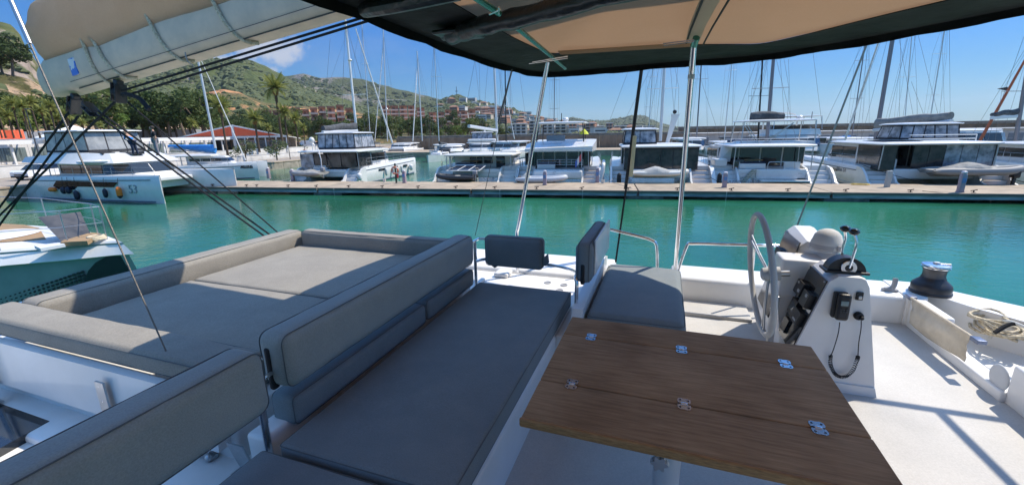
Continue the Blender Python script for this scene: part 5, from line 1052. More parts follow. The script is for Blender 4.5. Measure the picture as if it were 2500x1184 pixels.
# lean window band on the near hull (right side, +x local faces us)
xo = 3.55 + .012
part('hull_window', MB().prism([(4.3, 1.2), (4.9, 1.62), (12.3, 1.62), (11.7, 1.22), (7.4, 1.18), (6.9, .92), (4.9, .92)], xo - .05, xo - .0, ax=0), pm('matt_black_window', (.008, .009, .011), .2, spec=.12), L0)
part('hull_number', text_mb('53', .95, Matrix.Translation((3.455, 13.7, .78)) @ Matrix.Rotation(R(93), 4, 'Z') @ Matrix.Rotation(R(90), 4, 'X'), .03, shear=.12, bold=-.012), pm('pale_grey_number', (.26, .29, .33), .5), L0, kind='stuff')
mb = MB(); mb.loft([[(-3.45, .7, 3.1), (3.45, .7, 3.1), (3.2, .9, 3.55), (-3.2, .9, 3.55)], [(-3.5, 7.5, 3.0), (3.5, 7.5, 3.0), (3.0, 7.2, 3.85), (-3.0, 7.2, 3.85)], [(-2.6, 10.8, 3.0), (2.6, 10.8, 3.0), (1.8, 9.2, 3.75), (-1.8, 9.2, 3.75)]]); part('flybridge_coaming', mb, HULLW, L0)
for (x0, y0) in ((1.1, 7.6), (-.5, 8.6), (-2.3, 7.6)): part('roof_hatch', MB().add([(x0, y0, 3.90), (x0 + 1.2, y0, 3.86), (x0 + 1.0, y0 + 1.3, 3.80), (x0 + .1, y0 + 1.3, 3.84), (x0, y0, 3.7), (x0 + 1.2, y0, 3.7), (x0 + 1.0, y0 + 1.3, 3.6), (x0 + .1, y0 + 1.3, 3.6)], [(0, 1, 2, 3), (7, 6, 5, 4), (0, 4, 5, 1), (1, 5, 6, 2), (2, 6, 7, 3), (3, 7, 4, 0)]), DKGLASS, L0)
fly_box(L0, -2.2, 2.2, 1.9, 7.4, 3.6, 3.9, 5.55, 'vinyl', n=3, nside=4, vinyl=pm('clear_vinyl_pale', (.16, .17, .17), .08, spec=.7, col2=(.36, .36, .34), nscale=.9, coat=.3), ov=.35)
ORANGE = pm('orange_fender', (.85, .20, .02), .5); DBLUE = pm('navy_fender', (.012, .016, .035), .45)
use(DK)
for (x, y, col, lab, r_, h_) in ((128, 463, ORANGE, 'orange cylindrical fender lying at the stern of the numbered catamaran', .19, .7), (155, 465, DBLUE, 'dark round fender at the left end of the hull window, left one', .2, .6), (167, 465, DBLUE, 'dark round fender at the left end of the hull window, right one', .2, .6), (187, 477, DBLUE, 'long dark fender hanging low below the hull window', .18, .8), (257, 472, DBLUE, 'small dark fender hanging left of the orange one', .16, .75), (291, 470, ORANGE, 'long orange fender hanging at the middle of the numbered hull', .19, .9)):
    # solve on the hull side plane of the boat
    Fi = DK @ Matrix.Translation((LX, LY, 0)) @ Matrix.Rotation(LA, 4, 'Z'); q = P3(x, y, 0, 3.72, Fi); t = None
    use(Fi); fr_ = thing('fender', lab, 'fender', (3.72, q.y, q.z - h_ / 2), 0, 'fenders hung on the numbered catamaran')
    if x == 128: part('fender_body', MB().lathe([(.01, -h_ / 2 - .02), (r_ * .6, -h_ / 2), (r_, -h_ / 2 + .12), (r_, h_ / 2 - .12), (r_ * .6, h_ / 2), (.01, h_ / 2 + .02)], (3.72, q.y, q.z), 14, None, 1), col, fr_, angle=60)
    else:
        zb = q.z - h_ / 2; part('fender_body', MB().lathe([(.01, 0), (r_ * .5, .03), (r_ * .9, .14), (r_, .25), (r_, h_ - .25), (r_ * .9, h_ - .14), (r_ * .5, h_ - .03), (.01, h_)], (3.72, q.y, zb), 14), col, fr_, angle=60); part('fender_rope', MB().tube([(3.72, q.y, zb + h_ - .02), (3.6, q.y, 1.95)], .015, 5), ROPEB, fr_)
        if col is ORANGE: part('fender_end', MB().lathe([(.01, -.02), (r_ * .5, .02), (r_ * .93, .14), (r_ * .95, .2)], (3.72, q.y, zb), 14), BLACKR, fr_)
use(DK)
# two people standing on the 53 roof
def person(lab, feet, H_, shirt, legs_c, pose, rz=0, bag=None, skin=None):
    M = DK @ Matrix.Translation(feet) @ Matrix.Rotation(rz, 4, 'Z'); k = H_ / 1.75
    J = pose; V_ = [Vector(v) * k for v in J['v']]
    def skinmesh(nm, verts, edges, rads, mat, parent, root=0):
        me = bpy.data.meshes.new(nm); me.from_pydata(verts, edges, []); o = bpy.data.objects.new(nm, me); link(o)
        sm = o.modifiers.new('s', 'SKIN'); o.modifiers.new('u', 'SUBSURF').levels = 1
        for i, r_ in enumerate(rads): o.data.skin_vertices[0].data[i].radius = (r_ * k, r_ * k)
        o.data.skin_vertices[0].data[root].use_root = True
        dg = bpy.context.evaluated_depsgraph_get(); m2 = bpy.data.meshes.new_from_object(o.evaluated_get(dg)); bpy.data.objects.remove(o)
        mb = MB(); mb.add([v.co for v in m2.vertices], [tuple(p.vertices) for p in m2.polygons]); return mb
    use(M); FRS = FR[0]
    t = None
    mb = skinmesh('person', V_, J['e'], J['r'], skin, None)
    t = solo('person', mb, skin or pm('skin', (.45, .26, .18), .6), lab, 'person', 'people on the roof of the numbered catamaran', loc=(0, 0, 0), angle=80)
    for nm, idx, grow, mat in (('shirt', J['shirt'], 1.18, shirt), ('trousers', J['legs'], 1.2, legs_c)):
        vs, es = idx; m3 = {v: i for i, v in enumerate(vs)}
        mbs = skinmesh(nm, [V_[v] for v in vs], [(m3[a], m3[b]) for a, b in es], [J['r'][v] * grow for v in vs], mat, None); part(nm, mbs, mat, t, angle=80)
    hc = V_[J['head']]
    part('hair', MB().ball((hc.x, hc.y + .012, hc.z + .03 * k), .115 * k, 7, sc_=(.95, 1.05, .95)), pm('dark_hair', (.03, .02, .015), .7), t)
    part('face', MB().ball((hc.x, hc.y - .03 * k, hc.z - .005), .10 * k, 7, sc_=(.85, 1, 1.15)), skin or pm('skin', (.45, .26, .18), .6), t)
    use(DK); return t
stand = dict(v=[(0, 0, .95), (0, .01, 1.15), (0, .01, 1.38), (0, 0, 1.50), (0, -.01, 1.62), (-.19, .01, 1.40), (-.26, .03, 1.14), (-.16, -.12, 1.02), (.19, .01, 1.40), (.27, .02, 1.14), (.24, -.06, .90), (-.10, 0, .90), (-.12, -.01, .50), (-.13, .03, .08), (-.13, -.10, .04), (.10, 0, .90), (.13, -.01, .50), (.15, .03, .08), (.15, -.10, .04)],
    e=[(0, 1), (1, 2), (2, 3), (3, 4), (2, 5), (5, 6), (6, 7), (2, 8), (8, 9), (9, 10), (0, 11), (11, 12), (12, 13), (13, 14), (0, 15), (15, 16), (16, 17), (17, 18)], r=[.13, .12, .14, .055, .085, .06, .045, .033, .06, .045, .033, .095, .065, .045, .035, .095, .065, .045, .035],
    shirt=([0, 1, 2, 5, 6, 8, 9], [(0, 1), (1, 2), (2, 5), (5, 6), (2, 8), (8, 9)]), legs=([0, 11, 12, 13, 15, 16, 17], [(0, 11), (11, 12), (12, 13), (0, 15), (15, 16), (16, 17)]), head=4)
lean_ = dict(stand); lean_['v'] = [(0, 0, .92), (-.04, .0, 1.10), (-.13, .0, 1.28), (-.20, -.02, 1.38), (-.26, -.04, 1.48), (-.22, .14, 1.28), (-.28, .16, 1.05), (-.14, .06, .98), (-.16, -.17, 1.27), (-.30, -.20, 1.06), (-.14, -.16, .98), (0, .09, .88), (.04, .12, .48), (.10, .14, .08), (.0, .16, .04), (.02, -.09, .88), (.06, -.08, .48), (.0, -.10, .08), (-.1, -.10, .04)]
Fi = DK @ Matrix.Translation((LX, LY, 0)) @ Matrix.Rotation(LA, 4, 'Z')
f1 = DK.inverted() @ Fi @ P3(330, 381, 2, 3.88, Fi); f2 = DK.inverted() @ Fi @ P3(386, 381, 2, 3.86, Fi)
person('man in blue jacket and navy trousers leaning over on the catamaran roof', f1, 1.62, pm('blue_jacket', (.02, .22, .62), .8), pm('navy_trousers', (.02, .03, .07), .8), lean_)
person('person in black top and grey patterned trousers standing on the catamaran roof', f2, 1.72, pm('black_top', (.015, .015, .02), .8), pm('patterned_trousers', (.16, .15, .19), .8, col2=(.35, .3, .33), nscale=14), stand, rz=R(-30))

# ---- Matilda: behind, bow to the right, blue sail cover
q = px(634, 436, 2, 0); MX = -42.2
RM = -R(66); WM_, LM_ = 4.0, 11.0; og = Vector((q.x, q.y, 0)) - Matrix.Rotation(RM, 3, 'Z') @ Vector((WM_ * .45, LM_, 0))
MT, F = cat('white sailing catamaran with bright blue sail cover and a name on its bow', og.x, og.y, RM, WM_, LM_, zt=2.75, sal=(3.2, 7.2), ht=(1.2, 6.0), htw=1.7, doors=3, cat_='catamaran', holes=((7.6, 8.3),), fb=1.75, det=1, hwf=.3)
use(F); Lm = LM_
part('bow_name', text_mb('Matilda', .46, Matrix.Translation((1.93, Lm - 1.2, 1.28)) @ Matrix.Rotation(R(93), 4, 'Z') @ Matrix.Rotation(R(90), 4, 'X'), .03, shear=.25, bold=.006), pm('black_lettering', (.02, .02, .025), .5), MT, kind='stuff')
yb = q.y + 1.5
rig(MT, (526, 362), (482, 140), yb, .14, MASTM, ext=1.0, spread=(.45,), sw=.5, stays=False, boom=None)
use(DK); a_ = P3(527, 374, 1, yb, DK); b_ = P3(414, 363, 1, yb, DK)
BLUEC = pm('bright_blue_cover', (.03, .20, .55), .8, col2=(.05, .27, .62), nscale=2, bump=.8, bscale=3, bdist=.06); rings = []
for i in range(12):
    f = i / 11; c = a_.lerp(b_, f); hh = .95 * (1 - .75 * f) + .12; rings.append([c + Vector((0, math.cos(an) * .22, .1 + (math.sin(an) + 1) * .5 * hh - .12 * (1 - f))) for an in [k * math.pi / 6 for k in range(12)]])
part('sail_cover', MB().loft(rings), BLUEC, MT, angle=70); part('boom', MB().tube([a_ - Vector((0, 0, .1)), b_ - Vector((0, 0, .05))], .08, 8), MASTM, MT)
part('furled_jib', MB().tube([P3(600, 392, 1, yb, DK), P3(492, 150, 1, yb, DK)], [.07, .035], 7), MATS['furled_sail_white'], MT)
part('cover_arch', MB().tube(smooth_path([P3(412, 400, 1, yb - 2, DK), P3(405, 365, 1, yb - 1, DK), P3(430, 360, 1, yb, DK)], 4), .04, 6), STEEL, MT)

# ---- second row: boats behind, bows towards us
def back(lab, x0, x1, y, Yb, **k):
    a = px(x0, y, 1, Yb); b = px(x1, y, 1, Yb); W_ = k.pop('W', None) or min(9, abs(b.x - a.x)); xc = (a.x + b.x) / 2; L_ = k.pop('L', 13)
    return cat(lab, xc + L_ * .0, Yb + L_, R(180) + k.pop('rz', 0), W_, L_, det=1, grp='boats in the row behind the pontoon boats', **k)
r1, F = back('white sailing catamaran behind the tinted flybridge catamaran, with a low rounded coachroof', 905, 1010, 380, 62, W=7, L=12, zt=2.7, sal=(3, 8), ht=(1.5, 6), fb=1.5); rig(r1, (946, 345), (935, 68), 66, .13, MASTM, spread=(.5,), sw=1.5, radome=.3)
use(DK); part('furled_jib', MB().tube([P3(915, 345, 1, 62, DK), P3(935, 120, 1, 66, DK)], .09, 6), MATS['furled_sail_white'], r1)
r2, F = back('white catamaran with dark cockpit opening, between the cream one and the far wall', 985, 1090, 390, 45.5, W=7.5, L=12, zt=2.6, sal=(2.5, 8.5), ht=(1.0, 8), fb=1.55, rz=R(28)); rig(r2, (1031, 345), (1018, 125), 58, .13, MASTM, spread=(.55,), sw=1.5)
use(DK); part('furled_jib', MB().tube([P3(1008, 345, 1, 52, DK), P3(1018, 170, 1, 58, DK)], .09, 6), MATS['furled_sail_white'], r2)
r3, F = back('white motor catamaran with glazed wheelhouse and rounded white tender roof, behind', 1090, 1185, 385, 48, W=7.8, L=13, zt=2.9, sal=(3, 9.5), ht=(2, 9), fb=1.7, rz=R(14)); fly_box(r3, -2.2, 2.2, 4.2, 7.2, 3.1, 3.6, 4.95, 'vinyl', n=4, nside=2)
use(F); part('roof_dome', MB().ball((-.5, 5.5, 5.35), .2, 6), HULLW, r3); part('rooftop_tender', MB().rbox(-2.8, 2.9, 7.2, 8.8, 3.2, 3.75, .27, 4), HULLW, r3)
r4, F = back('white sailing catamaran with long white awning behind the cream catamaran', 1180, 1290, 378, 47, W=7.6, L=13, zt=3.0, sal=(3, 9), ht=(.5, 9), fb=1.6, rz=R(-8)); rig(r4, (1236, 370), (1233, 160), 52, .12, MASTB, ext=1.5, spread=(.3,), sw=1.5)
use(DK); part('furled_jib', MB().tube([P3(1256, 340, 1, 47, DK), P3(1236, 235, 1, 50, DK)], .07, 6), MATS['furled_sail_white'], r4)
r5, F = back('low white motor yacht with blue roof stripe right of the chrome post, behind', 1648, 1745, 372, 44, W=6.6, L=12, zt=3.2, sal=(3, 9), ht=(1, 8.5), fb=1.9); rig(r5, (1700, 345), (1712, 160), 50, .12, MASTD, ext=1.5, spread=(.55,), sw=1.3)
r6, F = back('white sailing boat with dark blue awning behind the lettered catamaran', 1770, 1850, 368, 40, W=6.5, L=12, zt=2.6, sal=(3, 8), ht=(1, 7), fb=1.6); rig(r6, (1850, 350), (1862, 140), 44, .13, MASTB, ext=1.4, spread=(.4, .75), sw=1.6)
use(F); part('blue_awning', MB().rbox(-2, 1.2, 8.2, 10.5, 2.5, 3.2, .25, 3), pm('navy_awning', (.02, .05, .12), .8), r6)
r8, F = back('large white flybridge motor yacht with dark window band and awning, at right behind', 1895, 2065, 360, 36, W=8.6, L=17, zt=3.5, sal=(3, 13), ht=(1, 12), fb=2.3)
fly_box(r8, -3.3, 3.3, 5.5, 12, 3.75, 4.6, 6.4, 'open', frame=None, ov=.1); use(F); part('fly_windscreen', MB().loft([[(-2.9, 9.5, 4.55), (2.9, 9.5, 4.55), (2.9, 9.9, 4.55), (-2.9, 9.9, 4.55)], [(-2.6, 9.0, 5.1), (2.6, 9.0, 5.1), (2.6, 9.2, 5.1), (-2.6, 9.2, 5.1)]]), DKGLASS, r8)
part('long_window', MB().box(-3.9, 3.9, 12.2, 12.28, 2.75, 3.3), DKGLASS, r8); part('radar_arch', MB().tube(smooth_path([(-2.5, 5, 4.6), (-2, 5, 6.9), (2, 5, 6.9), (2.5, 5, 4.6)], 4), .12, 6), HULLW, r8)
r9, F = back('low white boat with grey windows between the lettered and numbered right catamarans', 2070, 2175, 352, 42, W=7, L=13, zt=2.9, sal=(3, 9), ht=(1, 8), fb=1.9)
r10, F = back('white boat with green shaded bow behind the dinghy with the tarpaulin', 2180, 2300, 352, 46, W=7, L=13, zt=2.7, sal=(3, 9), ht=(1, 8), fb=1.7); rig(r10, (2205, 345), (2225, 100), 50, .07, MASTM, ext=1.3, spread=(.5,), sw=1.2)
r11, F = back('white motor yacht with smoked saloon windows near the right edge, behind', 2385, 2500, 372, 28, W=8, L=15, zt=4.0, sal=(3, 12), ht=(1, 11), fb=2.3)
use(DK); part('furled_jib', MB().tube([P3(2392, 345, 1, 24, DK), P3(2515, 125, 1, 26, DK)], [.15, .1], 7), pm('orange_furled_sail', (.62, .13, .05), .8), r11)
r12, F = back('pale yacht stern behind the black curtained catamaran, left of its mast', 1530, 1600, 366, 55, W=5.5, L=11, zt=2.5, sal=(3, 8), ht=(1, 7), fb=1.5)
# white furled jib and slim rigging seen right of the lettered catamaran
use(DK); part('furled_jib', MB().tube([P3(2062, 345, 1, 21, DK), P3(2146, 100, 1, 18, DK)], [.10, .07], 7), MATS['furled_sail_white'], B6)
# loose halyards and stays against the sky
for i, (a_, b_, Yd, Bt) in enumerate((((790, 300), (806, 95), 30, B1), ((830, 330), (880, 60), 16, B1), ((760, 330), (840, 100), 14, B1), ((1140, 250), (1162, 135), 30, B2), ((1180, 330), (1160, 150), 20, B2), ((1285, 300), (1268, 175), 18, B2), ((1470, 345), (1535, 170), 20, B4), ((1500, 345), (1590, 165), 18, B4), ((1640, 340), (1655, 160), 20, B4), ((1760, 345), (1700, 160), 20, B4), ((1780, 345), (1846, 150), 22, B5), ((1795, 350), (1870, 150), 24, B5), ((1930, 300), (1925, 145), 20, B5), ((1945, 345), (1895, 145), 20, B5), ((2010, 330), (1985, 130), 20, B5), ((2015, 300), (2103, 115), 20, B6), ((2230, 285), (2195, 95), 18, B6), ((2290, 280), (2240, 80), 18, B6), ((2306, 280), (2299, 70), 12, B6), ((2320, 300), (2318, 65), 12, B6), ((2170, 290), (2215, 95), 18, B6), ((2255, 280), (2225, 200), 20, B6), ((2410, 345), (2500, 90), 30, B6))):
    part('halyard', MB().tube([P3(*a_, 1, Yd, DK), P3(*b_, 1, Yd, DK)], .011 * Yd / 18 * 1.1, 4), WIRE, Bt)
use(DK)
# pennant near the right
p = px(2435, 217, 1, 26); solo('pennant', MB().add([p, p + Vector((.9, 0, .15)), p + Vector((.9, 0, -.25)), p + Vector((0, 0, -.02)) + Vector((0, .02, 0)), p + Vector((.9, .02, .15)), p + Vector((.9, .02, -.25))], [(0, 2, 1), (3, 4, 5), (0, 1, 4, 3), (1, 2, 5, 4), (2, 0, 3, 5)]), pm('dark_flag', (.08, .05, .05), .8), 'small dark pennant flying near the top right', 'flag')
# cherry: mooring ropes from sterns
mooring((5.6, Y0 + .6, 1.4), (9.0, .5, .7), 'grey mooring rope from the motor catamaran stern to the pontoon', .1, .015, pm('grey_rope', (.3, .3, .3), .8)); mooring((27.2, 7.5, 1.8), (30.0, 4.5, .7), 'dark mooring rope crossing the numbered hull at right', .1, .02)
mooring((-27.5, 0, .9), (-31, 4.8, .9), 'pale mooring rope from the numbered catamaran bow to the pontoon end', .3, .015, MATS['grey_rope'])

# ---- deck gear that makes the sterns look lived in
NAVY = pm('navy_cushion', (.02, .03, .06), .8)
for (bt_, W_, sal0, fb_) in ((B1, 7.4, 4.6, 1.75), (B2, 8.0, 3.9, 1.75), (B3, 7.6, 3.4, 1.75), (B4, 8.4, 4.6, 1.75), (B5, 9.0, 4.3, 1.75), (B6, 9.4, 4.4, 1.75)):
    F_ = WM[bt_.name]; use(F_); xi_ = W_ / 2 - W_ * .215
    part('cockpit_seat', MB().rbox(-xi_ + .2, -xi_ * .15, 1.5, 2.2, 1.55, 1.98, .05, 2), HULLW, bt_); part('cockpit_cushion', MB().rbox(-xi_ + .2, -xi_ * .15, 1.5, 2.2, 1.985, 2.1, .04, 2), NAVY, bt_)
    part('cockpit_table', MB().rbox(-xi_ + .4, -.3, 2.5, 3.4, 2.15, 2.22, .02, 2), TEAKD, bt_)
    rr_ = random.Random(int(W_ * 10))
    for s in (-1, 1):
        y = 2.6 + rr_.random(); pts = [(s * (W_ / 2 + .02) + .0, y + .16 * math.cos(a), 1.95 + .22 * math.sin(a)) for a in [k * .6 for k in range(22)]]
        part('rail_rope', MB().tube(pts, .02, 4), ROPEB if rr_.random() < .5 else ROPEW, bt_)
    part('transom_seam', MB().box(-xi_ + .3, xi_ - .3, 1.112, 1.125, 1.20, 1.22), pm('dark_seam', (.12, .12, .12), .7), bt_)  # thin dark seam line across the transom
use(DK)
for i, (xa, xb, lab) in enumerate(((-23.6, -25.0, 'dark stern line from the tinted flybridge catamaran to the pontoon, left side'), (-16.9, -15.2, 'dark stern line from the tinted flybridge catamaran to the pontoon, right side'), (-8.6, -9.6, 'stern line of the cream catamaran, left side'), (-1.0, .2, 'stern line of the cream catamaran, right side'), (7.9, 7.0, 'stern line left of the black curtained catamaran'), (15.6, 16.6, 'stern line right of the black curtained catamaran'), (24.8, 26.0, 'stern line right of the lettered transom'), (36.0, 37.3, 'stern line at the right hull of the numbered catamaran'))):
    mooring((xa, Y0 + .9, .95), (xb, 4.6, .64), lab, .12, .022, ROPEB if i % 2 else pm('grey_rope', (.3, .3, .3), .8))
for i, (x, lab) in enumerate(((-12.9, 'pale bucket standing at the back edge of the pontoon left of the cream catamaran'), (6.9, 'pale bucket at the back edge of the pontoon right of the motor catamaran'))):
    t = thing('bucket', lab, 'bucket', (x, 4.4, .61), 0, 'buckets on the pontoon'); part('bucket_body', MB().lathe([(.0, 0), (.12, 0), (.16, .3), (.15, .3), (.11, .02)], (x, 4.4, .61), 12), HULLC, t)

# ---- slim monohulls along the back quay: hull, coachroof, mast and rigging show between the catamarans
yachts = ((1072, 150, 46, 'white sailing yacht behind the dark cockpit catamaran, slim silver mast'), (1352, 160, 56, 'white sailing yacht seen through the hardtop of the motor catamaran'), (1582, 150, 54, 'white sailing yacht behind the black curtained catamaran'), (1768, 130, 56, 'white sailing yacht left of the lettered catamaran'), (2078, 100, 50, 'white sailing yacht between the two big right catamarans'), (2262, 80, 52, 'white sailing yacht behind the long grey sail bag'), (905, 110, 60, 'white sailing yacht right of the white masthead of the tinted catamaran'))
for i, (x, yt, Yb, lab) in enumerate(yachts):
    a = px(x, 350, 1, Yb); use(DK); t = thing('sailing_yacht', lab, 'sailing yacht', (a.x, Yb, 0), 0, 'slim sailing yachts along the back quay'); use(DK @ Matrix.Translation((a.x, Yb, 0)))
    part('hull', MB().loft([[(-w_, y, .95 + .25 * f), (-w_ * .8, y, -.2), (w_ * .8, y, -.2), (w_, y, .95 + .25 * f)] for y, w_, f in ((5, 1.5, 0), (2, 1.8, .1), (-2, 1.6, .5), (-4.6, .8, 1), (-5.8, .08, 1.4))]), HULLW, t)
    part('coachroof', MB().rbox(-1.0, 1.0, -2.2, 2.6, 1.0, 1.5, .15, 3), HULLW, t); part('coachroof_window', MB().box(-1.01, 1.01, -1.4, 1.6, 1.18, 1.32), DKGLASS, t)
    part('spray_hood', MB().rbox(-1.1, 1.1, 2.3, 3.4, 1.35, 2.1, .25, 3), (SAILD, pm('navy_awning', (.02, .05, .12), .8), SAILG)[i % 3], t)
    rig(t, (x, 345), (x + (x - 1300) * .045, yt), Yb, .085, (MASTM, MASTD, MASTM)[i % 3], ext=1.25, spread=(.35, .65), sw=.95, shr=1.1, fore=-5.2); use(DK)
    A = P3(x, 338, 1, Yb, DK); part('boom', MB().tube([(A.x, Yb + .1, 2.9), (A.x, Yb + 4.2, 2.95)], .09, 6), MASTM, t); part('sail_cover', MB().tube([(A.x, Yb + .1, 3.15), (A.x, Yb + 2, 3.1), (A.x, Yb + 4.1, 3.05)], [.26, .2, .1], 8), (SAILD, BLUEC, SAILG)[i % 3], t)
# ================================================================== NEAR LEFT BOAT (world frame, its bow beside us)
use(ID)
NB = thing('moored_yacht_bow', 'white catamaran bow with teak foredeck and black dotted graphic at left edge', 'catamaran', (-12, 11.5, 0))
def zz(px_, py_, z): return P3(px_, py_, 2, z, ID)
near = [zz(*q, 2.0) for q in ((-260, 640), (-80, 622), (0, 614), (130, 604), (258, 592))]; tip = zz(300, 590, 2.0)
far = [zz(*q, 2.05) for q in ((262, 572), (200, 560), (120, 551), (0, 544), (-260, 538))]
top = near + [tip] + far
def dn(v, z, k): c = Vector((-18, 13, 0)); return Vector((v.x + (c.x - v.x) * k, v.y + (c.y - v.y) * k, z))
ring = lambda z, k: [dn(v, z, k) for v in top]
tipo = tip.copy(); rings = [ring(-.4, .05), ring(.4, .03), ring(1.55, .004)]
for r_, dx in zip(rings, (.25, .18, .04)): r_[len(near)] = Vector((tip.x + dx, tip.y + dx * 1.4, r_[0].z))
part('hull', MB().loft(rings + [ring(1.97, 0)]), pm('glossy_hull_water_reflection', (.20, .25, .235), .05, spec=1, coat=1, col2=(.26, .31, .29), nscale=1.2), NB, angle=30)  # green water reflection and shade put into the hull colour
part('gunwale', MB().loft([ring(1.60, -.012), ring(1.64, -.04), ring(2.0, .012), ring(2.03, .02), ring(2.03, .04)], caps=True), GEL, NB, angle=30)
tk = [zz(*q, 2.04) for q in ((-260, 612), (0, 592), (60, 588), (112, 584), (96, 558), (60, 550), (0, 547), (-260, 544))]; mb = MB()
part('teak_foredeck', MB().prism([(v.x, v.y) for v in tk], 2.035, 2.06), TEAKD, NB)
ov = zz(-20, 578, 2.07); part('deck_hatch', MB().lathe([(0, 0), (1.0, 0), (1.02, .03), (.9, .06), (0, .06)], (ov.x, ov.y, 2.062), 24), GEL, NB)
# folded black deck chairs / dark tender ramp
r0 = [zz(*q, 2.08) for q in ((142, 600), (185, 598), (245, 572), (220, 560))]
q_ = [zz(135, 600, 2.08), zz(170, 603, 2.08), zz(232, 560, 3.0), zz(92, 527, 3.0)]
mb = MB(); a_, b_ = zz(112, 583, 2.06), zz(150, 602, 2.06); dv = (b_ - a_); up3 = Vector((-.45, .35, .95))
a_, b_, c2_, d2_ = zz(158, 598, 2.06), zz(218, 580, 2.06), zz(190, 518, 2.7), zz(92, 530, 2.7)
mb.add([a_, b_, c2_, d2_] + [v + Vector((.03, .05, .0)) for v in (a_, b_, c2_, d2_)], [(0, 1, 2, 3), (7, 6, 5, 4), (0, 4, 5, 1), (1, 5, 6, 2), (2, 6, 7, 3), (3, 7, 4, 0)])
part('folded_passerelle', mb, pm('dark_panel', (.045, .045, .05), .5, col2=(.09, .085, .085), nscale=3), NB)
mb = MB(); c_ = zz(205, 590, 2.06); mb.prism([(v.x, v.y) for v in (zz(150, 600, 2.06), zz(215, 597, 2.06), zz(248, 578, 2.06), zz(190, 572, 2.06))], 2.05, 2.16); part('anchor_locker', mb, TEAKD, NB)
part('deck_cushion', MB().prism([(v.x, v.y) for v in (zz(85, 605, 2.06), zz(100, 612, 2.06), zz(160, 601, 2.06), zz(145, 597, 2.06))], 2.04, 2.12), pm('pale_cushion', (.6, .62, .66), .8), NB)
# rails
stn = [zz(x, y, 2.03) for x, y in ((-120, 626), (0, 612), (168, 598), (262, 584), (240, 573), (120, 552), (0, 545))]
mb = MB(); h_ = .95
for s_ in stn: mb.tube([s_, s_ + Vector((0, 0, h_))], .018, 6)
for hh in (.95, .5): mb.tube([s_ + Vector((0, 0, hh)) for s_ in stn], .014 if hh > .8 else .008, 6)
part('pulpit_rail', mb, STEEL, NB, kind='stuff')
mb = MB(); c_ = zz(235, 583, 2.1)
for k in range(3): mb.tube([(c_.x + (.22 - k * .04) * math.cos(a), c_.y + .2 * math.sin(a), 2.1 + k * .035) for a in [i * .45 for i in range(14)]], .03, 6, closed=True)
part('coiled_line', mb, ROPEW, NB, kind='stuff')
c_ = zz(244, 600, 1.82); part('fairlead', MB().ball((c_.x, c_.y - .02, 1.82), .07, 6), STEEL, NB)
# black graphic on the near side: solid at the bow, dissolving into dots
A_, B_ = near[1], near[-1]; d_ = (B_ - A_); d_.z = 0; Ln = d_.length; d_.normalize(); nrm = Vector((d_.y, -d_.x, 0))
mb = MB(); pt = lambda u, z: B_ + d_ * u + nrm * (.03 - (1.6 - z) * .02) + Vector((0, 0, z - B_.z))
poly = [(.30, 1.6), (-.05, 1.6), (-.32, 1.46), (-.52, 1.25), (-.66, 1.0), (-.62, .2), (.62, .2)]
mb.add([pt(u, z) + nrm * .01 for u, z in poly] + [pt(u, z) - nrm * .05 for u, z in poly], [tuple(range(7)), tuple(range(13, 6, -1))] + [(i, (i + 1) % 7, 7 + (i + 1) % 7, 7 + i) for i in range(7)]); part('bow_graphic', mb, BLACKG, NB)
mb = MB()
for i in range(26):
    for j in range(11):
        u = -.66 - i * .10; z = 1.22 - j * .10 - i * .028; rr_ = .043 * (1 - i / 27) * (1 if z < 1.3 - i * .02 else .6)
        if rr_ < .006 or z < .1: continue
        c_ = pt(u, z) + nrm * .012; n = len(mb.v); k = 10
        for s_ in (0, -.03): mb.v += [c_ + nrm * s_ + d_ * math.cos(a) * rr_ + Vector((0, 0, math.sin(a) * rr_)) for a in [q * 2 * math.pi / k for q in range(k)]]
        mb.f += [tuple(range(n, n + k))] + [(n + q, n + (q + 1) % k, n + k + (q + 1) % k, n + k + q) for q in range(k)]
part('dot_pattern', mb, BLACKG, NB, kind='stuff')

# ---- air: one closed box of thin haze round everything
hz = bpy.data.materials.new('thin_sea_haze'); hz.use_nodes = True; ht_ = hz.node_tree; ht_.nodes.clear(); ho = ht_.nodes.new('ShaderNodeOutputMaterial'); pv = ht_.nodes.new('ShaderNodeVolumePrincipled')
pv.inputs['Color'].default_value = (.80, .88, 1.0, 1); pv.inputs['Density'].default_value = 0.00007; pv.inputs['Anisotropy'].default_value = .2
ht_.links.new(pv.outputs[0], ho.inputs['Volume'])
solo('haze', MB().box(-6500, 7500, -1200, 9800, -6, 420), hz, kind='stuff', loc=(0, 0, -6), smooth=False)
# ================================================================== OWN BOAT (frame OB: a forward, b port, z from eye level)
use(OB)
fly = thing('catamaran_flybridge', 'white flybridge deck of the catamaran the photo is taken from', 'boat deck', (0, 2, -1.75))
# floor of the cockpit
mb = MB(); mb.box(-.72, 2.3, -2.0, 4.50, -1.80, -1.72); part('deck_floor', mb, NONSKID, fly)
# lower saloon roof under the sunbed, with a moulded ridge
mb = MB(); mb.prism([(-6.2, -1.5), (-1.38, -1.5), (-1.38, 4.95), (-5.6, 4.95), (-6.2, 4.2)], -1.78, -1.60)
mb.rbox(-6.0, -2.05, .98, 1.30, -1.62, -1.555, .03, 3); mb.rbox(-2.3, -1.45, -1.2, 1.33, -1.62, -1.53, .03, 3)
part('saloon_roof', mb, GEL, fly)
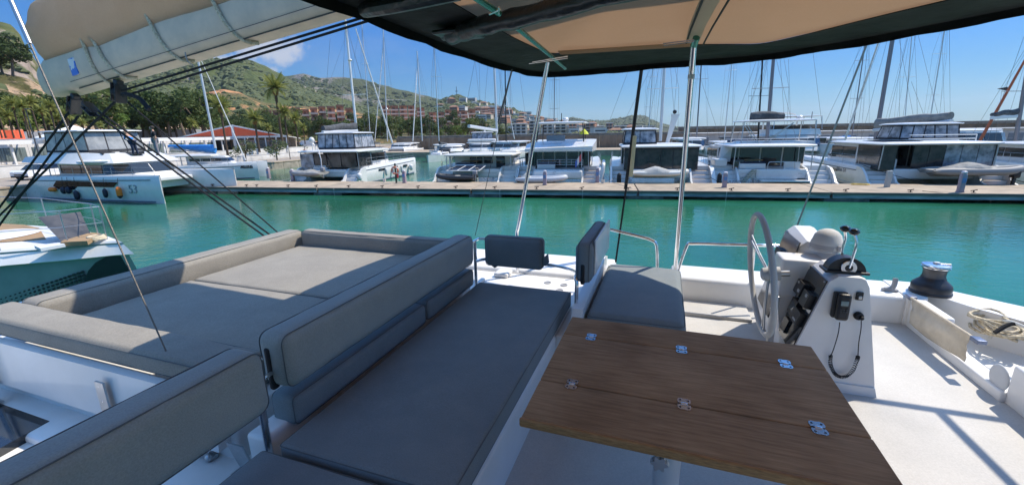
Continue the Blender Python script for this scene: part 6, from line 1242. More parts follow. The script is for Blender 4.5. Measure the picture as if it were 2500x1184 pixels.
# lounge plinth (seat base) and its end locker top
mb = MB(); mb.rbox(-1.56, -.655, -2.0, 3.32, -1.75, -1.405, .035, 3)
mb.rbox(-1.72, -1.60, 1.15, 3.33, -1.62, -1.30, .02, 2)
part('seat_plinth', mb, GEL, fly)
mb = MB(); mb.rbox(-2.0, -.50, 3.335, 4.22, -1.75, -1.50, .03, 3); mb.rbox(-1.42, -1.0, 3.55, 3.95, -1.51, -1.492, .008, 2)
part('locker_top', mb, GEL, fly)
mb = MB(); mb.rbox(-5.4, -.46, 4.225, 4.95, -1.78, -1.46, .045, 3)
part('aft_side_coaming', mb, GEL, fly)
# cup holders on the locker
for i, (px, py) in enumerate(((1337, 687), (1377, 693), (1330, 699), (1366, 706))):
    p = P3(px, py + 3, 2, -1.498); mb = MB(); mb.lathe([(.030, -.001), (.036, .001), (.036, .004), (.031, .005), (.028, -.0005)], (p.x, p.y, -1.498), 18)
    part('cup_holder', mb, pm('cup_holder_grey', (.32, .33, .36), .5), fly)
# rolled moulding at the locker
mb = MB(); mb.rbox(-1.75, -1.70, 3.36, 3.9, -1.5, -1.47, .012, 2); mb.rbox(-1.66, -1.50, 4.02, 4.2, -1.5, -1.45, .02, 2); part('locker_hinge_block', mb, GEL, fly)
# bulwark behind the helm seat and helm seat box
mb = MB(); mb.prism([(2.72, -1.75), (2.72, -1.36), (2.80, -1.22), (3.98, -1.16), (4.14, -1.20), (4.16, -1.75)], -.555, -.475, ax=0); part('helm_bulwark', mb, GEL, fly)
mb = MB(); mb.rbox(-.47, .16, 2.84, 4.46, -1.75, -1.385, .03, 3); part('helm_seat_box', mb, GEL, fly)
# port coaming: inner face, top and corner wrap; front coaming with the rope locker
def coam(poly, z0, z1, r=.03): return MB().prism(poly, z0, z1)
mb = MB()
mb.rbox(.14, 2.12, 4.47, 4.95, -1.80, -1.465, .05, 4)
mb.prism([(2.10, 4.46), (2.10, 4.94), (2.32, 4.93), (2.9, 4.45), (3.35, 3.9), (3.35, 3.86), (2.78, 3.98), (2.48, 4.34), (2.3, 4.66), (2.24, 4.46)], -1.80, -1.462)
mb.prism([(2.78, 3.98), (3.35, 3.86), (3.5, .2), (2.95, .2)], -1.80, -1.4615)
part('port_coaming', mb, GEL, fly)
mb = MB(); mb.rbox(2.12, 2.22, 4.02, 4.47, -1.75, -1.462, .02, 2); mb.rbox(2.15, 2.24, .2, 3.30, -1.75, -1.462, .02, 2)
mb.rbox(2.12, 2.24, 3.28, 4.04, -1.75, -1.655, .015, 2)
mb.rbox(2.235, 2.95, .2, 3.18, -1.75, -1.463, .02, 2)
part('front_coaming', mb, GEL, fly)
mb = MB(); mb.box(2.24, 3.0, 3.18, 4.45, -1.76, -1.735); part('rope_locker_floor', mb, GEL, fly)
# toe step moulding in the floor
mb = MB(); mb.rbox(.25, .85, 4.1, 4.46, -1.725, -1.69, .012, 2); part('floor_moulding', mb, NONSKID, fly)
for (x0, x1, y0, y1) in ((.9, 2.05, 2.26, 2.268), (1.46, 1.467, .4, 2.26)): part('deck_joint', MB().box(x0, x1, y0, y1, -1.722, -1.7185), pm('deck_joint', (.30, .29, .28), .8), fly)
# round speaker cover
p = P3(2440, 915, 0, 2.148)
mb = MB(); mb.lathe([(.002, 0.008), (.06, .008), (.074, .007), (.084, .003), (.086, 0), (.086, -.004)], (2.147, p.y, -1.60), 36, Matrix.Identity(4), ax=0)
mb.v = [Vector((2.148 - (v.x - 2.148), v.y, v.z)) for v in mb.v]
part('speaker_cover', mb, pm('speaker_grey', (.56, .58, .6), .55, bump=.3, bscale=500), fly)
# small black switch on the front coaming, grey cleat horn
p = P3(2211, 750, 0, 2.12); mb = MB(); mb.rbox(p.x - .015, p.x + .01, p.y - .024, p.y + .024, p.z - .03, p.z + .03, .01, 2); mb.lathe([(.001, -.024), (.012, -.022), (.014, -.012)], (p.x, p.y, p.z), 12, ax=0); part('switch', mb, BLACKP, fly)
p = P3(2175, 710, 2, -1.46)
mb = MB(); mb.tube(smooth_path([(p.x - .05, p.y, -1.45), (p.x, p.y, -1.435), (p.x + .015, p.y, -1.40), (p.x + .02, p.y + .01, -1.34)], 4), [.02] * 12 + [.018], 10); mb.rbox(p.x - .07, p.x + .05, p.y - .02, p.y + .02, -1.465, -1.44, .008, 2)
part('line_horn', mb, pm('grey_nylon', (.28, .28, .29), .5), fly)

# ---- cushions
def cushion(name, label, x0, x1, y0, y1, z0, z1, mat, r=.03, m=(8, 8, 1), puff=.009, seam=True, rot=None, grp='grey seat cushions', seed=0, straps=False):
    c = Vector(((x0 + x1) / 2, (y0 + y1) / 2, z0)); t = thing(name, label, 'cushion', c, 0, grp)
    M = None
    if rot: M = Matrix.Translation(Vector(((x0 + x1) / 2, (y0 + y1) / 2, (z0 + z1) / 2))) @ rot @ Matrix.Translation(-Vector(((x0 + x1) / 2, (y0 + y1) / 2, (z0 + z1) / 2)))
    part('cushion_cover', MB().rbox(x0, x1, y0, y1, z0, z1, r, 4, m, M, puff, seed), mat, t, angle=80)
    if seam:
        sm = MB(); d = [(x0, x1), (y0, y1), (z0, z1)]
        thin = min(range(3), key=lambda i: d[i][1] - d[i][0]); o = [i for i in range(3) if i != thin]
        for zz in (d[thin][0] + r * .42, d[thin][1] - r * .42):
            ins = r * .14; pts = []
            (a0, a1), (b0, b1) = d[o[0]], d[o[1]]; a0 += ins - puff * .0; a1 -= ins; b0 += ins; b1 -= ins; rr = r * .7
            for cx, cy, s in ((a1 - rr, b1 - rr, 0), (a0 + rr, b1 - rr, 1), (a0 + rr, b0 + rr, 2), (a1 - rr, b0 + rr, 3)):
                for k in range(5):
                    an = (s + k / 4) * math.pi / 2; q = [0, 0, 0]; q[o[0]] = cx + rr * math.cos(an); q[o[1]] = cy + rr * math.sin(an); q[thin] = zz; pts.append(q)
            pts = [(M @ Vector(p)) if M else Vector(p) for p in pts]
            sm.tube(pts, .0026, 5, closed=True)
        part('seam_piping', sm, PIPING, t)
    return t
cushion('seat_cushion', 'long dark grey lounge seat cushion along the low backrest, nearest the wooden table', -1.50, -.66, 1.13, 3.30, -1.405, -1.285, FABD, .022, (10, 22, 1), .004, grp='lounge seat cushions', seed=3)
cushion('seat_cushion', 'grey lounge seat cushion cut by the bottom edge of the photo, nearest the camera', -1.56, -.50, -.6, 1.105, -1.415, -1.30, FABD, .022, (10, 16, 1), .004, grp='lounge seat cushions', seed=5)
cushion('backrest_cushion', 'long padded backrest bolster between sunbed and lounge seat', -1.68, -1.50, 1.24, 3.24, -1.105, -.835, FAB, .06, (1, 26, 4), .005, grp='padded backrests on the lounge rail', seed=6)
cushion('backrest_cushion', 'padded backrest bolster at the lower left corner, nearest the camera', -1.585, -1.41, -1.2, 1.085, -1.06, -.79, FAB, .055, (1, 22, 4), .005, grp='padded backrests on the lounge rail', seed=8)
cushion('lumbar_cushion', 'low narrow lumbar cushion under the long backrest, its nearer half', -1.70, -1.545, 1.28, 2.47, -1.325, -1.17, FABD, .035, (1, 14, 2), .004, grp='low lumbar cushions under the backrest', seed=9)
cushion('lumbar_cushion', 'low narrow lumbar cushion under the long backrest, its farther half', -1.70, -1.545, 2.49, 3.30, -1.32, -1.165, FABD, .035, (1, 12, 2), .004, grp='low lumbar cushions under the backrest', seed=10)
cushion('backrest_cushion', 'small rectangular dark blue backrest strapped to the rail, facing the camera', -1.49, -.94, 3.40, 3.50, -1.17, -.885, FABD, .045, (8, 1, 5), .006, grp='small backrests strapped to rails', seed=11)
t = cushion('backrest_cushion', 'upright backrest seen end on beside the helm seat', -.565, -.44, 2.90, 3.76, -1.07, -.765, FABD, .055, (1, 12, 5), .005, grp='small backrests strapped to rails', seed=12)
mb = MB(); mb.rbox(-.438, -.424, 2.98, 3.775, -1.02, -.755, .01, 2); part('backrest_board', mb, GEL, t)
cushion('seat_cushion', 'dark blue helm seat cushion with rounded front, half in sunlight', -.46, .21, 2.80, 4.08, -1.385, -1.245, FABD, .06, (8, 14, 1), .006, grp='helm seating', seed=13)
mb = MB(); mb.rbox(-1.622, -1.592, 1.231, 1.27, -1.108, -.90, .012, 2); part('end_slot', mb, BLACKR, [o for o in bpy.data.objects if o.get('label', '').startswith('long padded')][0])
mb = MB(); mb.rbox(-.52, -.49, 2.893, 2.93, -1.072, -.92, .012, 2); part('end_slot', mb, BLACKR, t)
SUNF = pm('sunbed_fabric', (.24, .222, .195), .88, col2=(.29, .27, .235), nscale=5, ndetail=10, contrast=(.3, .75), bump=.45, bscale=700, bdist=.0015, spec=.2, sheen=.1, grain=(120, .12))
cushion('sunbed_mattress', 'farther sunbed mattress, pale and mostly in the sun', -3.83, -2.0, 2.385, 3.60, -1.30, -1.185, SUNF, .03, (14, 10, 1), .006, grp='sunbed mattresses', seed=14)
cushion('sunbed_mattress', 'nearer sunbed mattress, mostly in blue shade of the boom', -3.83, -1.95, 1.45, 2.375, -1.30, -1.185, SUNF, .03, (14, 8, 1), .006, grp='sunbed mattresses', seed=15)
cushion('bolster_cushion', 'long taupe bolster along the outer left edge of the sunbed', -4.09, -3.87, 1.42, 3.70, -1.26, -1.03, SUNF, .055, (1, 30, 2), .008, grp='bolsters around the sunbed', seed=16)
cushion('bolster_cushion', 'taupe bolster across the far end of the sunbed', -3.84, -1.95, 3.60, 3.76, -1.26, -1.02, SUNF, .055, (26, 1, 2), .006, grp='bolsters around the sunbed', seed=17)
cushion('bolster_cushion', 'low flat taupe bolster across the near end of the sunbed', -4.14, -1.85, 1.20, 1.43, -1.16, -1.045, SUNF, .035, (26, 2, 1), .006, grp='bolsters around the sunbed', seed=18)
mb = MB(); mb.rbox(-4.3, -1.86, 1.20, 3.78, -1.62, -1.30, .03, 3)
part('sunbed_base', mb, GEL, fly)
mb = MB(); mb.prism([(1.135, -1.44), (1.165, -1.17), (1.205, -1.165), (1.205, -1.44)], -4.4, -1.9, ax=0); part('sunbed_fascia', mb, GEL, fly)
# L brackets on the fascia and under the backrest
for (px, py) in ((205, 868), (-75, 810)):
    p = P3(px, py, 1, 1.12); mb = MB()
    mb.add([(p.x + dx + sx, y, z) for (dx, y, z) in ((.09, 1.085, -1.537), (0, 1.128, -1.22), (0, 1.138, -1.22), (.09, 1.095, -1.537)) for sx in (0, .07)], [(0, 1, 3, 2), (4, 6, 7, 5), (0, 2, 4, 6), (1, 7, 5, 3), (0, 6, 7, 1), (2, 3, 5, 4)])
    mb.box(p.x + .09, p.x + .16, 1.0, 1.11, -1.5385, -1.5315)
    br = part('bracket', mb, STEEL, fly); sc_ = MB()
    for q in range(4): sc_.lathe([(.001, -.004), (.006, -.003), (.007, 0)], (p.x + .037 + .02 * q, 1.127 - .0095 * q, -1.25 - .07 * q), 8, ax=1)
    part('screw', sc_, CHROME, br)
mb = MB(); mb.box(-1.83, -1.72, 1.12, 1.20, -1.5385, -1.530); mb.prism([(1.17, -1.53), (1.13, -1.36), (1.138, -1.36), (1.18, -1.53)], -1.83, -1.73, ax=0); part('bracket', mb, STEEL, fly)
# rails and posts under the backrests
def rail(pts, r=.0135, name='rail_tube', n=10, mat=CHROME): part(name, MB().tube(pts, r, n), mat, fly)
rail([(-1.60, 1.16, -1.54), (-1.605, 1.17, -.92)], .016, 'backrest_post'); rail([(-1.60, 1.20, -1.02), (-1.60, 3.28, -1.02)], .012)
mb = MB(); mb.lathe([(.0, 0), (.045, 0), (.045, .008), (.02, .016), (.018, .02)], (-1.60, 1.16, -1.535), 18); part('post_flange', mb, CHROME, fly)
rail([(-1.60, -1.0, -.93), (-1.6, 1.2, -.93)], .012)
rail([(-1.565, 3.37, -1.5), (-1.565, 3.38, -.93)], .016, 'backrest_post'); rail([(-1.565, 3.3, -.93), (-1.56, 3.45, -.93), (-1.4, 3.52, -.935), (-1.0, 3.53, -.94)], .012)
rail(smooth_path([(-1.56, 3.36, -1.12), (-1.45, 3.5, -1.13), (-.9, 3.52, -1.145), (-.70, 3.40, -1.13), (-.585, 3.1, -1.06), (-.56, 2.93, -1.03), (-.545, 2.90, -1.06), (-.545, 2.895, -1.14), (-.545, 2.9, -1.40)], 5), .014)
mb = MB(); mb.lathe([(.0, 0), (.042, 0), (.042, .006), (.02, .014), (.0185, .02)], (-.545, 2.9, -1.40), 20); part('post_flange', mb, CHROME, fly)
mb = MB(); mb.rbox(-.66, -.46, 2.72, 3.34, -1.75, -1.405, .02, 2); part('locker_corner', mb, GEL, fly)
# strap tabs on the small backrest
mb = MB(); mb.prism([(-.945, -1.06), (-.905, -1.02), (-.895, -1.10), (-.92, -1.13), (-.945, -1.12)], 3.43, 3.46, ax=1); mb.prism([(-1.43, -1.17), (-1.40, -1.19), (-1.37, -1.17), (-1.4, -1.14)], 3.43, 3.46, ax=1); part('strap', mb, FABD, fly)
# port hand rails
A = [P3(1490, 560, 1, 4.1), P3(1560, 577, 1, 4.1), P3(1590, 586, 1, 4.1), P3(1603, 600, 1, 4.1), P3(1605, 652, 1, 4.1)]
rail(smooth_path(A, 5), .014, 'hand_rail')
A = [P3(1652, 652, 1, 4.4), P3(1676, 602, 1, 4.4), P3(1690, 595, 1, 4.4), P3(1760, 596, 1, 4.4), P3(1870, 599, 1, 4.4)]
A[0].z = -1.44
rail(smooth_path(A, 5) + [(1.2, 4.5, -1.07), (1.3, 4.55, -1.15), (1.32, 4.56, -1.47)], .0145, 'hand_rail')
p = P3(1843, 600, 1, 4.44); rail([p, (p.x + .02, 4.5, -1.46)], .011, 'hand_rail')
# pad eye with keys near the lower left backrest
p = P3(515, 1112, 2, -1.53); mb = MB(); mb.ball((p.x, p.y, p.z + .03), .024, 8, sc_=(1, .7, 1)); mb.ball((p.x + .03, p.y - .03, p.z + .022), .02, 8, sc_=(1, .8, 1)); mb.tube([(p.x - .03 + .022 * math.cos(k), p.y - .03, p.z + .03 + .022 * math.sin(k)) for k in [i * .5236 for i in range(12)]], .003, 5, closed=True)
mb.rbox(p.x - .01, p.x + .045, p.y - .025, p.y + .01, p.z, p.z + .02, .004, 2)
solo('snap_shackle', mb, STEEL, 'small steel snap shackle with ring lying on the white deck under the lower left backrest', 'shackle')
# dark hatch on the saloon roof, dark panel set in for an opening near the bottom edge
q = [P3(*c, 2, -1.555) for c in ((-160, 930), (0, 985), (121, 1028), (-10, 1100), (-200, 1200))]
mb = MB(); mb.prism([(v.x, v.y) for v in q], -1.60, -1.552); part('hatch', mb, DKGLASS, fly)
mb = MB(); mb.prism([(-1.95, -.7), (-1.47, -.7), (-1.47, .955), (-1.95, .985)], -1.60, -1.524); part('dark_gap_panel', mb, pm('dark_opening', (.01, .012, .03), .5), fly)

# ---- folding wooden table
tab = thing('folding_table', 'brown wooden folding table with steel hinges in front of the helm seat', 'table', (.08, 1.5, -1.72))
WOOD = pm('worn_teak', (.54, .355, .195), .7, spec=.15, col2=(.30, .195, .11), nscale=5, ndetail=10, contrast=(.28, .72), stretch=(1.2, 14, 8), bump=.35, bscale=30, bstretch=(2, 60, 20), bdist=.002, rough2=.8)
# second larger-scale wear layer
t_ = WOOD.node_tree; b_ = t_.nodes['Principled BSDF']; old = b_.inputs['Base Color'].links[0].from_socket
nz = t_.nodes.new('ShaderNodeTexNoise'); nz.inputs['Scale'].default_value = 2.6; nz.inputs['Detail'].default_value = 5
tcn = t_.nodes.new('ShaderNodeTexCoord'); t_.links.new(tcn.outputs['Object'], nz.inputs['Vector'])
rr = t_.nodes.new('ShaderNodeMapRange'); rr.inputs['From Min'].default_value = .38; rr.inputs['From Max'].default_value = .68; t_.links.new(nz.outputs['Fac'], rr.inputs['Value'])
mxx = t_.nodes.new('ShaderNodeMix'); mxx.data_type = 'RGBA'; mxx.blend_type = 'MULTIPLY'; mxx.inputs['B'].default_value = (.62, .58, .55, 1)
t_.links.new(rr.outputs['Result'], mxx.inputs['Factor']); t_.links.new(old, mxx.inputs['A']); t_.links.new(mxx.outputs['Result'], b_.inputs['Base Color'])
ZT = -.97
b1, b2 = P3(1378, 814, 2, ZT).y, P3(1316, 924, 2, ZT).y
for i, (y0, y1) in enumerate(((b1 + .003, 2.12), (b2 + .003, b1 - .003), (1.236, b2 - .003))):
    mb = MB(); mb.rbox(-.42, .69, y0, y1, ZT - .028, ZT, .007, 3, (1, 1, 1)); part('table_leaf', mb, WOOD, tab)
mb = MB(); mb.rbox(-.425, .695, 1.222, 1.24, ZT - .036, ZT - .002, .008, 2)
part('edge_strip', mb, pm('oiled_teak_edge', (.42, .22, .085), .5, col2=(.25, .13, .05), nscale=9, stretch=(3, 20, 20)), tab)
# outline of a barrel hinge: two scalloped plates and a knuckle
for (px, py) in ((1443, 823), (1664, 858), (1923, 900), (1396, 938), (1671, 997), (2008, 1065)):
    p = P3(px, py, 2, ZT); yy = b1 if py < 910 else b2
    mb = MB()
    for s in (-1, 1):
        poly = [(-.021, .004), (.021, .004), (.024, .016), (.022, .030), (.012, .036), (0, .034), (-.012, .036), (-.022, .030), (-.024, .016)]
        pts = [(p.x + a, yy + s * b) for a, b in poly]
        if s < 0: pts.reverse()
        mb.prism(pts, ZT - .002, ZT + .0025)
    h_ = part('hinge', mb, pm('hinge_steel', (.62, .62, .62), .24, 1), tab)
    mb = MB(); mb.rbox(p.x - .011, p.x + .011, yy - .006, yy + .006, ZT, ZT + .006, .002, 2); part('hinge_knuckle', mb, CHROME, h_)
    mb = MB()
    for s in (-1, 1):
        for a in (-.014, .014): mb.lathe([(.0005, .0034), (.004, .0033), (.0045, .002)], (p.x + a, yy + s * .022, ZT), 8)
    part('screw', mb, pm('dark_screw', (.05, .05, .055), .3, .8), h_)
mb = MB(); mb.lathe([(.05, -1.72), (.05, -1.06)], (.085, 1.5, 0), 28); part('pedestal', mb, pm('anodised_post', (.60, .61, .62), .34, .25), tab)
mb = MB(); mb.lathe([(.0, -1.10), (.055, -1.10), (.062, -1.06), (.062, -1.0), (.0, -1.0)], (.085, 1.5, 0), 28); mb.box(-.2, .37, 1.35, 1.65, -1.0, ZT - .029); part('table_mount', mb, STEEL, tab)
mb = MB(); mb.lathe([(.0, -1.715), (.13, -1.715), (.14, -1.7195), (.14, -1.7215), (0, -1.7215)], (.085, 1.5, 0), 32); part('pedestal_base', mb, STEEL, tab)
p = P3(1610, 1122, 1, 1.40)
mb = MB(); rg = []
for yy in (1.375, 1.40):
    rg.append([(p.x + (.026 + .006 * math.cos(6 * a)) * math.cos(a), yy, p.z + (.026 + .006 * math.cos(6 * a)) * math.sin(a)) for a in [i * math.pi / 18 for i in range(36)]])
mb.loft(rg); mb.tube([(p.x, 1.40, p.z), (p.x + .03, 1.46, p.z)], .011, 10); part('clamp_knob', mb, STEEL, tab)

# ---- helm console
con = thing('helm_console', 'white helm console pod with black instrument panels and throttle', 'helm console', (1.15, 3.5, -1.72))
def prof(dx, zt, cut=0):
    return [(.93 + dx, -1.72), (.90 + dx + cut * .2, -1.5), (1.045 + dx + cut, zt - .045), (1.09 + dx + cut, zt - .003), (1.11 + dx + cut, zt), (1.205 + dx, zt), (1.235 + dx, zt - .012), (1.26 + dx, zt - .06), (1.375 + dx, -1.56), (1.39 + dx, -1.64), (1.405 + dx, -1.72)]
secs = [(3.10, 0, -.918, 0), (3.12, -.0, -.912, 0), (3.44, 0, -.905, 0), (3.50, 0, -.895, .12), (3.68, -.02, -.86, .12), (3.74, -.015, -.845, 0), (4.12, -.02, -.80, 0), (4.15, -.02, -.81, 0)]
mb = MB(); mb.loft([[(a, b, z) for a, z in prof(dx, zt, cut)] for b, dx, zt, cut in secs]); body = part('console_body', mb, GEL, con, angle=28)
mb = MB(); mb.prism([(.915, -1.725), (.935, -1.655), (1.39, -1.655), (1.41, -1.725)], 3.085, 4.16, ax=1); part('console_kick', mb, GEL, con)
# tilted panels on the aft faces
def panel(b0, b1, dx, zt, name):
    A_ = Vector((.903 + dx, 0, -1.49)); B_ = Vector((1.043 + dx, 0, zt - .05)); n_ = Vector((-(B_.z - A_.z), 0, B_.x - A_.x)).normalized()
    if n_.x > 0: n_ = -n_
    def pt(u_, v_, h): q = A_.lerp(B_, v_) + n_ * h; return (q.x, b0 + (b1 - b0) * u_, q.z)
    def slab(u0, u1, v0, v1, h0, h1):
        m_ = MB(); m_.add([pt(u, v, h) for u in (u0, u1) for v in (v0, v1) for h in (h0, h1)], [(0, 1, 3, 2), (4, 6, 7, 5), (0, 4, 5, 1), (2, 3, 7, 6), (0, 2, 6, 4), (1, 5, 7, 3)]); return m_
    return slab
s1 = panel(3.12, 3.46, 0, -.912, 'p1')
pan = part('instrument_panel', s1(0, 1, 0, 1, .001, .008), BLACKG, con)
for (u0, u1, v0, v1, h) in ((.55, .95, .62, .80, .045), (.10, .45, .58, .76, .045), (.12, .48, .33, .50, .04), (.55, .9, .34, .55, .03)):
    part('instrument_cover', s1(u0, u1, v0, v1, .008, h), BLACKP, pan)
m_ = s1(.15, .17, .78, .80, .045, .05)
part('instrument_cover', s1(.6, .9, .08, .26, .008, .022), BLACKG, pan)
s2 = panel(3.70, 4.13, -.022, -.815, 'p2')
pan2 = part('instrument_panel', s2(0, 1, 0, 1.02, .001, .010), BLACKG, con)
for (u0, u1, v0, v1, h) in ((.1, .5, .45, .72, .04), (.55, .9, .55, .8, .04)): part('instrument_cover', s2(u0, u1, v0, v1, .008, h), BLACKP, pan2)
for (u0, u1, v0, v1, h) in ((.62, .74, .66, .70, .0458), (.80, .90, .75, .78, .0458), (.17, .27, .70, .74, .0458), (.2, .38, .36, .385, .0408), (.62, .86, .39, .50, .0308)):
    part('cover_label', s1(u0, u1, v0, v1, h - .001, h), pm('label_grey', (.45, .46, .47), .5) if h > .035 else pm('display_glass', (.03, .05, .06), .08, coat=.5), pan)
# bolts at panel corners
for sfn, vv in ((s1, (0, 1)), (s2, (.1, 1))):
    m_ = MB()
    for u in (.05, .95):
        for v in vv:
            q = sfn(u - .02, u + .02, v * .95 + .015, v * .95 + .03, .008, .012); m_.add([tuple(x) for x in q.v], q.f)
    part('panel_bolt', m_, CHROME, pan if sfn is s1 else pan2)
# steering mount and yellow label
mb = MB(); mb.rbox(.86, 1.14, 3.47, 3.70, -1.22, -.93, .02, 3); mb.prism([(.86, -1.2), (.92, -1.55), (1.1, -1.55), (1.1, -1.2)], 3.49, 3.68, ax=1); part('steering_mount', mb, GEL, con)
mb = MB(); mb.box(.853, .8585, 3.52, 3.60, -1.19, -1.04); part('warning_label', mb, pm('yellow_label', (.75, .52, .03), .5, col2=(.4, .3, .05), nscale=60), con)
# throttle
tx, tb, tz = 1.145, 3.20, -.905
mb = MB(); pr = [(math.cos(a) * .105, math.sin(a) * .098) for a in [i * math.pi / 16 for i in range(17)]]
mb.prism([(tx + x, tz + z) for x, z in pr], 3.155, 3.245, ax=1); mb.rbox(tx - .12, tx + .12, 3.135, 3.265, tz - .006, tz + .012, .006, 2); th_ = part('throttle_housing', mb, BLACKP, con)
mb = MB(); mb.lathe([(.001, -.012), (.042, -.012), (.046, -.006), (.046, 0)], (tx + .005, 3.152, tz + .035), 26, ax=1); part('throttle_hub', mb, CHROME, th_)
mb = MB(); mb.lathe([(.001, -.016), (.02, -.015), (.022, -.012)], (tx + .005, 3.151, tz + .035), 20, ax=1); part('hub_cap', mb, BLACKP, th_)
for s, bb in ((0, 3.142), (1, 3.262)):
    mb = MB(); mb.tube(smooth_path([(tx + .005, bb, tz + .035), (tx + .015 - s * .02, bb, tz + .12), (tx + .02 - s * .02, bb + .0, tz + .20), (tx + .005 - s * .02, bb + (.012 if s == 0 else -.012), tz + .255)], 5), .0085, 8); part('throttle_lever', mb, CHROME, con)
    mb = MB(); mb.ball((tx + .003 - s * .02, bb + (.016 if s == 0 else -.02), tz + .268), .027, 8, sc_=(1.1, 1.35, .85)); part('lever_knob', mb, BLACKG, con)
# compass cover, a domed cloth cap
cx, cy, cz = P3(2018, 597, 2, -.845)
mb = MB(); mb.lathe([(.001, .142), (.03, .139), (.06, .125), (.083, .098), (.096, .055), (.101, .045), (.102, .0), (.100, -.012), (.001, -.012)], (cx, cy, -.868), 30)
for v in mb.v: v += Vector((0, 0, 0)) + Vector((noise.noise(v * 18) * .004, noise.noise(v * 18 + Vector((9, 0, 0))) * .004, 0))
cc = part('compass_cover', mb, pm('pale_cover_cloth', (.55, .54, .52), .8, bump=.3, bscale=300), con, angle=80)
mb = MB(); mb.lathe([(.1005, -.002), (.1025, .0), (.1025, .03), (.1005, .034)], (cx, cy, -.868), 30); mb.rbox(cx + .035, cx + .075, cy - .105, cy - .08, -.872, -.83, .01, 2)
part('cover_band', mb, pm('cover_band_grey', (.34, .34, .35), .7), cc)
mb = MB(); mb.lathe([(.098, 0), (.108, .001), (.108, .006), (.0, .008)], (cx, cy, -.886), 28); part('compass_base', mb, GEL, con)
# fist microphone, sockets, coil cord on the near face (b=3.10)
def nf(px, py): return P3(px, py, 1, 3.098)
c0 = nf(2048, 742); mb = MB(); mb.rbox(c0.x - .042, c0.x + .034, 3.06, 3.10, c0.z - .085, c0.z + .088, .012, 3); clip = part('microphone_clip', mb, BLACKP, con)
mb = MB(); mb.rbox(c0.x - .03, c0.x + .042, 3.025, 3.065, c0.z - .088, c0.z + .09, .024, 4); mic = part('fist_microphone', mb, BLACKP, con)
mb = MB(); mb.rbox(c0.x - .016, c0.x + .024, 3.0205, 3.027, c0.z + .016, c0.z + .048, .002, 2); part('screen', mb, pm('lcd_grey', (.20, .27, .27), .2), mic)
mb = MB()
for r_ in range(2):
    for k in range(3): mb.rbox(c0.x - .014 + k * .014, c0.x - .004 + k * .014, 3.0195, 3.027, c0.z - .012 - r_ * .013, c0.z - .004 - r_ * .013, .001, 1)
for k in range(5): mb.box(c0.x - .010, c0.x + .018, 3.0225, 3.0245, c0.z - .034 - k * .006, c0.z - .031 - k * .006)
part('button', mb, pm('dark_grey_rubber', (.07, .07, .075), .6), mic)
s0 = nf(2098, 722); mb = MB(); mb.rbox(s0.x - .019, s0.x + .017, 3.085, 3.10, s0.z - .026, s0.z + .026, .003, 2); sw = part('rocker_switch', mb, BLACKP, con)
mb = MB(); mb.rbox(s0.x - .009, s0.x + .009, 3.078, 3.087, s0.z - .018, s0.z + .004, .002, 2); part('rocker', mb, STEEL, sw)
k0 = nf(2095, 770); mb = MB(); mb.lathe([(.001, -.03), (.02, -.03), (.026, -.018), (.026, 0)], (k0.x, 3.10, k0.z), 16, ax=1); mb.ball((k0.x + .008, 3.065, k0.z - .004), .014, 6); part('cord_socket', mb, BLACKR, con)
path = [nf(2046, 782), nf(2042, 810), nf(2030, 850), nf(2024, 862)]
path2 = [nf(2024, 862), nf(2024, 885), nf(2036, 908), nf(2056, 914), nf(2076, 900), nf(2088, 872), nf(2090, 864)]
path3 = [nf(2090, 864), nf(2092, 830), nf(2097, 800), nf(2098, 778)]
off = Vector((0, -.03, 0))
mb = MB(); mb.tube([p + off for p in smooth_path(path, 4)], .0028, 6); mb.tube([p + off for p in smooth_path(path3, 4)], .0028, 6)
sp = smooth_path(path2, 20); cp = [];
for i, p in enumerate(sp):
    t = (sp[min(i + 1, len(sp) - 1)] - sp[max(i - 1, 0)]).normalized(); a = Vector((0, 1, 0)); b = t.cross(a)
    for k in range(4):
        an = (i * 4 + k) / (len(sp) * 4) * 2 * math.pi * 38; cp.append(p + off + (a * math.cos(an) + b * math.sin(an)) * .0095)
mb.tube(cp, .0026, 5); part('coil_cord', mb, BLACKR, con)

# ---- steering wheel
wc = Vector((.715, 3.38, -1.03)); wR = .435
wh = thing('steering_wheel', 'large grey padded steering wheel standing in front of the helm console', 'steering wheel', wc)
ax_ = Vector((-1, 0, -.13)).normalized(); e1 = Vector((.02, 1, 0)).normalized(); e1 = (e1 - ax_ * e1.dot(ax_)).normalized(); e2 = ax_.cross(e1)
GREYV = pm('grey_stitched_vinyl', (.52, .52, .50), .55, col2=(.45, .45, .44), nscale=6, bump=.2, bscale=400)
mb = MB(); mb.tube([wc + (e1 * math.cos(a) + e2 * math.sin(a)) * wR for a in [i * 2 * math.pi / 72 for i in range(72)]], .0205, 12, closed=True); part('wheel_rim', mb, GREYV, wh, angle=80)
for k in range(3):
    an = math.pi / 2 + k * 2 * math.pi / 3 + .05; d_ = e1 * math.cos(an) + e2 * math.sin(an); s_ = ax_.cross(d_)
    mb = MB()
    for q in (-1, 1): mb.tube(smooth_path([wc - ax_ * .05 + d_ * .03 + s_ * .012 * q, wc - ax_ * .025 + d_ * .2 + s_ * .016 * q, wc + d_ * (wR - .005) + s_ * .03 * q], 4), .0065, 8)
    part('spoke', mb, STEEL, wh)
mb = MB(); q = ax_.to_track_quat('Z', 'Y').to_matrix().to_4x4(); M = Matrix.Translation(wc - ax_ * .05) @ q
mb.lathe([(.0, .05), (.03, .05), (.045, .04), (.05, .01), (.05, -.07), (.0, -.07)], (0, 0, 0), 24, M); part('wheel_hub', mb, GREYV, wh)
mb = MB(); mb.tube([wc - ax_ * .05, wc - ax_ * .18], .022, 12); part('steering_shaft', mb, STEEL, wh)
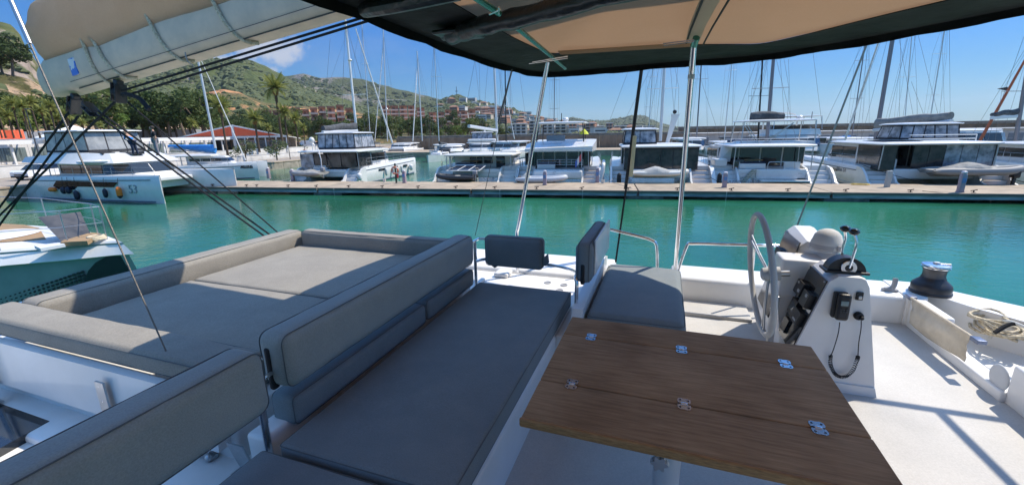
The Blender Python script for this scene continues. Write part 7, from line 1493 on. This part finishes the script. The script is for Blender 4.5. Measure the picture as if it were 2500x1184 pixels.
mb = MB(); p = P3(1872, 838, 1, 3.40); mb.rbox(p.x - .01, p.x + .03, 3.35, 3.40, -1.62, -1.18, .008, 2); part('wheel_brace', mb, STEEL, con)

# ---- winch
p = P3(2270, 714, 2, -1.46)
win = thing('winch', 'black and chrome self tailing winch on the outer coaming by the water', 'winch', p)
k_ = 1.0
mb = MB(); mb.lathe([(.0, 0), (.145, 0), (.148, .012), (.146, .02), (.140, .026), (.140, .07), (.134, .085), (.112, .108), (.09, .13), (.084, .15)], p, 40); part('winch_base', mb, pm('winch_black', (.035, .035, .04), .35, .3), win)
mb = MB(); mb.lathe([(.083, .15), (.078, .17), (.08, .21), (.088, .225), (.086, .232), (.0, .232)], p, 40); part('winch_drum', mb, pm('winch_drum_grey', (.09, .09, .095), .4, .6, bump=.3, bscale=200), win)
mb = MB(); mb.lathe([(.05, .228), (.098, .236), (.10, .243), (.075, .247), (.075, .252), (.10, .257), (.098, .265), (.07, .271), (.0, .272)], p, 40); part('self_tailer', mb, CHROME, win)
mb = MB(); mb.lathe([(.0, .286), (.022, .285), (.026, .27)], p, 20); mb.rbox(p.x - .02, p.x + .1, p.y - .012, p.y + .012, p.z + .268, p.z + .277, .003, 2); part('winch_cap', mb, STEEL, win)

# ---- canvas pocket on the front coaming
cA, cB = P3(2238, 728, 2, -1.44), P3(2395, 824, 2, -1.44)
cA.x = 2.10; cB.x = 2.125
poc = thing('rope_pocket', 'stained cream canvas rope pocket stretched on the front coaming', 'canvas pocket', (2.1, 3.9, -1.72))
g = []
for i in range(13):
    row = []
    for j in range(13):
        u_, v_ = j / 12, i / 12; y = cA.y + (cB.y - cA.y) * (u_ * .93 + .03); x = cA.x - .012 + (cB.x - cA.x) * u_ - .035 * math.sin(math.pi * u_) * math.sin(math.pi * v_ * .9) + noise.noise(Vector((u_ * 5, v_ * 4, 2))) * .012
        row.append((x, y - .02 * v_, -1.445 - v_ * (.205 + .01 * math.sin(u_ * 5))))
    g.append(row)
part('pocket_cloth', MB().sheet(g, .004, (1, 0, 0)), CREAMC, poc, angle=80)
mb = MB(); mb.tube([(cA.x - .012, cA.y, -1.443), (cB.x - .012, cB.y, -1.443)], .012, 10); part('pocket_hem', mb, CREAMC, poc)
mb = MB()
for c_, dy in ((cA, .05), (cB, -.05)):
    mb.rbox(c_.x - .025, c_.x + .03, c_.y + min(0, dy * 1.6), c_.y + max(0, dy * 1.6), -1.462, -1.432, .004, 2)
part('pocket_clamp', mb, pm('clamp_bluegrey', (.16, .19, .27), .35, .5), poc)
# coil of rope in the locker
mb = MB(); rc = P3(2420, 800, 2, -1.56); cpts = []
for i in range(150):
    a = i * .33; rr_ = .13 + .045 * math.sin(i * .37) + .02 * math.sin(i * 1.3); cpts.append((rc.x + .02 + rr_ * math.cos(a) * .75, rc.y + rr_ * math.sin(a) * 1.15 - .02, -1.60 + .0009 * i + .02 * math.sin(i * .61)))
mb.tube(cpts, .0105, 7)
solo('rope_coil', mb, ROPEW, 'coil of cream rope lying behind the canvas pocket', 'rope', angle=80)
mb = MB(); mb.tube(smooth_path([(2.52, 4.15, -1.64), (2.5, 4.05, -1.46), (2.52, 3.9, -1.42), (2.6, 3.72, -1.46), (2.62, 3.6, -1.6)], 6), .012, 8)
solo('white_hose', mb, pm('white_hose', (.6, .58, .52), .5), 'white hose looping over the rope locker beside the winch', 'hose')
q0 = P3(2480, 810, 2, -1.47); mb = MB(); mb.tube(smooth_path([(q0.x - .1, q0.y + .02, -1.5), (q0.x, q0.y + .05, -1.43), (q0.x + .06, q0.y - .05, -1.43), (q0.x + .03, q0.y - .12, -1.52)], 6), .014, 8)
solo('black_rope', mb, ROPEB, 'short black rope end beside the cream coil at the right edge', 'rope')

# ---- bimini: canvas roof on steel tubes
bim = thing('bimini_canopy', 'beige canvas bimini roof with black border on steel tubes overhead', 'bimini', (0, 2, -1.4))
outer = [(-1.59, -2.2), (-1.585, 1.79), (-1.585, 2.15), (-1.60, 3.0), (-1.59, 3.73), (-1.53, 4.3), (-1.46, 4.66), (-1.34, 4.86), (-1.16, 4.95), (-.9, 4.93), (-.57, 4.88), (-.2, 4.82), (.22, 4.76), (.55, 4.75), (.83, 4.68), (1.1, 4.46), (1.35, 4.22), (1.65, 3.85), (1.89, 3.53), (2.1, 3.1), (2.14, 2.2), (2.14, -2.2)]
inner = [(-1.14, -2.2), (-1.10, 1.79), (-1.09, 2.15), (-1.08, 3.0), (-1.05, 3.45), (-1.03, 3.66), (-1.0, 3.8), (-.95, 3.87), (-.85, 3.89), (-.7, 3.89), (-.4, 3.9), (-.07, 3.93), (.18, 3.98), (.42, 4.08), (.66, 4.17), (.86, 3.98), (1.05, 3.70), (1.22, 3.45), (1.42, 3.18), (1.62, 2.88), (1.78, 2.2), (1.82, -2.2)]
def cz_(a, b, k): return .62 + k
n = len(outer)
# border: three rings - hanging hem, outer edge, inner edge
bvs = []
for k in range(n):
    o, i_ = Vector((*outer[k], 0)), Vector((*inner[k], 0)); wv = noise.noise(Vector((k * .9, 3, 0))) * .012
    bvs.append([o + Vector((0, 0, .60 + wv * .6)), o + Vector((0, 0, .655)), o.lerp(i_, .35) + Vector((0, 0, .655 + wv)), o.lerp(i_, .7) + Vector((0, 0, .665 - wv)), i_ + Vector((0, 0, .66))])
# refine along the outline
def refine(rows, m=4):
    out_ = []
    for j in range(len(rows[0])):
        out_.append(smooth_path([r_[j] for r_ in rows], m))
    return [[out_[j][i] for j in range(len(out_))] for i in range(len(out_[0]))]
rows = refine(bvs)
for i, r_ in enumerate(rows):
    for j, v in enumerate(r_):
        if j in (0, 2, 3): v += Vector((0, 0, noise.noise(v * 3.1) * .018 + noise.noise(v * 9) * .006))
part('canopy_border', MB().sheet(rows, .006, (0, 0, -1)), BLACKC, bim, angle=60)
# beige panel: fan from the inner outline to a smaller raised copy
rows2 = []
ctr = Vector((.3, 1.0, 0))
ip = [r_[-1] for r_ in rows]
for v in ip:
    c2 = Vector((ctr.x, max(-2.2, min(3.2, v.y * .3 + .8)) if v.y > 0 else v.y, .76))
    rows2.append([v + (v - Vector((ctr.x, min(v.y, 1.5), v.z))).normalized() * .07 + Vector((0, 0, .012)) if s == 0 else v.lerp(c2, s) + Vector((0, 0, .10 * math.sin(min(1, s * 1.6) * math.pi / 2) * .6 + noise.noise(v.lerp(c2, s) * 2.3) * .012)) for s in (0, .06, .15, .3, .5, .75, 1)])
part('canopy_panel', MB().sheet(rows2, .006, (0, 0, 1)), BEIGE, bim, angle=60)
mb = MB()
for (a0, w_) in ((0.10, .10),):
    g = [[(a0 + .02 * math.sin(b_ * 1.5) + w_ * s + (.17 * max(0, (3.6 - b_) / 5)), b_, .650 - .012 * math.sin(math.pi * s)) for s in (0, .25, .5, .75, 1)] for b_ in [-2.2 + i * .5 for i in range(13)]]
    mb.sheet(g, .008, (0, 0, 1))
part('zip_sleeve', mb, pm('beige_sleeve', (.42, .33, .24), .85), bim, angle=60)
mb = MB(); mb.tube([(.225 + .17 * max(0, (3.6 - b_) / 5), b_, .645) for b_ in [-2.2 + i * .5 for i in range(13)] + [3.95]], .007, 6); mb.tube([(.095 + .17 * max(0, (3.6 - b_) / 5), b_, .645) for b_ in [-2.2 + i * .5 for i in range(13)] + [3.8]], .007, 6)
part('canopy_seam', mb, BLACKR, bim)
g = [[(a_, 3.74 + (a_ + .9) * .10 + .16 * s, .648 - .01 * math.sin(math.pi * s)) for s in (0, .5, 1)] for a_ in [-.9 + i * .13 for i in range(9)]]
part('pole_sleeve', MB().sheet(g, .006, (0, 0, 1)), BEIGE, bim, angle=60)
# black roll of side curtain across the ceiling
mb = MB(); rp_ = smooth_path([(-1.42, 2.70, .625), (-1.3, 2.64, .605), (-1.05, 2.48, .60), (-.75, 2.38, .60), (-.2, 2.13, .60), (.6, 1.85, .605), (1.6, 1.55, .61)], 5)
mb.tube(rp_, [.022 + .030 * min(1, i / 4) + .006 * math.sin(i * 1.9) for i in range(len(rp_))], 12); part('rolled_curtain', mb, pm('black_vinyl', (.02, .021, .024), .32, bump=.5, bscale=14, bdist=.02), bim, angle=80)
mb = MB(); rp_ = smooth_path([(-1.5, 2.02, .62), (-1.4, 1.95, .60), (-1.2, 1.9, .59), (-.9, 1.88, .60)], 4); mb.tube(rp_, .035, 10); part('curtain_end_flap', MB().rbox(-1.42, -1.16, 2.55, 2.80, .600, .625, .012, 2), MATS['black_vinyl'], bim); part('curtain_end_roll', mb, MATS['black_vinyl'], bim)
# tubes
def bt(pts, r, name, mat=CHROME, n=12): return part(name, MB().tube(pts, r, n), mat, bim)
for seg in (((-.87, 1.5, .60), (-.86, 2.27, .60)), ((-.87, 2.50, .60), (-.94, 4.2, .58))):
    bt(seg, .016, 'roof_tube', GREENREFL)
T1, T2 = P3(1337, 152, 2, .57), P3(1694, 112, 2, .57)
B1_ = P3(1262, 575, 2, -1.05)
pa = P3(1277, 515, 2, -.86)
pb = B1_.lerp(T1, .14)
bt(smooth_path([(B1_.x, B1_.y, -1.46), B1_, pb, T1], 4)[0:], .019, 'post')
B2_ = P3(1650, 640, 2, -1.30); bt([(B2_.x, B2_.y, -1.45), B2_, T2], .0215, 'post')
bt([T2, T2 + Vector((.01, -.05, .04))], .024, 'post_clamp', GREENREFL); bt([T2 - Vector((0, 0, .22)), T2 - Vector((0, 0, .19))], .024, 'post_clamp', STEEL)
for (c0_, c1_) in (((1292, 156), (1386, 143)), ((1300, 152), (1386, 138)), ((1619, 112), (1694, 102)), ((1619, 107), (1694, 98)), ((1195, 36), (1222, 24)), ((1218, 18), (1218, 36))):
    bt([P3(*c0_, 2, .565), P3(*c1_, 2, .565)], .0045, 'grab_wire', CHROME, 6)
# forward frame past the canvas (it throws the bars of shade on the floor)
bt([(2.44, 4.15, .60), (2.8, 4.16, .60), (4.0, 4.16, .58)], .03, 'forward_frame_tube'); bt([(2.42, 4.15, .59), (2.46, 2.0, .60), (2.5, -1.0, .6), (2.1, -1.2, .62)], .026, 'forward_frame_tube'); bt([(3.0, 4.15, .59), (3.05, 2.0, .59), (3.1, -1.6, .6)], .026, 'forward_frame_tube')
bt([(4.0, 4.16, .58), (4.3, 4.2, -1.5)], .02, 'forward_frame_tube')

# ---- boom with the mainsail in its bag
bo = thing('boom', 'grey boom with stowed mainsail in a grey sail bag, upper left', 'boom', (-5.6, 2.8, .5))
BD = Vector((1, 0, .115)).normalized(); bn = Vector((-.115, 0, 1)).normalized()
KB = 1.15
E0 = Vector((-5.95, 2.8, .43)) * KB
def bs(t): return E0 + BD * t * KB
def sect(c, w_, h, nseg=16, lift=0): return [c + Vector((0, math.cos(a) * w_, 0)) + bn * (h * .5 + math.sin(a) * h * .5 + lift) for a in [i * 2 * math.pi / nseg for i in range(nseg)]]
mb = MB()
def bsec(c):
    pts = []
    for (y, z) in ((-.10, .0), (-.135, .05), (-.15, .15), (-.145, .27), (-.12, .34), (.12, .34), (.145, .27), (.15, .15), (.135, .05), (.10, .0), (.04, -.02), (-.04, -.02)):
        pts.append(c + Vector((0, y * KB, 0)) + bn * z * KB)
    return pts
mb.loft([bsec(bs(t)) for t in (0.55, 1, 2, 4, 6, 9)]); bmp = part('boom_section', mb, BOOMC, bo, angle=50)
mb = MB(); mb.loft([[c * 1 for c in bsec(bs(.55))], [bs(.25) + (c - bs(.25)) for c in [v - BD * .3 for v in bsec(bs(.55))]], [v * 1 for v in [bs(.0) + (q - bs(.55)) * .72 + bn * .03 for q in bsec(bs(.55))]]]); part('boom_end', mb, BOOMC, bo, angle=50)
mb = MB(); l0 = bs(.66) + Vector((0, -.152 * KB - .002, 0)); mb.add([l0 + bn * .10, l0 + bn * .27 - BD * .0, l0 + BD * .11 + bn * .27, l0 + BD * .11 + bn * .10, l0 + bn * .10 + Vector((0, .01, 0)), l0 + bn * .27 + Vector((0, .01, 0)), l0 + BD * .11 + bn * .27 + Vector((0, .01, 0)), l0 + BD * .11 + bn * .10 + Vector((0, .01, 0))], [(0, 1, 2, 3), (7, 6, 5, 4), (0, 4, 5, 1), (1, 5, 6, 2), (2, 6, 7, 3), (3, 7, 4, 0)])
part('sticker', mb, pm('blue_white_sticker', (.06, .18, .62), .4, col2=(.7, .72, .75), nscale=11, contrast=(.52, .56)), bo)
mb = MB(); mb.tube([bs(.6) + Vector((0, -.10 * KB, 0)) - bn * .01, bs(9) + Vector((0, -.10 * KB, 0)) - bn * .01], .006, 6); mb.tube([bs(.6) + Vector((0, -.155 * KB, 0)) + bn * .05, bs(9) + Vector((0, -.155 * KB, 0)) + bn * .05], .003, 5); part('boom_track', mb, pm('dark_track', (.05, .05, .05), .5), bo)
# sail bag with sag and creases
rings = []
for i in range(40):
    t = .28 + i * .21; c = bs(t); ht = (.62 + .03 * t) * KB; ring = []
    for k in range(20):
        a = k / 20 * 2 * math.pi; y = math.cos(a); z = math.sin(a)
        yy = KB * y * (.17 + .06 * (1 - z) * .5); lowz = .24 - .02 * abs(math.sin(t * 1.7)) - (.05 if t > 1 else .0)
        p = c + Vector((0, yy, 0)) + bn * (lowz * KB + (z + 1) * .5 * ht)
        cre = noise.noise(Vector((t * 1.5 + z * 2.2, z * 1.2 + (y > 0) * 5, 0))) * .035 + noise.noise(Vector((t * 5 + z * 5, z * 1.5, 4))) * .012
        p += Vector((0, y * cre, cre * .3)); ring.append(p)
    rings.append(ring)
part('sail_bag', MB().loft(rings), SAILB, bo, angle=80)
for t, tb_ in ((.98, .05), (1.12, .07), (1.9, .1), (2.65, .22)):
    mb = MB(); pts = []
    for k in range(12):
        a = -.15 + k / 11 * (math.pi / 2 + .35); pts.append(bs(t + k * .02 * (1 if tb_ > .06 else .3)) + KB * (Vector((0, -.165 * math.cos(max(0, a - .3)) - .0, 0)) + bn * (.30 - .335 * math.sin(min(a, math.pi / 2)))))
    mb.tube(smooth_path(pts, 2), .0145 * KB, 7); part('reef_line', mb, ROPEW, bo)
# sheets, blocks
def blk(c, d_, nm_lab, s=1.0):
    s *= KB
    t_ = thing('sheet_block', nm_lab, 'block', c, 0, 'black mainsheet blocks under the boom')
    q = d_.normalized().to_track_quat('Z', 'Y').to_matrix().to_4x4(); M = Matrix.Translation(c) @ q
    mb = MB(); mb.rbox(-.05 * s, .05 * s, -.035 * s, -.022 * s, -.085 * s, .085 * s, .011, 3, M=M); mb.rbox(-.05 * s, .05 * s, .022 * s, .035 * s, -.085 * s, .085 * s, .011, 3, M=M); mb.rbox(-.03 * s, .03 * s, -.03 * s, .03 * s, .05 * s, .12 * s, .011, 2, M=M); part('block_cheek', mb, BLACKP, t_)
    mb = MB(); mb.lathe([(.002, -.022 * s), (.05 * s, -.021 * s), (.042 * s, 0), (.05 * s, .021 * s), (.002, .022 * s)], (0, 0, 0), 18, M @ Matrix.Rotation(R(90), 4, 'X')); part('sheave', mb, BLACKR, t_)
    return c
k1 = P3(182, 258, 1, 2.72 * KB); k2 = P3(290, 228, 1, 2.72 * KB); k3 = P3(222, 268, 1, 2.72 * KB)
blk(k1, Vector((.5, .0, .8)), 'black mainsheet block hanging at the boom end, left one'); blk(k2, Vector((.3, 0, .9)), 'black mainsheet block hanging farther in along the boom'); blk(k3, Vector((-.75, 0, .6)), 'slim black mainsheet block angled down between the two others', .85)
def line(pts, r, mat, label, cat='rope', name='sheet_rope', grp='black mainsheet lines', n=6):
    return solo(name, MB().tube(pts, r, n), mat, label, cat, grp, loc=tuple(pts[0]))
LB = 2.72 * KB
for (c0_, c1_, b_, lab) in (((168, 275), (-40, 560), LB, 'left black mainsheet fall running down to the left edge'), ((190, 285), (-30, 590), LB, 'middle of the three parallel black ropes running down left'), ((280, 250), (-20, 545), LB, 'black mainsheet fall from the inner block, right of the parallel ropes'),):
    line([P3(*c0_, 1, b_), P3(*c1_, 1, b_)], .0125, ROPEB, lab)
for (c0_, c1_, e, lab) in (((232, 278), (642, 574), (3.4, -1.12), 'black rope of the tight pair running down right to the sunbed, lower one'), ((240, 272), (652, 568), (3.4, -1.12), 'black rope of the tight pair running down right to the sunbed, upper one'), ((312, 250), (675, 565), (3.5, -1.12), 'single thinner black rope running down right to the sunbed corner')):
    p1 = P3(*c0_, 1, LB); q1 = P3(*c1_, 2, e[1]); line([p1, q1, q1 + (q1 - p1).normalized() * .12], .0105 if e[0] < 3.45 else .008, ROPEB, lab)
for (c0_, c1_, lab) in (((298, 222), (905, 38), 'upper of two black lines running parallel under the boom'), ((300, 236), (905, 50), 'lower of two black lines running parallel under the boom')):
    line([P3(*c0_, 1, LB), P3(*c1_, 1, LB)], .0105, ROPEB, lab)
mb = MB(); p1 = P3(300, 232, 1, 2.68 * KB); mb.tube(smooth_path([p1, p1 + Vector((.08, 0, .0)), p1 + Vector((.25, 0, -.05)), p1 + Vector((.36, 0, -.16))], 5), .022, 8); solo('rope_tail', mb, ROPEB, 'bundled black rope tail drooping from the inner block', 'rope')
mb = MB(); mb.tube(smooth_path([P3(452, 128, 1, 2.6 * KB), P3(458, 150, 1, 2.6 * KB), P3(475, 163, 1, 2.65 * KB)], 4), .006, 6); solo('pennant_line', mb, pm('grey_line', (.3, .3, .3), .7), 'short grey line end hanging from the boom middle', 'rope')
# wires and stays of the own rig
def wire(c0_, c1_, b_, r, mat, lab, name='stay_wire', grp='rigging of the own boat', ext=1.0, cat='rigging wire', z0=None):
    a_ = P3(*c0_, 1, b_) if z0 is None else P3(*c0_, 2, z0); b2_ = P3(*c1_, 1, b_ if z0 is None else a_.y)
    return line([a_, a_ + (b2_ - a_) * ext], r, mat, lab, cat, name, grp)
a_ = P3(431, 915, 2, -1.17); b2_ = P3(30, 10, 1, a_.y); ty = thing('topping_wire', 'thin brown wire crossing the sunbed from the lower deck to the upper left', 'rigging wire', a_)
part('wire', MB().tube([a_, b2_], .0042, 6), WIRE, ty); s1_ = a_.lerp(b2_, .905); part('swage_fitting', MB().tube([s1_, b2_, b2_ + (b2_ - a_) * .1], .0095, 10), STEEL, ty)
wire((1160, 576), (1250, 170), 3.6, .0028, WIRE, 'thin grey line beside the small backrest up to the canopy corner', z0=-.88)
line([P3(1216, 300, 1, 4.7), P3(1251, 168, 1, 4.7)], .010, pm('grey_bungee', (.12, .12, .13), .8), 'thick grey elastic tie at the canopy corner', 'rope', 'bungee_tie', 'ties')
wire((1503, 640), (1530, 450), 5.0, .011, ROPEB, 'black covered shroud rising left of the chrome post', z0=-1.4)
a_ = P3(1527, 462, 1, 5.1); b2_ = P3(1566, 172, 1, 5.1); st_ = thing('boathook_bundle', 'black covered pole lashed upright with a pale wooden batten beside it', 'pole', a_)
part('pole', MB().tube([a_, b2_], .019, 8), BLACKR, st_); a2 = P3(1540, 432, 1, 5.08); b3 = P3(1550, 332, 1, 5.08); part('wood_batten', MB().tube([a2, b3], .022, 4), pm('pale_batten', (.5, .42, .26), .8), st_)
wire((1942, 562), (2118, 104), 5.2, .0125, pm('grey_shroud', (.33, .31, .28), .5, .5), 'thick grey shroud rising right of the steering wheel', z0=-1.46)

# ---- individual labels for rows of look-alikes, by their order seen from the camera
bpy.context.view_layer.update()
def ordlabel(group, tmpl):
    W_ = ['leftmost', 'second from left', 'third from left', 'fourth from left', 'fifth from left', 'sixth from left', 'seventh from left', 'eighth from left', 'ninth from left', 'tenth from left', '11th from left', '12th from left', '13th from left', '14th from left', '15th from left', '16th from left', '17th from left', '18th from left', '19th from left', '20th from left', '21st from left', '22nd from left', '23rd from left', '24th from left', '25th from left', '26th from left', '27th from left', '28th from left', '29th from left', '30th from left', '31st from left', '32nd from left']
    os_ = sorted([o for o in bpy.data.objects if o.get('group') == group and o.parent is None], key=lambda o: math.atan2(o.matrix_world.translation.x, o.matrix_world.translation.y))
    for i, o in enumerate(os_): o['label'] = tmpl % (W_[i] if i < len(os_) - 1 else 'rightmost')
ordlabel('mooring cleats along the pontoon', 'small rusty mooring cleat on the pontoon front edge, %s'); ordlabel('pines behind the restaurant', 'dense pine of the dark grove behind the restaurants, %s')
ordlabel('trees above the breakwater wall', 'green tree above the brown breakwater wall, %s'); ordlabel('bushy trees among the left palms', 'bushy tree behind the left palms, %s'); ordlabel('palms clustered at the left edge', 'shaggy palm of the left edge cluster, %s')
ordlabel('trees in the belt behind the quay', 'tree in the belt behind the parked cars, %s'); ordlabel('pines on the lower slope', 'dark pine between the terracotta rows, %s')
